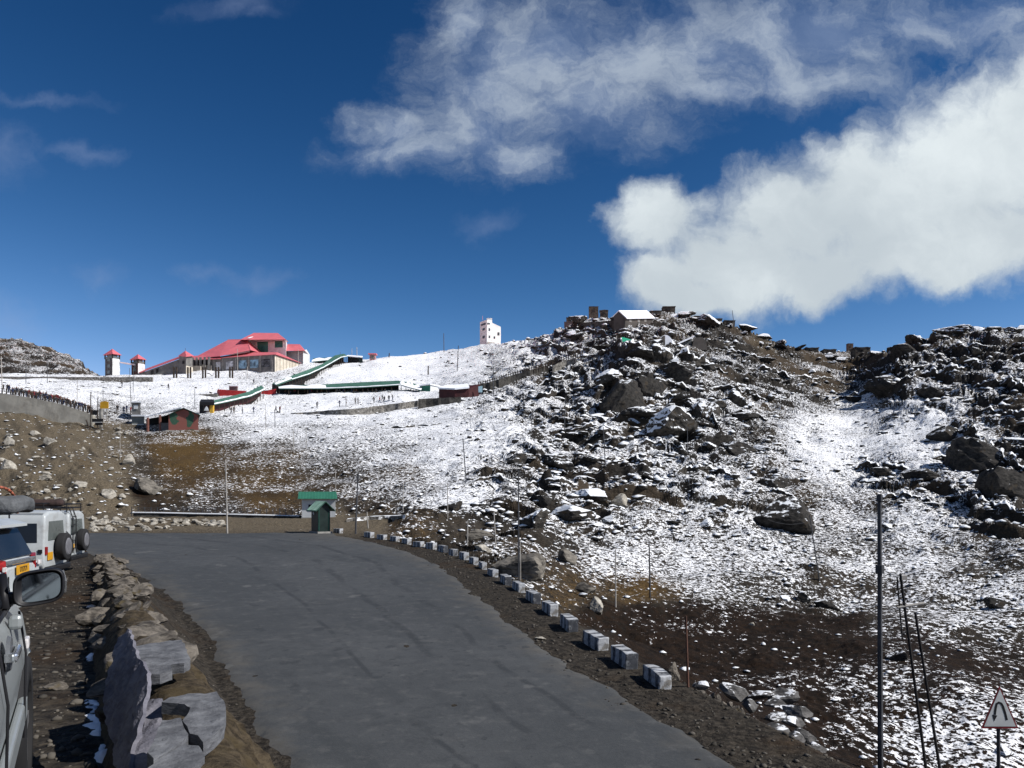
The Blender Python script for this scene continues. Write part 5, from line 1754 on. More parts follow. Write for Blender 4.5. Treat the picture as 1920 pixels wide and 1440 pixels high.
def near_car():
    """the silver vehicle right beside the camera: flank, door handle and wing mirror are in view"""
    t = thing('silver_suv', (0, 0, 0), 'silver vehicle at the left edge with black wing mirror, nearest to the camera', 'car')
    H = 1.74

    def sec(x, zb, zbelt, zr, wb=.80, wm=.90, wr=.66):
        return (x, [(wb, zb), (wm - .03, zb + .12), (wm, zb + .34), (wm + .015, zbelt - .26), (wm - .015, zbelt - .06), (wm - .05, zbelt), (wr + (wm - wr) * .42, zbelt + (zr - zbelt) * .5), (wr, zr - .06), (wr * .6, zr)])
    S = [sec(-2.1, .5, 1.0, 1.05, .7, .8, .6), sec(-2.0, .42, 1.04, 1.3), sec(-1.85, .38, 1.05, H - .05), sec(-1.2, .34, 1.05, H), sec(-.2, .34, 1.04, H + .01), sec(.25, .34, 1.03, H - .04), sec(.62, .34, 1.02, 1.5, wr=.68), sec(1.12, .34, 1.0, 1.08, wr=.72), sec(1.5, .36, .97, 1.03, wr=.70), sec(2.0, .40, .88, .94, .78, .86, .64), sec(2.22, .46, .7, .76, .68, .74, .5)]
    body = loft(S).build('body', CARSILVER, t)
    bez(body, .03, 3)

    def fw(z):
        k = max(0, min(1, (z - 1.03) / (H - .06 - 1.03)))
        return .855 + (.67 - .855) * k
    for s in (-1, 1):
        for a in ((-1.8, -1.0, -1.65, -1.0), (-.92, -.02, -.92, -.02), (.06, .98, .06, .42)):
            panel('window', side_pts(fw, *a, 1.055, 1.60, s, .008), .02, GLASS, t)
        for x0 in (-.97, .02):
            MB().box((x0, s * (fw(1.3) + .002), 1.32), (.07, .03, .56), axes=(Vector((1, 0, 0)), Vector((0, 1, 0)), Vector((0, -s * .29, .957)))).build('door_pillar', BLACK, t)
        mb = MB()
        mb.path([(-1.8, s * .862, 1.045), (1.0, s * .862, 1.02)], .012)
        mb.build('window_strip', BLACK, t)
        for x in (-.72, .28):
            h = MB()
            N = 12
            h.box((x, s * .935, .93), (.20, .022, .034), bev=.010)
            h.box((x - .08, s * .918, .93), (.03, .03, .03)).box((x + .08, s * .918, .93), (.03, .03, .03))
            ho = h.build('door_handle', CHROME, t)
            rec = MB()
            rec.tube((x, s * .906, .93), (x, s * .919, .93), .066, .058, 20)
            for v in rec.bm.verts:
                v.co.x = x + (v.co.x - x) * 1.5
            rec.build('handle_recess_shade', M('handle_shadow', (.10, .105, .11), .4), ho)  # disc coloured darker to stand for the shade behind the handle
        for x in (.02, 1.0):
            MB().path([(x, s * .918, .42), (x, s * .926, .80), (x, s * .90, .99)], .005).build('door_gap', BLACK, t)
        mb = MB()
        mb.box((-.0, s * .905, .52), (2.4, .035, .10), bev=.012)
        mb.build('side_moulding', CARSILVER, t)
    for x in (-1.30, 1.42):
        for y in (-.80, .80):
            wheel(t, x, y, .36, .24)
    # wheel-arch lips
    # wing mirrors: rounded dark housings with glass facing back
    for s in (-1, 1):
        c = Vector((.80, s * .985, 1.115))
        mb = MB()
        rings = []
        # superellipse shell, open side backwards
        for xo, k in ((-.030, 1.0), (-.036, .93), (-.012, .90), (-.030, 1.0), (.0, 1.03), (.05, .98), (.085, .82), (.11, .5), (.118, .1)):
            ring = []
            for i in range(36):
                a = 2 * math.pi * i / 36
                e = 0.56
                yy = math.copysign(abs(math.cos(a)) ** e, math.cos(a)) * .094 * k
                zz = math.copysign(abs(math.sin(a)) ** e, math.sin(a)) * .074 * k
                # outer end droops and rounds
                zz += .012 * (yy * s / .094)
                ring.append(mb.bm.verts.new((c.x + xo, c.y + yy, c.z + zz)))
            rings.append(ring)
        for A, B in zip(rings[3:-1], rings[4:]):
            for i in range(36):
                mb.bm.faces.new((A[i], A[(i + 1) % 36], B[(i + 1) % 36], B[i]))
        for A, B in ((rings[3], rings[1]), (rings[1], rings[2])):
            for i in range(36):
                mb.bm.faces.new((A[i], A[(i + 1) % 36], B[(i + 1) % 36], B[i]))
        for r_ in (rings[0],):
            for v in r_:
                mb.bm.verts.remove(v)
        mb.bm.faces.new(rings[-1])
        mb.bm.faces.new(rings[2][::-1])
        mb.box((c.x + .03, s * .895, c.z - .045), (.07, .10, .05), bev=.012)
        mb.poly([(.72, s * .88, 1.04), (.98, s * .88, 1.02), (.90, s * .86, 1.17)], (0, -s * .03, 0))
        hs = mb.build('wing_mirror', BLACK, t, True)
        g = MB()
        pts = []
        for i in range(40):
            a = 2 * math.pi * i / 40
            e = .55
            yy = math.copysign(abs(math.cos(a)) ** e, math.cos(a)) * .076
            zz = math.copysign(abs(math.sin(a)) ** e, math.sin(a)) * .058
            pts.append((c.x - .016 - .06 * yy * s, c.y + yy + s * .004, c.z + zz + .012 * (yy * s / .094)))
        g.poly(pts, (.004, 0, 0))
        g.build('mirror_glass', M('mirror', (.50, .56, .60), .03, metal=1.0, var=.02), hs)
        MB().path([(c.x + .01, c.y + s * .0955, c.z - .03), (c.x + .01, c.y + s * .0985, c.z + .02), (c.x + .01, c.y + s * .086, c.z + .066)], .006).build('edge_trim', CHROME, hs)
        MB().box((.70, s * .905, .985), (.05, .05, .06), bev=.015).build('hinge', CARSILVER, t)
        MB().box((1.28, s * .915, .80), (.10, .022, .05), bev=.008).build('side_repeater', LAMPCLEAR, t)
    return t


t = near_car()
NCD = Vector((-0.487, 0.873, 0))
fl = Vector((-2.10, 3.30, 0)) - NCD * 0.80
cc = fl + Vector((-.873, -.487, 0)) * 0.915
park(t, cc.x, cc.y, NCD.x, NCD.y, 1.0, z=-1.53)
# ------------------------------------------------------------------ booth and white hut at the hairpin
DKGREEN = M('dark_green_paint', (0.003, 0.013, 0.010), 0.45, var=0.25, scale=2.5, spec=0.5)
CONC = M('grey_concrete', (0.26, 0.25, 0.23), 0.9, var=0.25, scale=1.2, dirt=(0.14, 0.13, 0.12))
WALLGREY = M('grey_wall', (0.17, 0.165, 0.155), 0.9, var=0.25, scale=0.7, dirt=(0.10, 0.10, 0.10))
CREAM = M('cream_wall', (0.55, 0.50, 0.41), 0.9, var=0.15, scale=0.5, dirt=(0.34, 0.30, 0.24))
PALEWALL = M('pale_wall', (0.60, 0.62, 0.62), 0.85, var=0.08, scale=0.6, dirt=(0.46, 0.47, 0.47))
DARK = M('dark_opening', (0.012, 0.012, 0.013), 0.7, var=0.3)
GREENGLASS = M('green_glass', (0.018, 0.135, 0.10), 0.3, var=0.3, scale=0.6, spec=0.4)
MAROON = M('maroon_sheet', (0.042, 0.009, 0.010), 0.6, var=0.3, scale=0.6)
REDSHEET = M('red_sheet', (0.34, 0.022, 0.022), 0.6, var=0.2, scale=0.6)
SNOWC = M('roof_snow', (0.82, 0.84, 0.87), 0.85, var=0.04, scale=1)
POLE = M('pole_grey', (0.060, 0.062, 0.068), 0.6, var=0.3, scale=1.5)
PALEPOLE = M('pale_pole', (0.36, 0.34, 0.31), 0.7, var=0.25, scale=1.5)
RUST = M('rusty_pole', (0.10, 0.05, 0.035), 0.8, var=0.4, scale=2)


def gable(mb, p0, p1, depth, eave_z, ridge_z, over=0.0, thick=0.06):
    """two roof slopes with the ridge running along depth from the middle of edge p0-p1"""
    p0, p1, depth = Vector(p0), Vector(p1), Vector(depth)
    e = (p1 - p0).normalized()
    m = (p0 + p1) / 2
    dn = depth.normalized()
    for a, sg in ((p0, -1), (p1, 1)):
        A = a + e * sg * over - dn * over
        B = A + depth + dn * over * 2
        R0 = m - dn * over
        R1 = R0 + depth + dn * over * 2
        k = over / ((p1 - p0).length / 2)
        ez = eave_z - (ridge_z - eave_z) * k
        q = [Vector((A.x, A.y, ez)), Vector((B.x, B.y, ez)), Vector((R1.x, R1.y, ridge_z)), Vector((R0.x, R0.y, ridge_z))]
        mb.poly(q, (0, 0, thick))
    return mb


def build_booth():
    d = 59.0
    b = at(596, 999, d)
    gz = float(ip(RD, d)) + 0.02
    t = thing('sentry_booth', (b.x, b.y, gz), 'small dark green sentry booth with green gabled roof at the road bend', 'booth')
    # turned so that a corner faces us: left face away, right face towards the road
    ux = Vector((0.80, 0.60, 0)) * 0.5
    a = R(33)
    e1 = Vector((math.cos(a), math.sin(a), 0))          # along the right-hand face
    e2 = Vector((-math.cos(R(52)), math.sin(R(52)), 0))  # along the left-hand face
    c0 = Vector((at(597, 999, d - .4).x, d - .4, gz + .16))
    w1, w2 = 0.92, 1.30
    h = 1.98
    foot = [c0, c0 + e1 * w1, c0 + e1 * w1 + e2 * w2, c0 + e2 * w2]
    MB().prism([(p.x, p.y) for p in foot], gz + .14, gz + h).build('wall', DKGREEN, t)
    cen = sum(foot, Vector((0, 0, 0))) / 4
    ft2 = [cen + (p - cen) * 1.25 for p in foot]
    MB().prism([(p.x, p.y) for p in ft2], gz - .3, gz + .14).build('plinth', CONC, t)
    mb = MB()
    # ridge runs along e2, gable over the right-hand face
    gable(mb, (foot[0].x, foot[0].y, 0), (foot[1].x, foot[1].y, 0), e2 * w2, gz + h - .02, gz + h + .42, 0.30, .05)
    mb.build('roof', GREENROOF, t)
    mb = MB()
    mid = (foot[0] + foot[1]) / 2
    mb.poly([(foot[0].x, foot[0].y, gz + h), (foot[1].x, foot[1].y, gz + h), (mid.x, mid.y, gz + h + .40)], e2 * 0.04)
    mb.build('gable_end', DKGREEN, t)
    mb = MB()
    for i in range(9):                                    # corrugations on the slope that faces us
        p = foot[0] + e2 * (w2 * (i / 8 * 1.2 - .1))
        q = (foot[0] + foot[1]) / 2 + e2 * (w2 * (i / 8 * 1.2 - .1))
        dd = (foot[0] - foot[1]).normalized() * .28
        mb.tube((p.x + dd.x, p.y + dd.y, gz + h - .21), (q.x, q.y, gz + h + .47), .03, .03, 6)
    mb.build('roof_rib', M('lit_rib_green', (.20, .32, .27), .5, var=.3), t)  # ribs coloured pale, standing for the lit stripes on the roof
    # door edge, small round light
    mb = MB()
    n1 = Vector((e1.y, -e1.x, 0))
    for k in (0.04, 0.88):
        p = c0 + e1 * (k * w1) + n1 * .012
        mb.box((p.x, p.y, gz + 1.05), (.05, .03, 1.75), rot=a)
    mb.build('door_frame', M('green_trim', (.012, .07, .05), .4), t)
    n2 = Vector((-e2.y, e2.x, 0))
    p = c0 + e2 * (w2 * .62) + n2 * .02
    MB().tube(Vector((p.x, p.y, gz + 1.52)), Vector((p.x, p.y, gz + 1.52)) + n2 * .03, .10, .09, 14).build('round_light', M('white_enamel', (.75, .76, .76), .4, var=.05), t)
    # hut behind
    d2 = 75.0
    L, Rr = at(566, 975, d2), at(629, 975, d2)
    z0, z1, zr = at(0, 976, d2).z, at(0, 935, d2).z, at(0, 922, d2 + 1.6).z
    hut = thing('white_hut', (L.x + 1.6, d2, z0), 'small white hut with flat-fronted green hipped roof behind the sentry booth', 'hut')
    MB().prism([(L.x, d2), (Rr.x, d2), (Rr.x * (d2 + 2.8) / d2, d2 + 2.8), (L.x * (d2 + 2.8) / d2, d2 + 2.8)], z0 - .3, z1).build('wall', PALEWALL, hut)
    MB().prism([(L.x - .06, d2 - .06), (Rr.x + .06, d2 - .06), ((Rr.x + .06) * (d2 + 2.9) / d2, d2 + 2.9), ((L.x - .06) * (d2 + 2.9) / d2, d2 + 2.9)], z0 - .5, z0 + .30).build('plinth', CONC, hut)
    x0, x1 = at(560, 0, d2).x, at(634, 0, d2).x
    y0, y1 = d2 - .35, d2 + 3.0
    f_ = y1 / y0
    ze = z1 - .02
    ry = d2 + 1.35
    rx0, rx1 = (x0 + .10) * ry / y0, (x1 - .10) * ry / y0
    MB().shell([[(x0, y0, ze), (x1, y0, ze), (rx1, ry, zr), (rx0, ry, zr)], [(x1, y0, ze), (x1 * f_, y1, ze), (rx1, ry, zr)], [(x1 * f_, y1, ze), (x0 * f_, y1, ze), (rx0, ry, zr), (rx1, ry, zr)], [(x0 * f_, y1, ze), (x0, y0, ze), (rx0, ry, zr)], [(x0, y0, ze), (x0 * f_, y1, ze), (x1 * f_, y1, ze), (x1, y0, ze)]]).build('roof', M('bright_green_roof', (.036, .165, .108), .55, var=.12, scale=1), hut)
    mb = MB()
    for i in range(26):
        x = x0 + .1 + (x1 - x0 - .2) * i / 25
        xr = rx0 + (rx1 - rx0) * i / 25
        mb.tube((x, y0, ze + .02), (xr, ry, zr + .02), .022, .022, 4)
    mb.build('roof_rib', M('green_rib', (.06, .22, .15), .5, var=.2), hut)
    mb = MB()
    mb.box((L.x + .9, d2 - .02, z0 + 1.25), (.5, .05, .6))
    mb.build('window', DARK, hut)


build_booth()


# ------------------------------------------------------------------ walls
def wall_line(name, tops, bots, thick, mat, label, cat='wall', d=None, group=None, sub=0.5, extra=0.6, parent=None, amp=0.06):
    """a wall whose foot follows the ground under the given photo points"""
    n = max(8, int(abs(tops[-1][0] - tops[0][0]) / 4))
    t = np.linspace(0, 1, n)
    tx = np.interp(t, np.linspace(0, 1, len(tops)), [p[0] for p in tops])
    ty = np.interp(tx, [p[0] for p in tops], [p[1] for p in tops])
    by = np.interp(tx, [p[0] for p in bots], [p[1] for p in bots])
    dd = np.array([(ground(x, y).y if d is None else d) for x, y in zip(tx, by)])
    if d is None:
        k = np.ones(5) / 5
        dd = np.convolve(np.pad(dd, 2, mode='edge'), k, 'valid')
    mb = MB()
    rows = 6
    grid = []
    for i in range(n):
        A = at(tx[i], ty[i], dd[i])
        B = at(tx[i], by[i], dd[i])
        col = []
        for j in range(rows):
            s = j / (rows - 1)
            z = B.z - extra + (A.z - B.z + extra) * s
            q = float(fbm(np.array([A.x * .9]), np.array([z * .9]), 3, .6, 17)[0]) * amp
            col.append((A.x, A.y + (1 - s) * -.25 + q, z + (q * 1.2 if j == rows - 1 else 0)))
        back = [(A.x, A.y + thick, A.z + amp * .5), (A.x, A.y + thick, B.z - extra)]
        grid.append([mb.bm.verts.new(p) for p in col + back])
    m = len(grid[0])
    for a, b in zip(grid[:-1], grid[1:]):
        for j in range(m):
            k = (j + 1) % m
            mb.bm.faces.new((a[j], b[j], b[k], a[k]))
    mb.bm.faces.new(grid[0])
    mb.bm.faces.new(grid[-1][::-1])
    loc = at(tx[n // 2], by[n // 2], dd[n // 2])
    o = mb.build(name, mat, parent, loc=loc if parent is None else None)
    if parent is None:
        tag(o, label, cat, group)
    return o


RETAIN = M('retaining_concrete', (0.33, 0.31, 0.265), 0.95, var=0.22, scale=0.35, bump=0.05, dirt=(0.24, 0.215, 0.175))
rw = thing('retaining_wall', at(60, 790, 148.8), 'tall grey concrete retaining wall above the bare earth bank at the left', 'wall')
wall_line('wall_face', [(-130, 722), (0, 737), (60, 746), (110, 757), (165, 775), (174, 779)], [(-130, 765), (0, 774), (80, 787), (110, 793), (165, 804), (174, 805)], 1.0, RETAIN, None, d=148.8, parent=rw, extra=1.2, amp=.03)
railing = thing('railing', at(80, 745, 148.9), 'dark post railing running along the top of the retaining wall', 'railing')
rx = np.linspace(-60, 172, 30)
tops = [at(x, np.interp(x, [-130, 0, 60, 110, 165, 174], [722, 737, 746, 757, 775, 779]), 148.9) for x in rx]
for p in tops:
    MB().box((p.x, p.y, p.z + .40), (.16, .16, 1.25)).build('post', DKWOOD, railing)
mb = MB()
for h in (.45, .95):
    mb.path([(p.x, p.y, p.z + h) for p in tops], .03, 5)
mb.build('rail', POLE, railing)

STONEW = rock_material('rubble_wall', (0.03, 0.028, 0.026), (0.27, 0.255, 0.23), 0.95, 1.6, None, 0.30)
DKSTONE = rock_material('dark_stone_wall', (0.022, 0.021, 0.019), (0.085, 0.08, 0.072), 0.15, 1.1)
wall_line('stone_wall', [(-130, 703), (0, 706), (180, 707), (285, 707)], [(-130, 715), (0, 716), (90, 716), (180, 714), (285, 710)], .8, STONEW, 'long low grey wall across the white slope below the watch towers', d=237.5, extra=1.5)
wall_line('stone_wall', [(302, 741), (350, 741), (407, 738)], [(302, 745), (350, 745), (407, 743)], .8, STONEW, 'short thin grey wall in the snow left of the red container', d=204, extra=1.5)
wall_line('stone_wall', [(545, 774), (575, 773), (610, 770), (680, 765), (745, 756), (783, 751)], [(545, 776), (575, 778), (640, 779), (690, 778), (735, 771), (783, 763)], .9, STONEW, 'rough rubble terrace wall below the long green canopy', extra=1.0)
wall_line('stone_wall', [(784, 748), (800, 747), (830, 746), (864, 744)], [(784, 767), (800, 764), (830, 760), (864, 756)], .9, DKSTONE, 'short dark stone wall below the maroon shed', extra=1.2)
wall_line('stone_wall', [(900, 722), (925, 714), (960, 704), (1000, 692), (1028, 685)], [(900, 737), (925, 731), (950, 722), (975, 712), (1000, 706), (1028, 698)], .9, DKSTONE, 'dark stone wall climbing the slope right of the maroon shed', extra=1.5)
# fence on that wall
fen = thing('path_fence', ground(960, 712), 'dark picket railing climbing along the hillside path', 'fence')
fp = []
for x in np.linspace(897, 1092, 46):
    y = np.interp(x, [897, 925, 960, 1000, 1028, 1062, 1092], [722, 714, 704, 692, 684, 670, 662])
    g = ground(x, y + 14)
    fp.append(at(x, y, g.y + .6))
ys = [p.y for p in fp]
ys = np.convolve(np.pad(ys, 3, mode='edge'), np.ones(7) / 7, 'valid')
fp = [Vector((p.x * y / p.y, y, p.z * y / p.y)) for p, y in zip(fp, ys)]
for p in fp:
    MB().box((p.x, p.y, p.z - .2), (.2, .2, 1.9)).build('post', DKWOOD, fen)
MB().path([p + Vector((0, 0, .45)) for p in fp], .07, 5).path([p + Vector((0, 0, -.1)) for p in fp], .07, 5).build('rail', DKWOOD, fen)
wall_line('stone_wall', [(1036, 687), (1048, 680), (1060, 676), (1080, 670)], [(1036, 700), (1048, 697), (1060, 690), (1080, 682)], 1.0, STONEW, 'pale stone revetment at the top end of the path railing', extra=1.5)

# low wall with snow-capped top and wire fence by the far verge
lw = thing('low_wall', at(400, 975, 79), 'low dark wall with a white snowy top across the far verge of the bend', 'wall')
wall_line('wall_face', [(250, 961), (330, 963), (420, 965), (500, 967), (562, 968)], [(250, 974), (330, 976), (420, 977), (500, 977), (562, 978)], .7, DKSTONE, None, d=77.0, parent=lw, extra=.8, amp=.05)
mb = MB()
q = [at(x, y, 77.25) for x, y in ((252, 961.5), (300, 962), (360, 963.5), (420, 964.5), (480, 966), (540, 967.5), (562, 968))]
for a, b in zip(q[:-1], q[1:]):
    mb.poly([a + Vector((0, -.36, 0)), b + Vector((0, -.36, 0)), b + Vector((0, .5, 0)), a + Vector((0, .5, 0))], (0, 0, .08))
mb.build('snow_cap', SNOW, lw)
wf = thing('wire_fence', at(400, 955, 78.4), 'wire fence on thin posts behind the low snowy wall', 'fence')
fp = [at(x, np.interp(x, [245, 560], [955, 958]), 78.3) for x in np.linspace(247, 560, 27)]
for p in fp:
    MB().box((p.x, p.y, p.z - .35), (.06, .06, 1.2)).build('post', POLE, wf)
mb = MB()
for h in (.2, .05, -.12, -.28):
    mb.path([p + Vector((0, 0, h)) for p in fp], .014, 4)
mb.build('wire', POLE, wf)
wall_line('stone_wall', [(650, 973), (700, 968), (760, 966)], [(650, 979), (700, 975), (760, 973)], .6, STONEW, 'thin stone kerb with snow on the verge right of the white hut', extra=.5)

# ------------------------------------------------------------------ red-roofed visitor complex
hall = thing('visitor_hall', at(460, 700, 262), 'large hall with red hipped roofs and green glass on the crest', 'building')
GZ = at(0, 705, 262).z


def xy(px, d):
    return ((px - CX) / F * d, d)


def zz(py, d):
    return (HY - py) / F * d


# front terrace building: sun put into the colours, grey left face, cream right face
A, B, Cc, D = xy(393, 264), xy(515, 256), xy(562, 273), xy(440, 285)
zt = zz(665, 256)
MB().prism([A, B, Cc, D], GZ - 5, zt).build('front_wall', WALLGREY, hall)


def on_edge(P, Q, t, out):
    e = Vector((Q[0] - P[0], Q[1] - P[1], 0))
    n = Vector((e.y, -e.x, 0)).normalized()
    return Vector((P[0], P[1], 0)) + e * t + n * out, e.normalized(), n


def face_panel(name, P, Q, t0, t1, z0, z1, out, mat, th=.06):
    a, e, n = on_edge(P, Q, t0, out)
    b, _, _ = on_edge(P, Q, t1, out)
    mb = MB()
    mb.poly([(a.x, a.y, z0), (b.x, b.y, z0), (b.x, b.y, z1), (a.x, a.y, z1)], n * -th)
    return mb.build(name, mat, hall)


face_panel('side_wall', B, Cc, 0.004, 0.998, GZ - 5, zt - .25, .05, CREAM, .3)
PIC = M('picture_blue', (0.20, 0.33, 0.42), .5, var=.75, scale=.7)
PICW = M('picture_white', (0.45, 0.46, 0.47), .5, var=.6, scale=.9)
PICD = M('picture_dark', (0.07, 0.075, 0.08), .5, var=.9, scale=1.1)
for t0, t1, m in ((.10, .17, PICW), (.26, .37, PICW), (.455, .575, PIC), (.63, .755, PIC), (.80, .93, PICD)):
    face_panel('picture_panel', A, B, t0, t1, zz(691, 260), zz(676, 260), .06, m)
for t0 in (0, .06, .2, .40, .6, .775, .95):
    face_panel('pilaster', A, B, t0, t0 + .022, GZ - 5, zt, .10, CONC, .3)
for t0 in np.linspace(.06, .94, 8):
    face_panel('pilaster', B, Cc, t0, t0 + .03, GZ - 5, zt - .3, .12, M('buff', (.40, .36, .29), .9), .3)
# pink low roof over it
o_ = .5
q = [Vector((*p, zt)) for p in (A, B, Cc, D)]
cen = sum(q, Vector()) / 4
q = [cen + (p - cen) * 1.05 for p in q]
r0, r1 = at(468, 660.5, 270), at(520, 660.5, 267)
MB().shell([[q[0], q[1], r1, r0], [q[1], q[2], r1], [q[2], q[3], r0, r1], [q[3], q[0], r0], [q[3], q[2], q[1], q[0]]]).build('low_roof', REDROOF, hall)
# main hipped roof with up-swept corner
P = dict(l=at(360, 672.5, 270), c=at(411, 668, 262), k=at(470, 656.5, 266), r=at(499, 664.5, 281), t1=at(463, 636.5, 279), t0=at(427, 637.5, 283), b=at(486, 662, 304), bl=at(372, 669, 304))
MB().shell([[P['l'], P['c'], P['t0']], [P['c'], P['k'], P['t1'], P['t0']], [P['k'], P['r'], P['t1']], [P['r'], P['b'], P['t1']], [P['b'], P['bl'], P['t0'], P['t1']], [P['bl'], P['l'], P['t0']]]).build('main_roof', REDROOF, hall)
mb = MB()
mb.tube(P['t1'], P['k'], .16, .16, 6).tube(P['t0'], P['t1'], .16, .16, 6)
mb.build('roof_ridge', M('pink_ridge', (.62, .20, .22), .5, var=.08), hall)
mb = MB()
mb.prism([xy(398, 271), xy(413, 265), xy(470, 269.5), xy(494, 283), xy(482, 300), xy(400, 300)], GZ - 5, 0, tops=[zz(670, 271), zz(668.5, 265), zz(660, 269.5), zz(666, 283), zz(668, 300), zz(670, 300)])
mb.build('hall_wall', M('brown_wall', (.07, .04, .035), .8, var=.3, scale=.5), hall)
# lower left roof and wall with openings
MB().shell([[at(350, 675, 266), at(415, 673, 261), at(408, 664.5, 268), at(352, 668, 272)], [at(415, 673, 261), at(420, 673, 272), at(408, 664.5, 268)]]).build('left_roof', REDROOF, hall)
mb = MB()
mb.prism([xy(360, 267), xy(396, 264.6), xy(398, 274), xy(362, 277)], GZ - 5, zz(674, 266))
mb.build('left_wall', DARK, hall)
for i, x in enumerate((362, 369, 376, 384, 392)):
    b = at(x, 690, 264.2 - i * .4)
    MB().box((b.x, b.y, zz(682, 264)), (.7, .5, 4.2)).build('column', WALLGREY, hall)
mb = MB()
for x0, x1, y0 in ((361, 376, 685), (377, 385, 683), (386, 396, 684)):
    a, b = at(x0, 0, 263.6), at(x1, 0, 262.6)
    mb.poly([(a.x, a.y, GZ - 4), (b.x, b.y, GZ - 4), (b.x, b.y, zz(y0 + 1.5, 263)), (a.x, a.y, zz(y0, 263))], (.1, .5, 0))
mb.build('parapet', CREAM, hall)
# upper storey with green glass
U = [xy(468, 279), xy(536, 276), xy(540, 292), xy(472, 295)]
MB().prism(U, GZ, zz(637, 277)).build('upper_wall', PALEWALL, hall)
g0, g1 = xy(468, 279), xy(536, 276)
for t0, t1, y0, y1 in ((.215, .52, 662, 640), (.70, .92, 652, 640)):
    face_panel('window', g0, g1, t0, t1, zz(y0, 277), zz(y1, 277), .08, GREENGLASS)
for t0, t1, y0, y1 in ((.19, .215, 662, 639), (.52, .55, 662, 639), (.68, .70, 654, 639), (.92, .945, 654, 639), (.66, .98, 657, 655.5)):
    face_panel('window_frame', g0, g1, t0, t1, zz(y0, 277), zz(y1, 277), .14, WHITE)
e = [at(450, 637, 273), at(536, 636.5, 273), at(541, 641, 296), at(455, 641, 298)]
w0, w1 = at(476, 624, 284), at(521, 624.5, 283)
MB().shell([[e[0], e[1], w1, w0], [e[1], e[2], w1], [e[2], e[3], w0, w1], [e[3], e[0], w0], [e[3], e[2], e[1], e[0]]]).build('upper_roof', REDROOF, hall)
s0 = at(464, 634.8, 273.6)
MB().poly([at(464, 634.4, 273.6), at(472, 631.8, 275), at(475, 631.5, 275), at(468, 634.6, 273.6)], (0, -.15, .1)).build('snow_cover', SNOWC, hall)
# right wing
V = [xy(533, 281), xy(568, 279), xy(580, 288), xy(545, 292)]
MB().prism(V, GZ, zz(657, 279)).build('wing_wall', M('blue_grey_wall', (.27, .28, .29), .85, var=.12, scale=.5), hall)
MB().poly([(*xy(568, 278.9), GZ), (*xy(580.5, 288), GZ), (*xy(580.5, 288), zz(665, 288)), (*xy(574, 283), zz(655, 283)), (*xy(568, 278.9), zz(659, 279))], (.1, -.1, 0)).build('gable_end', PALEWALL, hall)
a = [at(532, 658, 277.5), at(571, 657.5, 277.5), at(582, 668, 290), at(562, 645.5, 284), at(540, 645, 286), at(545, 650, 294)]
MB().shell([[a[0], a[1], a[3], a[4]], [a[1], a[2], a[3]], [a[2], a[5], a[4], a[3]], [a[5], a[0], a[4]]]).build('wing_roof', REDROOF, hall)

# stair gallery with the square turret
gal = thing('stair_gallery', at(305, 705, 261), 'grey stepped gallery with a sloping red roof rising to a square turret', 'building')
mb = MB()
L0, L1 = xy(263, 262), xy(338, 260)
L2, L3 = xy(338, 264), xy(263, 266)
mb.prism([L0, L1, L2, L3], zz(712, 262), 0, tops=[zz(700, 262), zz(673, 260), zz(673, 264), zz(700, 266)])
mb.build('wall', WALLGREY, gal)
mb = MB()
for x in (283, 293, 303, 312, 321, 329):
    y = np.interp(x, [263, 338], [700, 673])
    a, b = at(x, 0, 261.2), at(x + 4.5, 0, 261.2)
    z1 = zz(y + 2.5, 261.2)
    mb.poly([(a.x, a.y - .25, z1 - 1.5), (b.x, b.y - .25, z1 - 1.2), (b.x, b.y - .25, z1 + .15), (a.x, a.y - .25, z1 - .1)], (0, .3, 0))
    mb.build('window', DARK, gal)
    mb = MB()
mb.bm.free()
MB().poly([at(261, 700, 261.4), at(339, 671.5, 259.4), at(339, 669, 265), at(262, 697.5, 267)], (0, 0, .35)).build('roof', REDROOF, gal)
T0, T1, T2, T3 = xy(336, 259.5), xy(349, 256.5), xy(361, 260), xy(348, 263)
MB().prism([T0, T1, T2, T3], zz(708, 259), zz(666.5, 258)).build('turret', WALLGREY, gal)
mb = MB()
mb.prism([(T1[0] + .02, T1[1] - .12), (T2[0] + .1, T2[1] - .06), (T2[0], T2[1] + .3), (T1[0], T1[1] + .3)], zz(708, 259), zz(687, 258))
mb.build('turret_base', CREAM, gal)
a, b = at(342.5, 0, 257.6), at(345.5, 0, 257)
MB().poly([(a.x, a.y, zz(682, 257)), (b.x, b.y, zz(682, 257)), (b.x, b.y, zz(676, 257)), (a.x, a.y, zz(676, 257))], (-.1, -.15, 0)).build('window', DARK, gal)
q = [at(333.5, 667.5, 259.5), at(349, 669, 255.2), at(364, 667.5, 260), at(348, 666, 264.5)]
ap = at(347.5, 657.5, 260)
MB().shell([[q[0], q[1], ap], [q[1], q[2], ap], [q[2], q[3], ap], [q[3], q[0], ap], [q[3], q[2], q[1], q[0]]]).build('turret_roof', REDROOF, gal)
MB().tube(ap, ap + Vector((0, 0, .9)), .06).build('finial', POLE, gal)


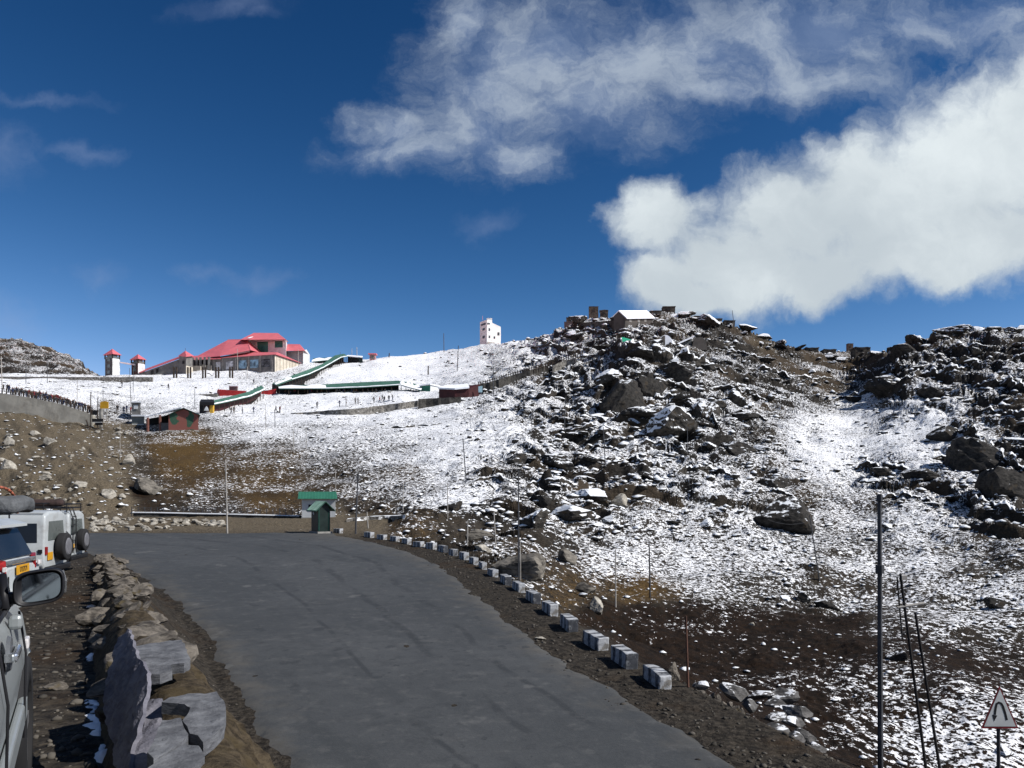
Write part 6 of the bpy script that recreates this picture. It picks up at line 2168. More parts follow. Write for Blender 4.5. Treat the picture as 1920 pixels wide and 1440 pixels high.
def watchtower(label, xl, xm, xr, ytop, yeave, ybel, ybase, d, brown):
    t = thing('watch_tower', at(xm, ybase, d), label, 'tower', 'red-capped watch towers')
    F0, F1, F2, F3 = xy(xl, d + 2.2), xy(xm, d), xy(xr, d + 2.2), xy(xl + xr - xm, d + 4.4)
    zb, zbel, ze = zz(ybase, d) - 1.2, zz(ybel, d), zz(yeave, d)
    MB().prism([F0, F1, F2, F3], zb, zbel).build('wall', brown, t)
    mb = MB()
    mb.prism([(F1[0] + .02, F1[1] - .08), (F2[0] + .06, F2[1] - .08), (F2[0], F2[1] + .3), (F1[0], F1[1] + .3)], zb, zbel)
    mb.build('sunlit_face', WHITE, t)  # white stands for sunlight on this side; the other sides are coloured darker
    for F_ in (F0, F1, F2, F3):
        MB().box((F_[0], F_[1], (zbel + ze) / 2), (.34, .34, ze - zbel)).build('post', DKWOOD, t)
    cx, cy = (F0[0] + F2[0]) / 2, (F1[1] + F3[1]) / 2
    MB().prism([(cx + (f[0] - cx) * .7, cy + (f[1] - cy) * .7) for f in (F0, F1, F2, F3)], zbel, ze).build('glazing', GLASSGREY, t)
    MB().prism([(cx + (f[0] - cx) * 1.02, cy + (f[1] - cy) * 1.02) for f in (F0, F1, F2, F3)], zbel, zbel + .75).build('balustrade', GLASSGREY, t)
    q = [Vector((cx + (f[0] - cx) * 1.35, cy + (f[1] - cy) * 1.35, ze)) for f in (F0, F1, F2, F3)]
    ap = Vector((cx, cy, zz(ytop, d + 2.2)))
    MB().shell([[q[0], q[1], ap], [q[1], q[2], ap], [q[2], q[3], ap], [q[3], q[0], ap], [q[3], q[2], q[1], q[0]]]).build('roof', REDROOF, t)
    mb = MB()
    for i, y in enumerate(np.linspace(ybel + 5, ybase - 6, 3)):
        a = Vector((F0[0] + (F1[0] - F0[0]) * .35, F0[1] + (F1[1] - F0[1]) * .35 - .06, zz(y, d)))
        b = Vector((F0[0] + (F1[0] - F0[0]) * .70, F0[1] + (F1[1] - F0[1]) * .70 - .06, zz(y, d)))
        MB().poly([a, b, b + Vector((0, 0, 1.1)), a + Vector((0, 0, 1.1))], (-.06, -.06, 0)).build('window', GLASSGREY, t)
    mb.bm.free()
    return t


watchtower('taller red capped watch tower at the far left of the crest', 197, 211, 224, 654, 664, 671.5, 706, 260, M('tower_shade_grey', (.10, .095, .09), .8, var=.3, scale=.6))
watchtower('lower red capped watch tower with brown face beside the gallery', 246.5, 259, 271, 664, 673, 681, 702, 262, M('tower_brown', (.075, .035, .032), .8, var=.3, scale=.6))
br = MB()
a, b = at(225, 680.5, 262), at(262, 686.5, 263)
br.poly([a, b, b + Vector((.3, 2, 0)), a + Vector((.3, 2, 0))], (0, 0, .45))
o = br.build('bridge_deck', M('pinkish_white', (.6, .5, .52), .7, var=.1), None, loc=at(243, 684, 262.5))
o.name = 'footbridge'
tag(o, 'thin pale footbridge between the two red capped watch towers', 'footbridge')

# small red-capped kiosk right of the stair top
k = thing('kiosk', at(699, 676, 282), 'tiny kiosk with a flat red roof alone on the snow ridge', 'kiosk')
a = at(699, 676, 282)
MB().box((a.x, a.y, zz(671, 282)), (2.0, 2.0, 2.8)).build('wall', M('kiosk_rose', (.35, .2, .2), .8), k)
MB().box((a.x, a.y, zz(664.5, 282)), (2.9, 2.9, .35)).build('roof', REDROOF, k)
MB().box((a.x + .1, a.y - 1.03, zz(670.5, 282)), (1.2, .06, 1.2)).build('window', WALLGREY, k)

# white tower house on the ridge
wt = thing('white_tower', at(915, 648, 331), 'tall white tower block with small dark windows on the snowy ridge', 'building')
F0, F1, F2 = Vector((*xy(899.5, 335), 0)), Vector((*xy(913, 330), 0)), Vector((*xy(939, 336), 0))
bk = F0 - F1
zb = zz(655, 331)


def Wp(px, py):
    t = (px - 913) / 26
    d = 330 + 6 * t
    p = F1.lerp(F2, t)
    return Vector((p.x, p.y, zz(py, d)))


body = [Wp(913, 655), Wp(939, 655), Wp(939, 613.5), Wp(938, 612.3), Wp(923, 605.5), Wp(922.5, 600), Wp(913, 599.3)]
MB().poly(body, bk * 0.98).build('wall', WHITE, wt)
mb = MB()
for px, py in ((915.5, 606.5), (918, 606.5), (920.5, 607)):
    pass
for px, py, w, h in ((916, 607, 5, 2.6), (917.5, 618, 2.6, 5), (917.7, 631.5, 2.6, 4.6), (927, 633, 2.8, 4.6), (934.5, 626, 3.6, 5.6)):
    MB().poly([Wp(px - w / 2, py + h / 2), Wp(px + w / 2, py + h / 2), Wp(px + w / 2, py - h / 2), Wp(px - w / 2, py - h / 2)], (.04, -.12, 0)).build('window', M('dark_window', (.04, .045, .05), .3), wt)  # one dark colour for the windows of both faces
for t0, py, w, h in ((.5, 608, .6, 3.2), (.45, 617.5, .28, 4), (.45, 632, .28, 4.5)):
    a, b = F1.lerp(F0, t0 - w / 2), F1.lerp(F0, t0 + w / 2)
    z0, z1 = zz(py + h / 2, 332), zz(py - h / 2, 332)
    MB().poly([(a.x, a.y, z0), (b.x, b.y, z0), (b.x, b.y, z1), (a.x, a.y, z1)], (-.1, -.15, 0)).build('window', M('dark_window', (.04, .045, .05), .3), wt)
for t0 in (.06, .38, .7, .98):
    c = Wp(913.5 + 8.5 * t0, 598.8)
    MB().box(c + Vector((-.1, .4, .2)), (.5, .6, .8)).build('merlon', WHITE, wt)
MB().poly([Wp(914.5, 646), Wp(928, 646), Wp(928, 643), Wp(914.5, 641.5)], (.06, -.3, 0)).build('door_step', CONC, wt)
fl = Wp(909, 599) + bk * .3
MB().tube(fl, fl + Vector((0, 0, 1.9)), .07).build('flag_pole', M('pink_paint', (.6, .25, .3), .6), wt)


# ------------------------------------------------------------------ green canopies and stairs
def canopy(name, low, high, label, snow=(), back=None, post=2.2, green=True, dlow=None):
    """a long pitched canopy: low/high edges as (px, py, d); posts down to the ground, dark back wall"""
    t = thing(name, at(low[0][0], low[0][1] + 8, low[0][2]), label, 'canopy')
    L = [at(*p) for p in low]
    H = [at(*p) for p in high]
    mb = MB()
    for a, b, c, d in zip(L[:-1], L[1:], H[1:], H[:-1]):
        mb.poly([a, b, c, d], (0, 0, .16))
    mb.build('roof', GREENROOF if green else SNOWC, t)
    # posts and beam
    for a, b in zip(L[:-1], L[1:]):
        n = max(1, int((b - a).length / post))
        for i in range(n):
            p = a.lerp(b, i / n) + Vector((0, .3, 0))
            g = ground_xy(p.x, p.y).z
            h = min(max(p.z - g, 1.2), 3.2)
            MB().box((p.x, p.y, p.z - h / 2 - .1), (.16, .16, h)).build('post', DKWOOD, t)
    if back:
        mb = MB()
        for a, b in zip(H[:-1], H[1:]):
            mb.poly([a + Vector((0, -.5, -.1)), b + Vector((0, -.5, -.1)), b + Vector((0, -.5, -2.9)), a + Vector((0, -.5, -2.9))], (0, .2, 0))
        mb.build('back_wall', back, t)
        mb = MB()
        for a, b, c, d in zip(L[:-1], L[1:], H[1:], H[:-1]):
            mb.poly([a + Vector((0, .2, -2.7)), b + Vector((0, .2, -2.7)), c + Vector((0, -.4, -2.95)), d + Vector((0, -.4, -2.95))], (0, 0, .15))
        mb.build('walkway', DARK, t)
    for i0, i1, f0, f1 in snow:
        mb = MB()
        for k in range(i0, i1):
            n = 7
            for j in range(n):
                u0, u1 = j / n, (j + 1) / n
                w0 = f0 + (f1 - f0) * (0.45 + 0.55 * abs(math.sin(k * 5 + j * 2.3)))
                w1 = f0 + (f1 - f0) * (0.45 + 0.55 * abs(math.sin(k * 5 + (j + 1) * 2.3)))
                a, b = L[k].lerp(L[k + 1], u0), L[k].lerp(L[k + 1], u1)
                c, d = H[k].lerp(H[k + 1], u1), H[k].lerp(H[k + 1], u0)
                mb.poly([a.lerp(d, f0) + Vector((0, 0, .19)), b.lerp(c, f0) + Vector((0, 0, .19)), b.lerp(c, w1) + Vector((0, 0, .19)), a.lerp(d, w0) + Vector((0, 0, .19))], (0, 0, .10))
        mb.build('snow_cover', SNOWC, t)
    return t


canopy('stair_canopy', [(399, 760, 175), (430, 753.5, 182), (470, 744, 193), (498, 731, 205)], [(400, 752, 178), (430, 745, 185), (468, 735, 196), (490, 723.5, 208)],
       'lower green stair roof descending left towards the black gateway', snow=[(0, 3, 0, .20)], back=MAROON)
canopy('stair_canopy', [(519, 723, 213), (548, 712.5, 224), (580, 702.5, 238), (607, 690, 252), (640, 671, 272), (653, 668.5, 282)], [(511, 720, 216), (545, 706, 227), (578, 694, 241), (604, 683.5, 255), (628, 667, 275), (645, 664, 286)],
       'upper green stair roof climbing to the crest beside the hall', snow=[(0, 1, .2, .9), (1, 5, 0, .14)], back=DARK)
canopy('long_canopy', [(523, 729.5, 210), (612, 729.5, 211), (680, 727, 212), (752, 722.5, 213)], [(521, 724.5, 214), (610, 721.5, 215), (680, 717.5, 216), (748, 714.5, 217)],
       'long level walkway canopy, white at the left and green at the right', snow=[(0, 1, 0.0, 1.0), (1, 3, 0, .12)], back=DARK)
canopy('end_canopy', [(752, 723, 213), (770, 728.5, 211), (789, 733, 209)], [(748, 715, 217), (770, 718.5, 216), (794, 725.5, 214)],
       'white snow covered roof bending down at the right end of the long canopy', snow=[(0, 2, 0, 1)], back=None, post=1.3)
canopy('top_canopy', [(584, 679, 284), (626, 675, 286)], [(588, 672.5, 288), (626, 670.5, 290)], 'snowy flat canopy on the crest between the hall and the stair top', snow=[(0, 1, 0, 1)], back=DARK)
gt = thing('stair_shelter', at(664, 676, 284), 'dark stair head with snowy top at the upper end of the green stair roof', 'shelter')
MB().prism([xy(652, 283), xy(679, 282), xy(680, 287), xy(653, 288)], zz(682, 283), 0, tops=[zz(669, 283), zz(671, 282), zz(670, 287), zz(668, 288)]).build('wall', DARK, gt)
MB().poly([at(650, 668.5, 282), at(679, 671, 281), at(680, 669, 288), at(652, 667, 288)], (0, 0, .3)).build('snow_cover', SNOWC, gt)
MB().poly([at(672, 669.5, 281), at(681, 678, 281), at(674, 680, 281)], (0, .3, 0)).build('gable_end', DKGREEN, gt)

gh = thing('green_shed', at(798, 736, 212), 'little shed with green front and snowy roof at the end of the canopy', 'shed')
MB().prism([xy(788, 212), xy(807, 211), xy(829, 216), xy(812, 219)], zz(740, 212), 0, tops=[zz(724, 212), zz(722, 211), zz(726.5, 216), zz(726, 219)]).build('wall', PALEWALL, gh)
MB().poly([at(788, 737, 211.7), at(806.5, 736, 210.8), at(806.5, 722.5, 210.8), at(788, 724.5, 211.7)], (0, -.08, 0)).build('green_front', M('green_front', (.03, .15, .105), .6, var=.2, scale=.8), gh)
MB().poly([at(786, 723.5, 211), at(807, 721, 210.3), at(831, 726.5, 216), at(812, 722.5, 219)], (0, 0, .25)).build('snow_cover', SNOWC, gh)
for x in (813, 820):
    MB().poly([at(x, 733, 212.2 + (x - 807) * .22), at(x + 3, 733.2, 212.8 + (x - 807) * .22), at(x + 3, 729, 212.8 + (x - 807) * .22), at(x, 728.6, 212.2 + (x - 807) * .22)], (.02, -.15, 0)).build('window', WALLGREY, gh)

ms = thing('maroon_shed', at(860, 742, 186.5), 'long maroon sheet metal shed with snow on its roof', 'shed')
fr = [xy(823, 188.5), xy(853, 186.5), xy(879, 187.0), xy(897, 189.5)]
bkk = [xy(901, 197.5), xy(840, 197.5)]
MB().prism(fr + bkk, zz(748, 187.5), 0, tops=[zz(730, 188.5), zz(731, 186.5), zz(728.5, 187.0), zz(721, 189.5), zz(720, 197.5), zz(727, 197.5)]).build('wall', MAROON, ms)
mb = MB()
mb.poly([at(822, 729.5, 188.0), at(853, 730.5, 186.0), at(850, 724, 195.5), at(835, 724.5, 195.5)], (0, 0, .35))
mb.poly([at(853, 730.5, 186.0), at(880, 728, 186.5), at(877, 721.5, 195.5), at(850, 724, 195.5)], (0, 0, .35))
mb.build('snow_cover', SNOWC, ms)
MB().poly([at(897, 735.5, 187.5), at(904.5, 735.5, 187.5), at(904.5, 723.5, 187.5), at(897, 724.5, 187.5)], (0, .2, 0)).build('door', M('pale_blue', (.35, .52, .58), .6, var=.15), ms)

rc = thing('red_container', at(430, 742, 206), 'red metal container with a grey box standing on it, in the snow', 'container')
MB().prism([xy(407, 207), xy(412, 205.5), xy(462, 206), xy(461, 212), xy(409, 212)], zz(745, 206), 0, tops=[zz(732, 207), zz(731, 205.5), zz(734, 206), zz(733, 212), zz(730, 212)]).build('body', REDSHEET, rc)
MB().prism([xy(429.5, 207.5), xy(445, 207.5), xy(446, 211), xy(431, 211)], zz(735, 208), zz(725, 208)).build('upper_box', M('brown_grey', (.17, .14, .13), .8, var=.2), rc)
MB().prism([xy(428.8, 207.2), xy(445.8, 207.2), xy(446.5, 211.3), xy(430.5, 211.3)], zz(725, 208), zz(723.6, 208)).build('snow_cover', SNOWC, rc)
wall_line('red_wall', [(490, 734), (505, 731), (517, 729)], [(490, 739), (505, 737), (517, 735)], .5, REDSHEET, 'short dark red wall between the two stair roofs', d=212, extra=1)

# black and yellow gateway at the foot of the stairs
gg = thing('gateway', at(388, 780, 172.0), 'black roofed gateway with a yellow pillar at the foot of the stair roof', 'gate')
for x, m in ((378.5, DARK), (397.5, M('yellow_pillar', (.55, .33, .04), .6, var=.2))):
    a = at(x, 780, 172.0)
    MB().box((a.x, a.y, zz(770, 172.0)), (.75, .75, 3.2)).build('pillar', m, gg)
MB().poly([at(374, 760, 171.0), at(402, 760, 171.0), at(401, 754.5, 176.0), at(377, 754.5, 176.0)], (0, 0, .7)).build('roof', DARK, gg)
MB().poly([at(377, 777, 175.0), at(399, 777, 175.0), at(399, 758, 175.0), at(377, 758, 175.0)], (0, .2, 0)).build('back_wall', MAROON, gg)
MB().poly([at(382.5, 770, 170.6), at(391, 770, 170.6), at(389.5, 764.5, 170.6), at(387, 761.5, 170.6), at(384.5, 764.5, 170.6)], (0, .1, 0)).build('white_panel', WHITE, gg)


# ------------------------------------------------------------------ camouflage hut, kiosk, boards on the left
def camo():
    m = bpy.data.materials.new('camouflage_paint')
    m.use_nodes = True
    T = NT(m.node_tree)
    b = m.node_tree.nodes['Principled BSDF']
    geo = T.node('ShaderNodeNewGeometry')
    wv = T.node('ShaderNodeTexNoise')
    T.put(wv.inputs['Vector'], geo.outputs['Position'])
    wv.inputs['Scale'].default_value = .9
    Q = T.vmath('ADD', geo.outputs['Position'], T.scale(T.vmath('SUBTRACT', wv.outputs['Color'], (.5, .5, .5)), (1.6, 0, 1.6)))
    n = None
    for px, py, rx, rz_ in ((326, 784, .75, 1.25), (355, 786, .58, 1.5), (358, 780, .6, .5), (360, 808, .5, .4)):
        c_ = at(px, py, 145)
        dd = T.scale(T.vmath('SUBTRACT', Q, tuple(c_)), (1 / rx, .12, 1 / rz_))
        ln = T.node('ShaderNodeVectorMath', operation='LENGTH')
        T.put(ln.inputs[0], dd)
        e_ = T.math('SUBTRACT', 1.5, ln.outputs['Value'])
        n = e_ if n is None else T.math('MAXIMUM', n, e_)
    g = T.noise(geo.outputs['Position'], 3, 4, .6)
    c = T.mix(T.step(n, .45, .60), (.30, .10, .075), (.035, .12, .07))
    c = T.mix(T.math('MULTIPLY', T.step(g, .4, .7), .3), c, (.2, .12, .1))
    T.put(b.inputs['Base Color'], c)
    b.inputs['Roughness'].default_value = .85
    return m


ch = thing('camouflage_hut', at(344, 808, 145), 'hut painted in red and green camouflage with a snowy lean-to roof', 'hut')
CM = camo()
fz = zz(810, 145)
gp = [at(316, 812, 145), at(372, 812, 145), at(372, 777.5, 145), at(344, 767, 145), at(316, 777.5, 145)]
CV = Vector((-0.45, 1, 0)).normalized() * 7
MB().poly(gp, CV).build('wall', CM, ch)
mb = MB()
for a, b in (((375.5, 779), (344, 765.5)), ((313, 779), (344, 765.5))):
    q = [at(*a, 144.6), at(*b, 144.6)]
    mb.poly([q[0], q[1], q[1] + CV * 1.1, q[0] + CV * 1.1], (0, 0, .12))
mb.build('roof', M('dull_green_edge', (.03, .06, .045), .7), ch)
mb = MB()
q = [at(339, 767, 145.5), at(271, 783.5, 146.5)]
mb.poly([q[0] + Vector((0, 0, .14)), q[1], q[1] + CV * 1.05 + Vector((0, 0, .9)), q[0] + CV * 1.08 + Vector((0, 0, 0.35))], (0, 0, .22))
mb.build('snow_roof', SNOWC, ch)
MB().poly([at(274, 812, 151), at(316, 812, 151), at(316, 778, 151), at(274, 786, 151)], (0, .4, 0)).build('back_wall', DARK, ch)
for x, y in ((275, 783), (298, 778)):
    MB().poly([at(x, 810, 146), at(x + 3.2, 810, 146), at(x + 3.2, y, 146), at(x, y, 146)], (0, .3, 0)).build('post', M('brick_post', (.2, .09, .07), .8), ch)
MB().poly([at(300, 811, 146.2), at(316, 811, 146.2), at(316, 793, 146.2), at(300, 793, 146.2)], (0, .25, 0)).build('half_wall', WALLGREY, ch)
MB().poly([at(309, 809, 143.6), at(374, 809, 143.6), at(372, 806.5, 145), at(311, 806.5, 145)], (0, 0, -.4)).build('doorstep', CONC, ch)

kk = thing('guard_kiosk', at(255, 778, 163), 'grey guard kiosk with snow on its roof and a white window', 'kiosk')
MB().prism([xy(247.5, 163), xy(263.5, 163), xy(263.5, 166), xy(247.5, 166)], zz(782, 163), zz(755, 163)).build('wall', WALLGREY, kk)
MB().prism([xy(246.5, 162.6), xy(264.5, 162.6), xy(264.5, 166.4), xy(246.5, 166.4)], zz(755, 163), zz(753, 163)).build('snow_cover', SNOWC, kk)
MB().poly([at(251, 767, 162.9), at(258.5, 767, 162.9), at(258.5, 759.5, 162.9), at(251, 759.5, 162.9)], (0, -.06, 0)).build('window', PALEWALL, kk)
cc_ = thing('grey_cabin', at(258, 799, 152), 'low grey metal cabin below the guard kiosk, left of the camouflage hut', 'cabin')
MB().prism([xy(247, 152), xy(270, 152), xy(271, 156), xy(248, 156)], zz(802, 152), zz(781, 152)).build('wall', M('pale_grey_sheet', (.20, .22, .21), .7, var=.2, scale=.7), cc_)
MB().prism([xy(246, 151.6), xy(271, 151.6), xy(272, 156.4), xy(247, 156.4)], zz(781, 152), zz(778, 152)).build('snow_cover', SNOWC, cc_)
MB().poly([at(248, 797, 151.9), at(270, 797, 151.9), at(270, 795.2, 151.9), at(248, 795.2, 151.9)], (0, -.1, 0)).build('sill', PALEWALL, cc_)

ys = thing('yellow_signboard', at(196, 772, 150), 'yellow house-shaped signboard beside the railing end', 'signboard')
MB().poly([at(187.5, 766, 150), at(203, 766, 150), at(203, 754, 150), at(198, 752, 150), at(192, 752.5, 150), at(187.5, 755, 150)], (0, .12, 0)).build('board', M('amber_paint', (.56, .30, .02), .6, var=.15, scale=1.5), ys)
MB().box(at(195, 767, 149.95), (1.6, .1, .18)).build('lower_edge', PALEWALL, ys)
for x in (190, 200.5):
    a = at(x, 775, 150.2)
    MB().box((a.x, a.y, zz(770, 150)), (.14, .14, 4.0)).build('post', PALEPOLE, ys)
nb = thing('notice_frame', at(176, 805, 146.5), 'dark wooden frame with two black boards at the end of the retaining wall', 'board')
for x, y in ((169.8, 735), (183, 745)):
    a, b = at(x - .6, 807, 146.5), at(x + .6, y, 146.5)
    MB().tube(a, b, .10, .08, 6).build('post', DKWOOD, nb)
for y0, y1, x0, x1 in ((769, 778, 173, 182), (785, 791, 172.5, 193), (792, 797, 178, 192)):
    MB().poly([at(x0, y1, 146.4), at(x1, y1, 146.4), at(x1, y0, 146.4), at(x0, y0, 146.4)], (0, .12, 0)).build('board', DARK, nb)
MB().poly([at(174, 792.3, 146.2), at(190, 792, 146.2), at(190, 791.2, 146.2), at(174, 791.4, 146.2)], (0, .1, 0)).build('batten', PALEWALL, nb)
MB().tube(at(161.5, 787, 146), at(168, 806, 146), .11, .11, 6).build('brace', DKWOOD, nb)
sr = MB()
sr.box(at(189, 784, 147.5), (.5, .5, 3.6))
sr.build('pillar', CONC, nb)

# ------------------------------------------------------------------ bunkers and huts on the rocky hill
BUNK = rock_material('bunker_stone', (0.022, 0.021, 0.020), (0.085, 0.075, 0.062), 0.55, 0.9)
SHEET = M('grey_brown_sheet', (0.075, 0.066, 0.058), .8, var=.25, scale=.5)


def bunker(x0, y0, x1, y1, label, d=None, mat=None, cap=True, cat='bunker'):
    if d is None:
        d = ground((x0 + x1) / 2, y1 + 1.5).y + .3
    a, b = xy(x0, d), xy(x1, d)
    w = b[0] - a[0]
    y0 = y0 + (y1 - y0) * .12
    t = thing('bunker', (a[0] + w / 2, d, zz(y1, d)), label, cat, 'bunkers on the rocky crest')
    mb = MB()
    mb.prism([a, b, (b[0] + .3, d + w * .7 + 1), (a[0] + .3, d + w * .7 + 1)], zz(y1, d) - 2.0, zz(y0, d))
    bmesh.ops.subdivide_edges(mb.bm, edges=mb.bm.edges[:], cuts=4, use_grid_fill=True)
    for v in mb.bm.verts:
        v.co += Vector((.14, .14, .12)) * float(perlin(np.array([v.co.x * .9 + v.co.z]), np.array([v.co.y + v.co.z * .7]), 4)[0])
    mb.build('wall', mat or BUNK, t)
    if cap:
        mb = MB()
        mb.prism([(a[0] - .12, d - .12), (b[0] + .12, d - .12), (b[0] + .4, d + w * .7 + 1.1), (a[0] + .2, d + w * .7 + 1.1)], zz(y0, d), zz(y0, d) + .25)
        bmesh.ops.subdivide_edges(mb.bm, edges=mb.bm.edges[:], cuts=3, use_grid_fill=True)
        for v in mb.bm.verts:
            v.co += Vector((.18, .18, .22)) * float(perlin(np.array([v.co.x * .8]), np.array([v.co.y * .8]), 9)[0])
        mb.build('roof_slab', BUNK, t)
    MB().box((a[0] + w * .45, d - .06, (zz(y0, d) + zz(y1, d)) / 2 + .2), (max(.5, w * .3), .3, max(.4, (zz(y0, d) - zz(y1, d)) * .28))).build('loophole', DARK, t)
    return t


for a in ((1104.5, 572.5, 1122, 592, 'square tower-like bunker, tallest on the left part of the crest'), (1125, 581, 1140, 594, 'broken stone bunker right of the square one on the crest'), (1062, 594, 1077, 606, 'dark small bunker at the left end of the crest'),
          (1079, 592, 1096, 599, 'low stone breastwork between the leftmost bunker and the square one'), (1243, 574, 1266, 587, 'rounded bunker on the highest point of the rocky hill'), (1219, 583, 1240, 594, 'low bunker just left of the highest point'),
          (1302, 592, 1330, 606, 'wide bunker right of the highest point'), (1332, 597, 1354, 609, 'dark bunker with ragged roof, third from the right on the crest'), (1358, 601, 1378, 611, 'pale bunker at the foot of the thin mast'),
          (1511, 652, 1535, 660, 'flat dark bunker alone on the saddle'), (1545, 655, 1568, 663, 'bunker in the saddle beside the piled stones'), (1590, 643, 1600, 655, 'narrow upright bunker on the saddle knoll'), (1604, 651, 1632, 659, 'long low bunker at the right end of the saddle knoll')):
    bunker(*a)
wall_line('stone_wall', [(1058, 603), (1090, 605), (1130, 602), (1162, 600)], [(1058, 611), (1090, 613), (1130, 614), (1162, 613)], 1.0, DKSTONE, 'dark stone breastwork below the bunkers at the left of the crest', extra=1.5)

lh = thing('long_hut', ground(1190, 606), 'long grey hut with a white snowy gable roof on the rocky crest', 'hut')
d = ground(1190, 608).y
A, B = at(1151, 606, d - 3), at(1171, 608, d - 4)
e0, e1 = at(1151, 593, d - 3), at(1173, 597, d - 4)
rg = at(1160, 584, d - 3.5)
vec = at(1222, 604, d + 3) - at(1171, 605, d - 4)
MB().poly([A + Vector((0, 0, -2)), B + Vector((0, 0, -2)), e1, rg, e0], vec).build('wall', SHEET, lh)
mb = MB()
mb.poly([e1 + Vector((.3, -.3, -.2)), rg, rg + vec * 1.03, e1 + Vector((.3, -.3, -.2)) + vec * 1.03], (0, 0, .3))
mb.poly([e0 + Vector((-.3, 0, -.2)), rg, rg + vec * 1.03, e0 + vec * 1.03 + Vector((-.3, 0, -.2))], (0, 0, .3))
mb.build('snow_roof', SNOWC, lh)
for k in (.2, .5, .75):
    p = B + vec * k + Vector((0, -.1, 1.0))
    MB().box(p, (.9, .25, .9), rot=math.atan2(vec.y, vec.x)).build('window', CONC, lh)

qh = thing('arched_hut', ground(1248, 647), 'small arched white hut on the slope below the crest', 'hut')
d = ground(1248, 650).y
mb = MB()
prof = [at(1248 + 14 * math.cos(a), 648 - 20 * math.sin(a), d) for a in np.linspace(math.pi, 0, 15)]
mb.poly([prof[0] + Vector((0, 0, -1))] + prof + [prof[-1] + Vector((0, 0, -1))], (1.6, 4.5, 0))
mb.build('shell', SNOWC, qh)
MB().poly([at(1235, 649, d - .1), at(1247, 649, d - .1), at(1247, 629.5, d - .1), at(1243, 630, d - .1), at(1237, 636, d - .1)], (0, .1, 0)).build('end_wall', SHEET, qh)
MB().poly([at(1238, 649, d - .25), at(1243, 649, d - .25), at(1243, 638, d - .25), at(1238, 638, d - .25)], (0, .1, 0)).build('door', DARK, qh)
th = thing('tin_hut', ground(1300, 652), 'grey tin hut with a long snowy lean-to roof below the crest', 'hut')
d = ground(1300, 653).y
MB().poly([at(1296, 656, d), at(1326, 656, d), at(1324, 641, d), at(1317, 632, d), at(1302, 633, d)], (1, 4.5, 0)).build('wall', SHEET, th)
MB().poly([at(1302, 632, d - .3), at(1266, 648, d - .3), at(1266, 647, d + 4), at(1302, 631, d + 4)], (0, 0, .3)).build('snow_roof', SNOWC, th)
MB().poly([at(1276, 653, d + 1.5), at(1297, 653, d + 1.5), at(1297, 637, d + 1.5), at(1276, 645, d + 1.5)], (0, .3, 0)).build('side_wall', M('bluish_sheet', (.13, .15, .16), .7, var=.2), th)
tp = thing('tarpaulin', ground(1175, 643), 'bright green tarpaulin sheltering the rocks below the long hut', 'tarpaulin')
d = ground(1175, 643).y
MB().poly([at(1165.5, 641, d), at(1184, 640, d), at(1183, 637.5, d + 2), at(1166, 632.5, d + 2)], (0, 0, .12)).build('cloth', M('bright_green_cloth', (.02, .30, .17), .7, var=.15), tp)
for x, y in ((1166, 640), (1184, 640), (1156, 634), (1190, 634)):
    MB().tube(at(x, y + 4, d), at(x, y - 4, d), .09).build('post', PALEPOLE, tp)
# ------------------------------------------------------------------ poles and masts
def pole(px, ytop, ybase, r, label, mat=POLE, d=None, xtop=None, knobs=(), cross=(), cat='pole', name='pole', buried=0.4):
    if d is None:
        g = ground(px, ybase)
    else:
        x = (px - CX) / F * d
        g = ground_xy(x, d)
    top = at(px if xtop is None else xtop, ytop, g.y)
    t = thing(name, g, label, cat, 'poles and masts')
    MB().tube(g + Vector((0, 0, -buried)), top, r, r * .72, 8).build('shaft', mat, t)
    for f, w in knobs:
        p = g.lerp(top, f)
        MB().tube(p + Vector((0, 0, -w)), p + Vector((0, 0, w)), w, w, 8).build('bracket', mat, t)
    for f, w in cross:
        p = g.lerp(top, f)
        MB().box(p, (w, .07, .07), rot=.15).build('cross_arm', mat, t)
    return t


def in_front(px, d, ytop, r, label, **k):
    return pole(px, ytop, 0, r, label, d=d, **k)


in_front(1651, 20.0, 926, .075, 'tall thick steel grey pole in the right foreground', xtop=1649, knobs=((.73, .11), (.985, .08)))
# leaning twin-pole line support
tw = thing('twin_pole', ground_xy(*xy(1745, 24)), 'dark leaning twin-legged line support beside the thick pole', 'pole', 'poles and masts')
gb = ground_xy(*xy(1738, 24))
gc = ground_xy(*xy(1763, 24))


def sky_to_ground(x0, y0, x1, y1, d):
    """extend the line through two photo points at depth d down to the ground"""
    a, b = at(x0, y0, d), at(x1, y1, d)
    g = ground_xy(b.x, b.y).z - .4
    k = (g - a.z) / (b.z - a.z)
    return a, a.lerp(b, k)


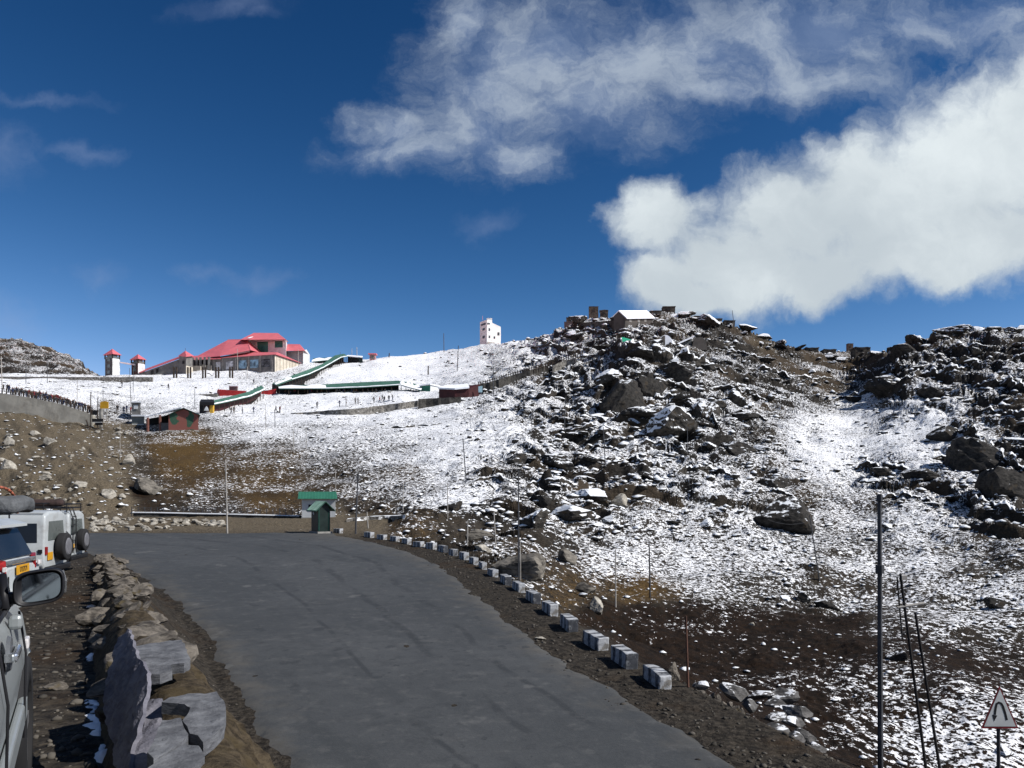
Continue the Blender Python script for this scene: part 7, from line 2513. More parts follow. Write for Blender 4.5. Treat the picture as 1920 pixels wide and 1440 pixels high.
for (x0, y0, x1, y1), r in (((1688, 1076, 1736, 1440), .050), ((1716, 1148, 1762, 1440), .050)):
    a, b = sky_to_ground(x0, y0, x1, y1, 24)
    MB().tube(b, a, r, r * .8, 8).build('leg', M('tarred_pole', (.018, .016, .016), .7), tw)
MB().tube(at(1682, 1082, 24), at(1692, 1200, 24), .025).build('brace', M('tarred_pole', (0, 0, 0)), tw)
MB().tube(at(1682, 1139, 24), at(1733, 1131, 24), .045).build('cross_arm', PALEPOLE, tw)
MB().tube(at(1690, 1188, 24), at(1728, 1179, 24), .03).build('cross_arm', M('tarred_pole', (0, 0, 0)), tw)
MB().box(at(1694, 1083, 24), (.16, .14, .14)).build('insulator', PALEPOLE, tw)
PT = [
    (427, 862, 1001, .065, 'thin grey pole standing on the road edge left of the green booth', PALEPOLE, 423),
    (667, 888, 1003, .07, 'thin dark pole just right of the lone guard block', POLE, 671),
    (972, 880, 1094, .055, 'tall dark double pole behind the middle guard blocks', POLE, None),
    (975.5, 1015, 1090, .04, 'short pale stay pole beside the tall double pole', PALEPOLE, None),
    (1291, 1155, 1290, .035, 'thin rusty stake above the rubble near the striped blocks', RUST, 1286),
    (874, 822, 904, .07, 'slightly tilted pole alone in the middle of the snow slope', POLE, 868),
    (1155, 1030, 1142, .05, 'thin pole at the left edge of the brown bog', PALEPOLE, 1154),
    (1219, 1015, 1122, .06, 'dark thin pole standing in the ochre grass patch', POLE, 1217),
    (930, 960, 1031, .05, 'thin pale pole left of the tall double pole', PALEPOLE, 926),
    (877, 975, 1021, .05, 'short pale stake behind the blocks below the grey boulder', PALEPOLE, None),
    (1537, 965, 1092, .06, 'tilted dark pole beside the big boulder on the right', POLE, 1518),
    (832, 625, 661, .16, 'dark mast on the skyline left of the white tower', POLE, None),
    (857, 648, 697, .14, 'dark pole below the white tower on the snow slope', POLE, 859.5),
    (925, 687, 744, .12, 'grey pole in front of the dark climbing wall', POLE, None),
    (802, 686, 704, .22, 'thick dark post with a base plate on the bright snow', DKWOOD, 803),
    (1135, 800, 872, .08, 'dark pole amid the jumbled rocks of the hill', POLE, 1131),
    (1058, 745, 812, .08, 'faint pole left of the dark cliff', POLE, 1060),
    (1376, 582, 613, .10, 'slanting thin mast behind the pale bunker on the crest', POLE, 1373),
    (839, 905, 972, .045, 'thin pale pole beside the grey boulder on the snow', PALEPOLE, None),
    (756, 905, 962, .045, 'thin pole on the speckled slope right of the white hut', PALEPOLE, None),
    (710, 880, 935, .045, 'faint pole above the verge wall right of the white hut', PALEPOLE, None),
    (690, 960, 992, .06, 'short white stake behind the first pale guard block', PALEPOLE, 688),
    (629, 880, 922, .045, 'thin pole rising behind the green roof of the white hut', PALEPOLE, None),
    (550, 805, 850, .06, 'left one of two faint poles on the upper snow field', PALEPOLE, None),
    (574, 805, 850, .06, 'right one of two faint poles on the upper snow field', PALEPOLE, None),
    (498, 758, 806, .06, 'thin pale pole below the lower stair roof', PALEPOLE, None),
    (515, 768, 802, .07, 'thin dark pole right of the pale one below the stair roof', POLE, None),
    (365, 730, 768, .07, 'pole rising behind the camouflage hut', POLE, None),
    (246, 690, 775, .07, 'thin pole just left of the guard kiosk', POLE, 243),
    (145, 712, 757, .07, 'thin pale pole behind the queue near the middle of the railing', PALEPOLE, None),
    (193, 730, 768, .07, 'thin dark pole behind the yellow signboard', POLE, None),
    (4, 668, 742, .10, 'pale pole at the extreme left by the wall top', PALEPOLE, 2),
    (49, 680, 722, .08, 'thin grey pole above the start of the queue', POLE, None),
    (89, 674, 719, .08, 'thin dark pole in front of the far ridge', POLE, None),
    (250, 690, 735, .07, 'thin pole on the snow below the lower watch tower', POLE, None),
    (445, 654, 700, .10, 'white flag pole in front of the main red roof', PALEPOLE, None),
    (464, 687, 712, .10, 'pale pole in front of the picture panels', PALEPOLE, None),
    (559, 655, 688, .10, 'white flag pole beside the right wing of the hall', PALEPOLE, None),
    (638, 660, 678, .18, 'dark thick post at the upper end of the stair roof', POLE, None),
    (660, 653, 678, .10, 'left thin antenna on the stair head', PALEPOLE, None),
    (669, 651, 678, .14, 'right thicker antenna on the stair head', PALEPOLE, None),
    (730, 662, 672, .22, 'small dark post on the snow ridge skyline', DKWOOD, None),
    (1290, 800, 850, .06, 'faint pole beside the large boulder of the rocky hill', POLE, 1289),
    (225, 797, 865, .045, 'thin faint pole on the bare bank below the kiosk', PALEPOLE, None),
]
for px, y0, y1, r, lb, m, xt in PT:
    pole(px, y0, y1, r, lb, m, xtop=xt)
# paired posts in front of the hall
for i, x in enumerate((328, 355, 382, 407.5, 434)):
    g = ground(x, 709)
    t = thing('gate_post', g, ['leftmost pair of dark posts on the snow below the hall turret', 'pair of dark posts right below the hall turret', 'middle pair of dark posts below the cream parapet', 'pair of dark posts left of the first wall pictures', 'rightmost pair of dark posts in front of the wall pictures'][i], 'post', 'paired posts below the hall')
    for s in (-.42, .42):
        MB().box((g.x + s, g.y, g.z + 1.55), (.42, .42, 3.9)).build('post', DKWOOD, t)
# a few sagging wires
def wire(pts, sag, r, label):
    mb = MB()
    P = []
    for a, b in zip(pts[:-1], pts[1:]):
        for i in range(12):
            t = i / 12
            q = a.lerp(b, t)
            q.z -= sag * 4 * t * (1 - t)
            P.append(q)
    P.append(pts[-1])
    mb.path(P, r, 4)
    o = mb.build('wire', POLE, None, loc=pts[0])
    tag(o, label, 'wire')


g20 = ground_xy(*xy(1537, ground(1537, 1092).y))
wire([at(1440, 974, 62), at(1519, 976, ground(1537, 1092).y), at(1650, 1000, 24), at(1920, 1035, 18)], .35, .010, 'thin dark wire running from the tilted pole to the right edge')


# ------------------------------------------------------------------ people
SKIN = M('skin', (.30, .17, .11), .6, var=.1)
TROUS = [M('trousers_dark', (.015, .016, .022), .85, var=.3), M('trousers_blue', (.03, .045, .085), .85, var=.3), M('trousers_brown', (.06, .045, .032), .85, var=.3)]
JACK = {'black': M('jacket_black', (.012, .012, .014), .8, var=.3), 'dark red': M('jacket_dark_red', (.16, .018, .022), .8, var=.2), 'navy blue': M('jacket_navy', (.014, .022, .06), .8, var=.2),
        'grey': M('jacket_grey', (.10, .10, .105), .8, var=.2), 'brown': M('jacket_brown', (.085, .045, .025), .8, var=.2), 'white': M('jacket_white', (.55, .55, .54), .8, var=.1)}
HAIR = M('hair_black', (.010, .009, .008), .7)


def make_person(pose, seed):
    rnd = random.Random(seed)
    st = {'stand': 0.0, 'walk': .22, 'lean': .10}[pose]
    J = {'pel': (0, 0, .92, .135), 'sp': (0, .01, 1.12, .125), 'ch': (0, .02 if pose != 'lean' else .10, 1.33, .155), 'nk': (0, .03 if pose != 'lean' else .15, 1.48, .062), 'hd': (0, .045 if pose != 'lean' else .18, 1.57, .092), 'tp': (0, .035 if pose != 'lean' else .19, 1.69, .075)}
    E = [('pel', 'sp'), ('sp', 'ch'), ('ch', 'nk'), ('nk', 'hd'), ('hd', 'tp')]
    for s, n in ((-1, 'L'), (1, 'R')):
        sw = st * s
        J['sh' + n] = (s * .19, J['ch'][1], 1.40, .068)
        J['el' + n] = (s * .26, J['ch'][1] - sw * .6 + (.06 if pose == 'lean' else 0), 1.13, .052)
        J['wr' + n] = (s * .24, J['ch'][1] - sw * .9 + .12, .90, .036)
        J['ha' + n] = (s * .235, J['ch'][1] - sw * .9 + .15, .80, .034)
        J['hp' + n] = (s * .095, 0, .88, .105)
        J['kn' + n] = (s * .105, sw * .7 + .03, .49, .070)
        J['an' + n] = (s * .11, sw * 1.1 - .02, .09, .048)
        J['to' + n] = (s * .125, sw * 1.1 + .16, .045, .042)
        E += [('ch', 'sh' + n), ('sh' + n, 'el' + n), ('el' + n, 'wr' + n), ('wr' + n, 'ha' + n), ('pel', 'hp' + n), ('hp' + n, 'kn' + n), ('kn' + n, 'an' + n), ('an' + n, 'to' + n)]
    names = list(J)
    me = bpy.data.meshes.new('person')
    me.from_pydata([J[n][:3] for n in names], [(names.index(a), names.index(b)) for a, b in E], [])
    o = bpy.data.objects.new('tmp', me)
    C.objects.link(o)
    sk = o.modifiers.new('s', 'SKIN')
    sk.use_smooth_shade = True
    for i, n in enumerate(names):
        r = J[n][3]
        me.skin_vertices[0].data[i].radius = (r, r * (.78 if n in ('ch', 'sp', 'pel') else 1))
        me.skin_vertices[0].data[i].use_root = n == 'pel'
    ss = o.modifiers.new('d', 'SUBSURF')
    ss.levels = 1
    bpy.context.view_layer.update()
    ev = o.evaluated_get(bpy.context.evaluated_depsgraph_get())
    out = bpy.data.meshes.new_from_object(ev)
    bpy.data.objects.remove(o)
    return out


POSES = [make_person(p, i) for i, p in enumerate(('stand', 'walk', 'lean'))]
_pm = {}


def person_mesh(pose, jk, tr):
    k = (pose, jk, tr)
    if k not in _pm:
        me = POSES[pose].copy()
        me.materials.clear()
        for m in (TROUS[tr], JACK[jk], SKIN, HAIR):
            me.materials.append(m)
        for p in me.polygons:
            c = p.center
            if c.z > 1.63 or (c.z > 1.53 and c.y < (.02 if pose != 2 else .15)):
                i = 3
            elif c.z > 1.47 or (abs(c.x) > .18 and c.z < .90):
                i = 2
            elif c.z > .86:
                i = 1
            else:
                i = 0
            p.material_index = i
        _pm[k] = me
    return _pm[k]


def person(p, label, group, jk=None, pose=None, rz=None, h=1.0):
    jk = jk or random.choice(['black', 'black', 'black', 'black', 'navy blue', 'navy blue', 'grey', 'dark red', 'brown'])
    pose = random.randrange(3) if pose is None else pose
    o = bpy.data.objects.new('person', person_mesh(pose, jk, random.randrange(3)))
    C.objects.link(o)
    o.location = p
    o.rotation_euler.z = random.uniform(-3, 3) if rz is None else rz
    o.scale = (h, h, h)
    tag(o, label.format(jk=jk), 'person', group)
    return o


for i, x in enumerate(np.concatenate([[6], np.linspace(14, 60, 18), np.linspace(62, 128, 30), np.linspace(130, 172, 16)])):
    px = x + random.uniform(-1, 1)
    d = random.uniform(154, 160)
    g = ground_xy(*xy(px, d))
    w = np.interp(px, [0, 60, 110, 165, 174], [737, 746, 757, 775, 779])
    z = max(g.z, zz(w, 148.8) + .15)
    person(Vector((g.x, g.y, z)), 'person in {jk} jacket in the queue behind the wall railing', 'people queueing behind the railing', h=random.uniform(.94, 1.06))
for px, py, lb in ((220, 775, 'person in {jk} walking on the red path left of the two companions'), (233, 776, 'left one of two people in {jk} near the guard kiosk'), (238, 776, 'right one of two people in {jk} near the guard kiosk'), (245, 777, 'person in {jk} standing against the guard kiosk wall'),
                   (229, 727, 'lone dark figure in {jk} on the white bank below the watch towers'), (317, 733, 'lone figure in {jk} on the snow above the thin grey wall'), (475, 722, 'figure in {jk} standing on the snow left of the stair top'),
                   (434, 778, 'person in {jk} left of a pair below the lower stair roof'), (438, 778, 'person in {jk} right of a pair below the lower stair roof'), (455, 777, 'stooping person in {jk} on the snow below the stair roof'), (475, 776, 'person in {jk} with bent back playing in the snow'),
                   (518, 776, 'left person in {jk} of the pair at the head of the rubble terrace'), (524, 776, 'right person in {jk} of the pair at the head of the rubble terrace'),
                   (595, 766, 'leftmost person in {jk} on the edge of the rubble terrace'), (636, 763, 'person in {jk} second along the terrace edge'), (649, 762, 'person in {jk} third along the terrace edge'), (666, 760, 'stooping person in {jk} in the middle of the terrace edge'), (672, 759, 'person in {jk} beside the stooping one on the terrace edge'),
                   (702, 757, 'person in {jk} starting the close group on the terrace edge'), (711, 756, 'tall person in {jk} in the close group on the terrace edge'), (717, 755, 'person in {jk} in the middle of the close terrace group'), (721, 755, 'person in {jk} touching the middle of the terrace group'), (730, 754, 'person in {jk} near the right end of the terrace group'), (737, 753, 'rightmost person in {jk} of the terrace group'),
                   (920, 671, 'lone figure in {jk} below the white tower')):
    person(ground(px, py), lb, 'visitors in the snow')
for x in (536, 545, 553, 572, 581, 584, 603, 616, 632, 637, 644, 660, 668, 690, 705, 722):
    d = 212.5
    p = at(x, 741, d)
    person(Vector((p.x, p.y, p.z + .15)), 'person in {jk} jacket walking under the long canopy', 'people under the long canopy')
for x, y, d in ((766, 741, 211.5), (770, 741, 211), (775, 742, 210.5), (780, 742, 210), (783, 742, 210)):
    person(at(x, y, d), 'person in {jk} crowding under the bent white end of the canopy', 'people at the end of the canopy')

# ------------------------------------------------------------------ boulders
BOUL = [  # px, py centre, width, height, material, mesh, label
    (1172, 742, 66, 72, 1, 0, 'huge dark cliff face below the green tarpaulin'),
    (1214, 722, 58, 44, 1, 4, 'dark block against the right side of the great cliff'),
    (1196, 776, 60, 26, 1, 1, 'low dark ledge at the foot of the great cliff'),
    (1150, 700, 44, 30, 0, 7, 'snow topped ledge above the left of the great cliff'),
    (1268, 690, 92, 40, 1, 3, 'dark overhanging ledge right of the great cliff'),
    (1334, 685, 66, 24, 1, 3, 'flat dark ledge right end of the overhang'),
    (1205, 662, 50, 26, 1, 1, 'tilted slab above the great cliff'),
    (1258, 792, 76, 62, 0, 2, 'large brown boulder in the middle of the rocky hill'),
    (1326, 770, 46, 44, 0, 4, 'upright boulder right of the large brown one'),
    (1386, 748, 40, 36, 0, 6, 'brown pyramidal boulder on the right of the rocky hill'),
    (1405, 779, 58, 20, 1, 3, 'long flat dark boulder above the snow bowl'),
    (1386, 836, 70, 34, 1, 1, 'dark broad boulder left of the snow bowl'),
    (976, 855, 46, 26, 1, 5, 'left one of two dark boulders on the snow, the smaller'),
    (1042, 859, 78, 42, 1, 1, 'right one of two dark boulders on the snow, the larger'),
    (1018, 938, 50, 22, 1, 3, 'flat black boulder with snow on its back'),
    (1112, 925, 74, 36, 0, 1, 'long dark rock with pale stone at its end'),
    (1163, 941, 28, 26, 2, 2, 'small grey roundish boulder at the edge of the white slope'),
    (1005, 973, 44, 42, 0, 6, 'rounded grey boulder with lichen spots'),
    (1064, 957, 70, 34, 0, 7, 'long snowy boulder sloping down left'),
    (985, 1062, 88, 48, 4, 4, 'big grey boulder right behind the guard blocks'),
    (1063, 1045, 32, 28, 4, 2, 'brown boulder alone at the foot of the white slope'),
    (905, 1028, 24, 16, 2, 5, 'small pale boulder behind the guard blocks'),
    (895, 1000, 56, 26, 4, 1, 'grey flat boulder with reddish grass beside it'),
    (1119, 1134, 26, 32, 2, 6, 'pointed boulder with a bright face by the brown bog'),
    (1098, 1104, 44, 24, 4, 7, 'grey low boulder left of the ochre patch'),
    (848, 948, 36, 24, 1, 6, 'dark pointed boulder on the clean snow slope'),
    (1462, 902, 62, 30, 1, 1, 'dark boulder with flat top below the snow bowl'),
    (1478, 966, 104, 74, 1, 2, 'largest dark boulder of the right slope'),
    (1780, 806, 46, 30, 1, 5, 'dark boulder on the left of the right-hand crags'),
    (1840, 855, 96, 60, 1, 0, 'black shaded crag at the right edge of the snow bowl'),
    (1895, 905, 80, 60, 1, 4, 'dark lower crag at the right edge of the picture'),
    (1665, 712, 64, 44, 1, 1, 'dark rock buttress at the left foot of the right hill'),
    (1700, 652, 50, 32, 1, 5, 'dark block on the left shoulder of the right hill'),
    (1795, 622, 50, 18, 0, 4, 'flat layered crag on top of the right hill'),
    (1752, 736, 60, 20, 1, 3, 'low dark boulder above the snow bowl'),
    (1550, 1131, 40, 22, 1, 5, 'dark boulder on the upper rim of the bog'),
    (1513, 1120, 26, 22, 1, 2, 'small dark boulder beside the white slab'),
    (1474, 1122, 22, 12, 3, 3, 'bright white flat slab beside the dark boulders'),
    (1873, 1133, 40, 18, 1, 4, 'dark pointed boulder in the snow at the far right'),
    (1724, 885, 56, 26, 1, 7, 'dark boulder below the middle of the snow bowl'),
    (1660, 882, 50, 26, 1, 5, 'group of dark blocks below the snow bowl'),
    (1610, 745, 40, 16, 1, 3, 'low black ledge at the upper edge of the bowl'),
    (270, 911, 46, 30, 4, 2, 'square boulder with dark underside on the bare bank'),
    (239, 862, 20, 22, 2, 2, 'pale upright block on the bare bank'),
    (90, 828, 22, 16, 2, 4, 'pale flat block on the bare bank'),
    (15, 830, 18, 22, 2, 6, 'pale boulder at the left edge of the bare bank'),
    (12, 870, 24, 18, 2, 0, 'pale boulder low on the left of the bare bank'),
    (62, 812, 16, 12, 2, 5, 'small pale block in the middle of the bare bank'),
    (82, 895, 22, 16, 2, 1, 'pale block low in the middle of the bare bank'),
    (150, 907, 24, 16, 2, 3, 'pale slab at the foot of the bare bank'),
    (205, 925, 22, 20, 2, 7, 'pale block beside the gully at the foot of the bank'),
    (1250, 578, 40, 14, 0, 5, 'rock knob under the rounded bunker'),
    (1888, 1413, 26, 22, 0, 2, 'grey stone beside the sign post'),
    (1690, 1232, 30, 20, 1, 4, 'dark stone between the bog and the twin pole'),
    (1412, 1170, 10, 8, 2, 1, 'tiny pale stone in the bog'),
]
ROCK_GREY = rock_material('grey_rock', (0.03, 0.028, 0.025), (0.22, 0.20, 0.17), 0.0, 0.7)
MT = (ROCK_SNOW, ROCK_BARE, ROCK_PALE, SNOW, ROCK_GREY)
for px, py, w, h, mt, k, lb in BOUL:
    g = ground(px, py + h * .42)
    s = g.y / F
    me = ROCKS[k]
    zs = [v.co.z for v in me.vertices]
    fl_ = (max(zs) - min(zs)) / 2
    c = g + Vector((0, w * s * .25, h * s * .20))
    rock_at('boulder', c, w * s * .54, w * s * .46, h * s * .62 / fl_, random.uniform(0, 6.28) if w < h * 1.4 else random.choice((0, math.pi)) + random.uniform(-.25, .25), lb, 'boulder', 'boulders on the slopes', MT[mt], tilt=.10, k=k)

# bedded ledges: dark broken faces with snow lying on their backs
LEDGE_ROCK = rock_material('ledge_rock', (0.010, 0.0095, 0.009), (0.080, 0.071, 0.060), 1.0, 1.6, (0.045, 0.034, 0.023), 0.40)


def ledge(path, hpx, label, seed):
    L = sum(math.hypot(b[0] - a[0], b[1] - a[1]) for a, b in zip(path[:-1], path[1:]))
    n = max(14, int(L / 2.2))
    q = np.linspace(0, 1, len(path))
    t = np.linspace(0, 1, n)
    px = np.interp(t, q, [p[0] for p in path])
    py = np.interp(t, q, [p[1] for p in path])
    py = py + 2.5 * fbm(t * L / 22, t * 0 + seed, 3, .6, seed)
    G = [ground(a, b) for a, b in zip(px, py)]
    dd = np.array([g.y for g in G])
    k = 9
    dd = np.convolve(np.pad(dd, k // 2, mode='edge'), np.ones(k) / k, 'valid')
    s = float(np.median(dd)) / F
    H = hpx * s
    env = np.clip(np.minimum(t, 1 - t) * 5, 0.12, 1) * (0.72 + 0.55 * fbm(t * L / 16, t * 0 + 3.1 * seed, 3, .6, seed + 5))
    env = np.clip(env, .08, 1.4)
    prof = [(0.0, -1.2), (-.02, -.35), (-.06, .05), (-.14, .35), (-.20, .66), (-.16, .90), (.02, 1.0), (.35, 1.06), (.85, 1.12), (1.5, 1.16), (2.3, 1.0), (3.0, .2)]
    u = np.linspace(0, 1, 30)
    pq = np.linspace(0, 1, len(prof))
    po = np.interp(u, pq, [p[0] for p in prof])
    pz = np.interp(u, pq, [p[1] for p in prof])
    X = np.zeros((n, 30))
    Y = np.zeros((n, 30))
    Z = np.zeros((n, 30))
    for i in range(n):
        b = at(px[i], py[i], dd[i])
        dirv = Vector((b.x, b.y, 0)).normalized()
        X[i] = b.x + dirv.x * po * H * 1.1
        Y[i] = b.y + dirv.y * po * H * 1.1
        Z[i] = b.z + pz * H * env[i]
    w = 1 / max(H, .5)
    st = fbm(X * .5 * w + seed, (Z * 2.6) * w + Y * .3 * w, 3, .6, seed)
    fn = fbm(X * 1.7 * w, Z * 2.0 * w + Y * 1.1 * w, 3, .6, seed + 9)
    front = np.clip(1.3 - u * 2.2, 0.12, 1)[None, :]
    Y = Y + H * (.30 * st + .13 * fn) * front
    Z = Z + H * (.10 * st + .08 * fn)
    X = X + H * .16 * fn
    loc = at(px[n // 2], py[n // 2], dd[n // 2])
    me = mesh_grid('rock_ledge', X - loc.x, Y - loc.y, Z - loc.z)
    if np.mean([p.normal.z for p in list(me.polygons)[::7]]) < 0:
        me.flip_normals()
    me.materials.append(LEDGE_ROCK)
    o = bpy.data.objects.new('rock_ledge', me)
    C.objects.link(o)
    o.location = loc
    tag(o, label, 'rock ledge', 'rock ledges of the slopes')


for i, (path, h, lb) in enumerate([
    ([(1128, 652), (1180, 664), (1240, 676), (1300, 688), (1364, 698)], 24, 'long black overhanging ledge under the brow of the central hill'),
    ([(1090, 660), (1150, 648), (1204, 652)], 12, 'ledge just under the green tarpaulin'),
    ([(1055, 630), (1100, 624), (1152, 634)], 10, 'ledge below the left bunkers'),
    ([(1212, 752), (1260, 748), (1312, 760)], 13, 'ledge between the great cliff and the upright boulder'),
    ([(1325, 732), (1370, 728), (1400, 740), (1444, 752)], 13, 'long ledge beside the brown pyramidal boulder'),
    ([(1284, 756), (1318, 770), (1348, 798)], 16, 'steep ledge running down beside the upright boulder'),
    ([(1360, 778), (1402, 776), (1444, 792)], 10, 'ledge at the left rim of the snow bowl'),
    ([(1040, 774), (1100, 766), (1156, 776)], 16, 'broad black ledge left of the great cliff foot'),
    ([(1006, 728), (1050, 713), (1090, 708)], 13, 'ledge below the pale revetment at the path end'),
    ([(972, 752), (1030, 746), (1076, 736)], 13, 'ledge at the left flank of the central hill'),
    ([(1062, 810), (1120, 802), (1166, 814)], 11, 'ledge above the two dark boulders'),
    ([(1180, 838), (1240, 834), (1302, 852)], 11, 'ledge below the large brown boulder'),
    ([(1128, 874), (1190, 866), (1254, 880)], 13, 'ledge in the lower middle of the central hill'),
    ([(1258, 890), (1320, 882), (1384, 896)], 13, 'ledge low on the right of the central hill'),
    ([(980, 914), (1040, 904), (1084, 914)], 11, 'ledge just above the flat black boulder'),
    ([(1682, 652), (1712, 640), (1740, 648)], 16, 'dark brow ledge on the left shoulder of the right hill'),
    ([(1640, 736), (1664, 712), (1694, 690)], 24, 'steep black rib at the left foot of the right hill'),
    ([(1690, 712), (1740, 706), (1800, 698), (1862, 682)], 16, 'long ledge across the middle of the right hill'),
    ([(1715, 742), (1760, 736), (1796, 724)], 11, 'short ledge at the upper right of the snow bowl'),
    ([(1820, 728), (1880, 722), (1940, 734)], 17, 'dark ledge at the right edge below the skyline'),
    ([(1786, 806), (1826, 824), (1868, 862), (1940, 896)], 28, 'great black crag slanting down to the right edge'),
    ([(1735, 858), (1790, 870), (1846, 882)], 11, 'low ledge under the bowl beside the black crag'),
    ([(1590, 880), (1650, 874), (1726, 896)], 13, 'dark ledge below the middle of the snow bowl'),
    ([(1770, 936), (1840, 946), (1940, 972)], 15, 'long ledge low at the right edge'),
    ([(1836, 770), (1890, 780), (1940, 786)], 13, 'ledge above the great black crag'),
    ([(1476, 706), (1530, 714), (1566, 712)], 8, 'thin ledge below the saddle'),
    ([(1586, 698), (1620, 702), (1646, 708)], 9, 'brownish ledge in the gap between the two hills'),
    ([(1630, 940), (1700, 932), (1766, 950)], 11, 'ledge right of the thick pole top'),
    ([(1552, 754), (1610, 744), (1654, 730)], 10, 'slanting ledge at the upper rim of the bowl'),
    ([(990, 656), (1030, 650), (1064, 658)], 10, 'ledge on the left brow of the central hill'),
    ([(1196, 716), (1250, 722), (1296, 730)], 12, 'ledge below the long overhang'),
    ([(1400, 690), (1450, 700), (1490, 716)], 9, 'ledge on the brown right flank of the central hill'),
    ([(1330, 655), (1390, 664), (1440, 676)], 8, 'thin ledge under the tin hut'),
    ([(1740, 662), (1800, 656), (1870, 650)], 11, 'upper ledge of the right hill below its flat crag'),
    ([(1880, 680), (1910, 672), (1950, 676)], 12, 'short ledge at the upper right edge'),
    ([(1090, 845), (1130, 838), (1170, 850)], 9, 'small ledge right of the two dark boulders'),
    ([(880, 905), (930, 898), (968, 908)], 8, 'small ledge left of the flat black boulder'),
    ([(1400, 930), (1450, 922), (1500, 938)], 10, 'ledge above the largest boulder of the right slope'),
    ([(712, 806), (770, 802), (836, 794)], 4.5, 'low row of rock on the snow below the terrace walls'),
]):
    ledge(path, h, lb, 11 + i)

# middle-sized rocks of the same kind, many alike
n = 0
tries = 0
while n < 95 and tries < 4000:
    tries += 1
    px, py = random.uniform(960, 1915), random.uniform(600, 1120)
    z = zlook(np.array([px]), np.array([py]))[0]
    if random.random() > z[4] * 1.1 - .15:
        continue
    g = ground(px, py)
    if g.y > 260:
        continue
    w = random.uniform(8, 30) * (0.6 + .4 * z[4])
    s = g.y / F
    right = px > 1560
    rock_at('boulder', g + Vector((0, 0, w * s * .02)), w * s * .72, w * s * .5, w * s * random.uniform(.30, .52), random.choice((0, math.pi)) + random.uniform(-.4, .4),
            'medium dark boulder among many on the right-hand hill' if right else 'medium dark boulder among many on the central rocky hill', 'boulder',
            'rocks of the right-hand hill' if right else 'rocks of the central hill', ROCK_SNOW if random.random() < .7 else ROCK_BARE).rotation_euler.y += random.uniform(.0, .22)
    n += 1
# broken rock along the two skylines
for px, py, w, h in ((1072, 601, 22, 10), (1092, 592, 18, 9), (1100, 588, 14, 8), (1145, 588, 22, 10), (1160, 592, 20, 9), (1208, 584, 22, 9), (1226, 588, 20, 10), (1262, 579, 22, 9), (1284, 588, 26, 11), (1300, 595, 18, 9), (1346, 604, 22, 10), (1366, 609, 18, 8), (1400, 613, 28, 9), (1432, 620, 26, 9), (1462, 636, 24, 9),
                     (1556, 657, 20, 8), (1577, 653, 22, 9), (1640, 660, 20, 8), (1676, 652, 26, 12), (1712, 636, 30, 12), (1742, 626, 28, 10), (1768, 618, 24, 11), (1802, 610, 22, 9), (1832, 607, 24, 9), (1862, 613, 26, 9), (1892, 614, 28, 10), (1915, 612, 20, 9)):
    g = ground(px, py + 4)
    if g.y > 300:
        g = ground_d(px, 235 if px < 1660 else 180)
    s = g.y / F
    rock_at('boulder', g + Vector((0, 0, -h * s * .08)), w * s * .6, w * s * .5, h * s * .95, random.choice((0, math.pi)) + random.uniform(-.4, .4),
            'broken rock on the skyline of the right-hand hill' if px > 1650 else 'broken rock on the skyline of the central rocky hill', 'boulder', 'skyline rocks of the right-hand hill' if px > 1650 else 'skyline rocks of the central hill', ROCK_SNOW, tilt=.08)
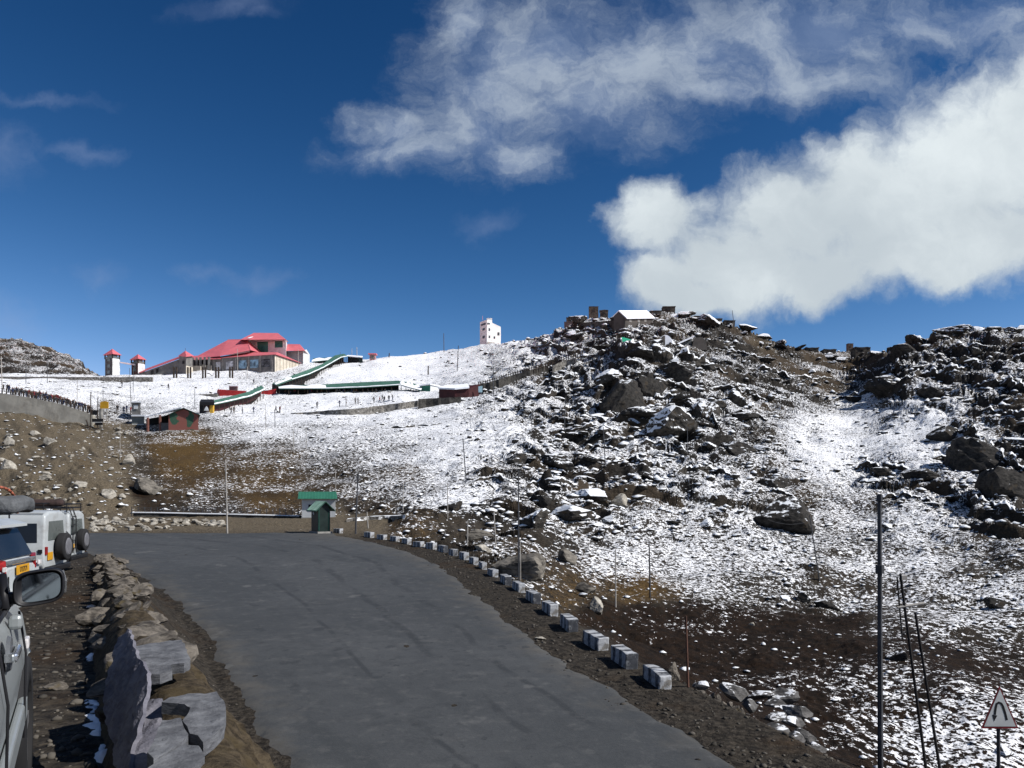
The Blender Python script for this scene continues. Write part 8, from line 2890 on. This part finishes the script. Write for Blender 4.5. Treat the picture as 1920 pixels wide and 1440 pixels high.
# pale rubble along the far left verge and on the bare bank
for i in range(290):
    if i < 150:
        px = 172 + 250 * random.random() ** 1.6
        py = random.uniform(974, 997) if px < 330 else random.uniform(976, 988)
        lb, gp = 'pale angular stone in the rubble strip along the far verge', 'pale rubble along the verge'
        w = random.uniform(4, 14)
    else:
        px, py = random.uniform(0, 240), random.uniform(800, 960)
        lb, gp = 'pale angular stone lying on the bare earth bank', 'pale stones on the bare bank'
        w = 3 + 9 * random.random() ** 2
    g = ground(px, py)
    s = g.y / F
    rock_at('stone', g + Vector((0, 0, w * s * .15)), w * s * .6, w * s * .5, w * s * .5, random.uniform(0, 6.3), lb, 'stone', gp, ROCK_PALE, SMALL)
ROCK_DUST = rock_material('dusted_rock', (0.035, 0.034, 0.033), (0.14, 0.135, 0.13), 0.9, 2.2, None, 0.93)
# rubble at the right edge of the shoulder
RUB = [(1262, 1262, 26, 30, 'grey stone leaning on the broken guard block'), (1284, 1296, 28, 34, 'rough stone heap below the broken guard block'), (1272, 1318, 20, 18, 'brown stone at the foot of the broken guard block'), (1305, 1303, 24, 24, 'grey stone right of the rusty stake'), (1316, 1287, 30, 18, 'flat stone with snow on top behind the rusty stake')]
for i in range(6):
    RUB.append((1334 + i * 11, 1312 + i * 4.6, 11, 24, 'upright grey stone in the row of standing stones'))
for px, py, w, h in ((1385, 1295, 40, 18), (1430, 1300, 46, 20), (1455, 1318, 36, 20), (1475, 1305, 40, 24), (1500, 1335, 44, 22), (1460, 1345, 30, 18), (1490, 1355, 34, 22), (1440, 1370, 44, 26), (1480, 1385, 30, 24), (1510, 1380, 26, 22), (1530, 1400, 30, 26), (1405, 1320, 26, 16)):
    RUB.append((px, py, w, h, 'snow dusted stone in the heap beyond the standing stones'))
for px, py, w, h, lb in RUB:
    # these lie on the outer shoulder at about 17 to 19 m
    d = float(np.interp(py, [1262, 1400], [20.5, 15.5]))
    x = (px - CX) / F * d
    s = d / F
    z = zz(py, d)
    gz = ground_xy(x, d).z
    standing = 'standing stones' in lb and 'row' in lb
    rock_at('stone', Vector((x, d, max(z - h * s * .1, gz - .2) if True else gz)), w * s * .6, w * s * .6, h * s * .75, random.uniform(0, 6.3), lb, 'stone', 'rubble on the outer shoulder', ROCK_WALL if not 'snow' in lb else ROCK_DUST, SMALL2, .2)
rock_at('stone', zroad_at(1012, 1198) + Vector((0, 0, .03)), .17, .12, .08, .4, 'single flat pale stone lying on the road shoulder', 'stone', None, ROCK_PALE, SMALL2)
rock_at('stone', ground_xy(*xy(104, 6.9)) + Vector((0, 0, .03)), .09, .07, .05, .4, 'small grey stone on the terrace right of the door handle', 'stone', None, ROCK_WALL, SMALL2)
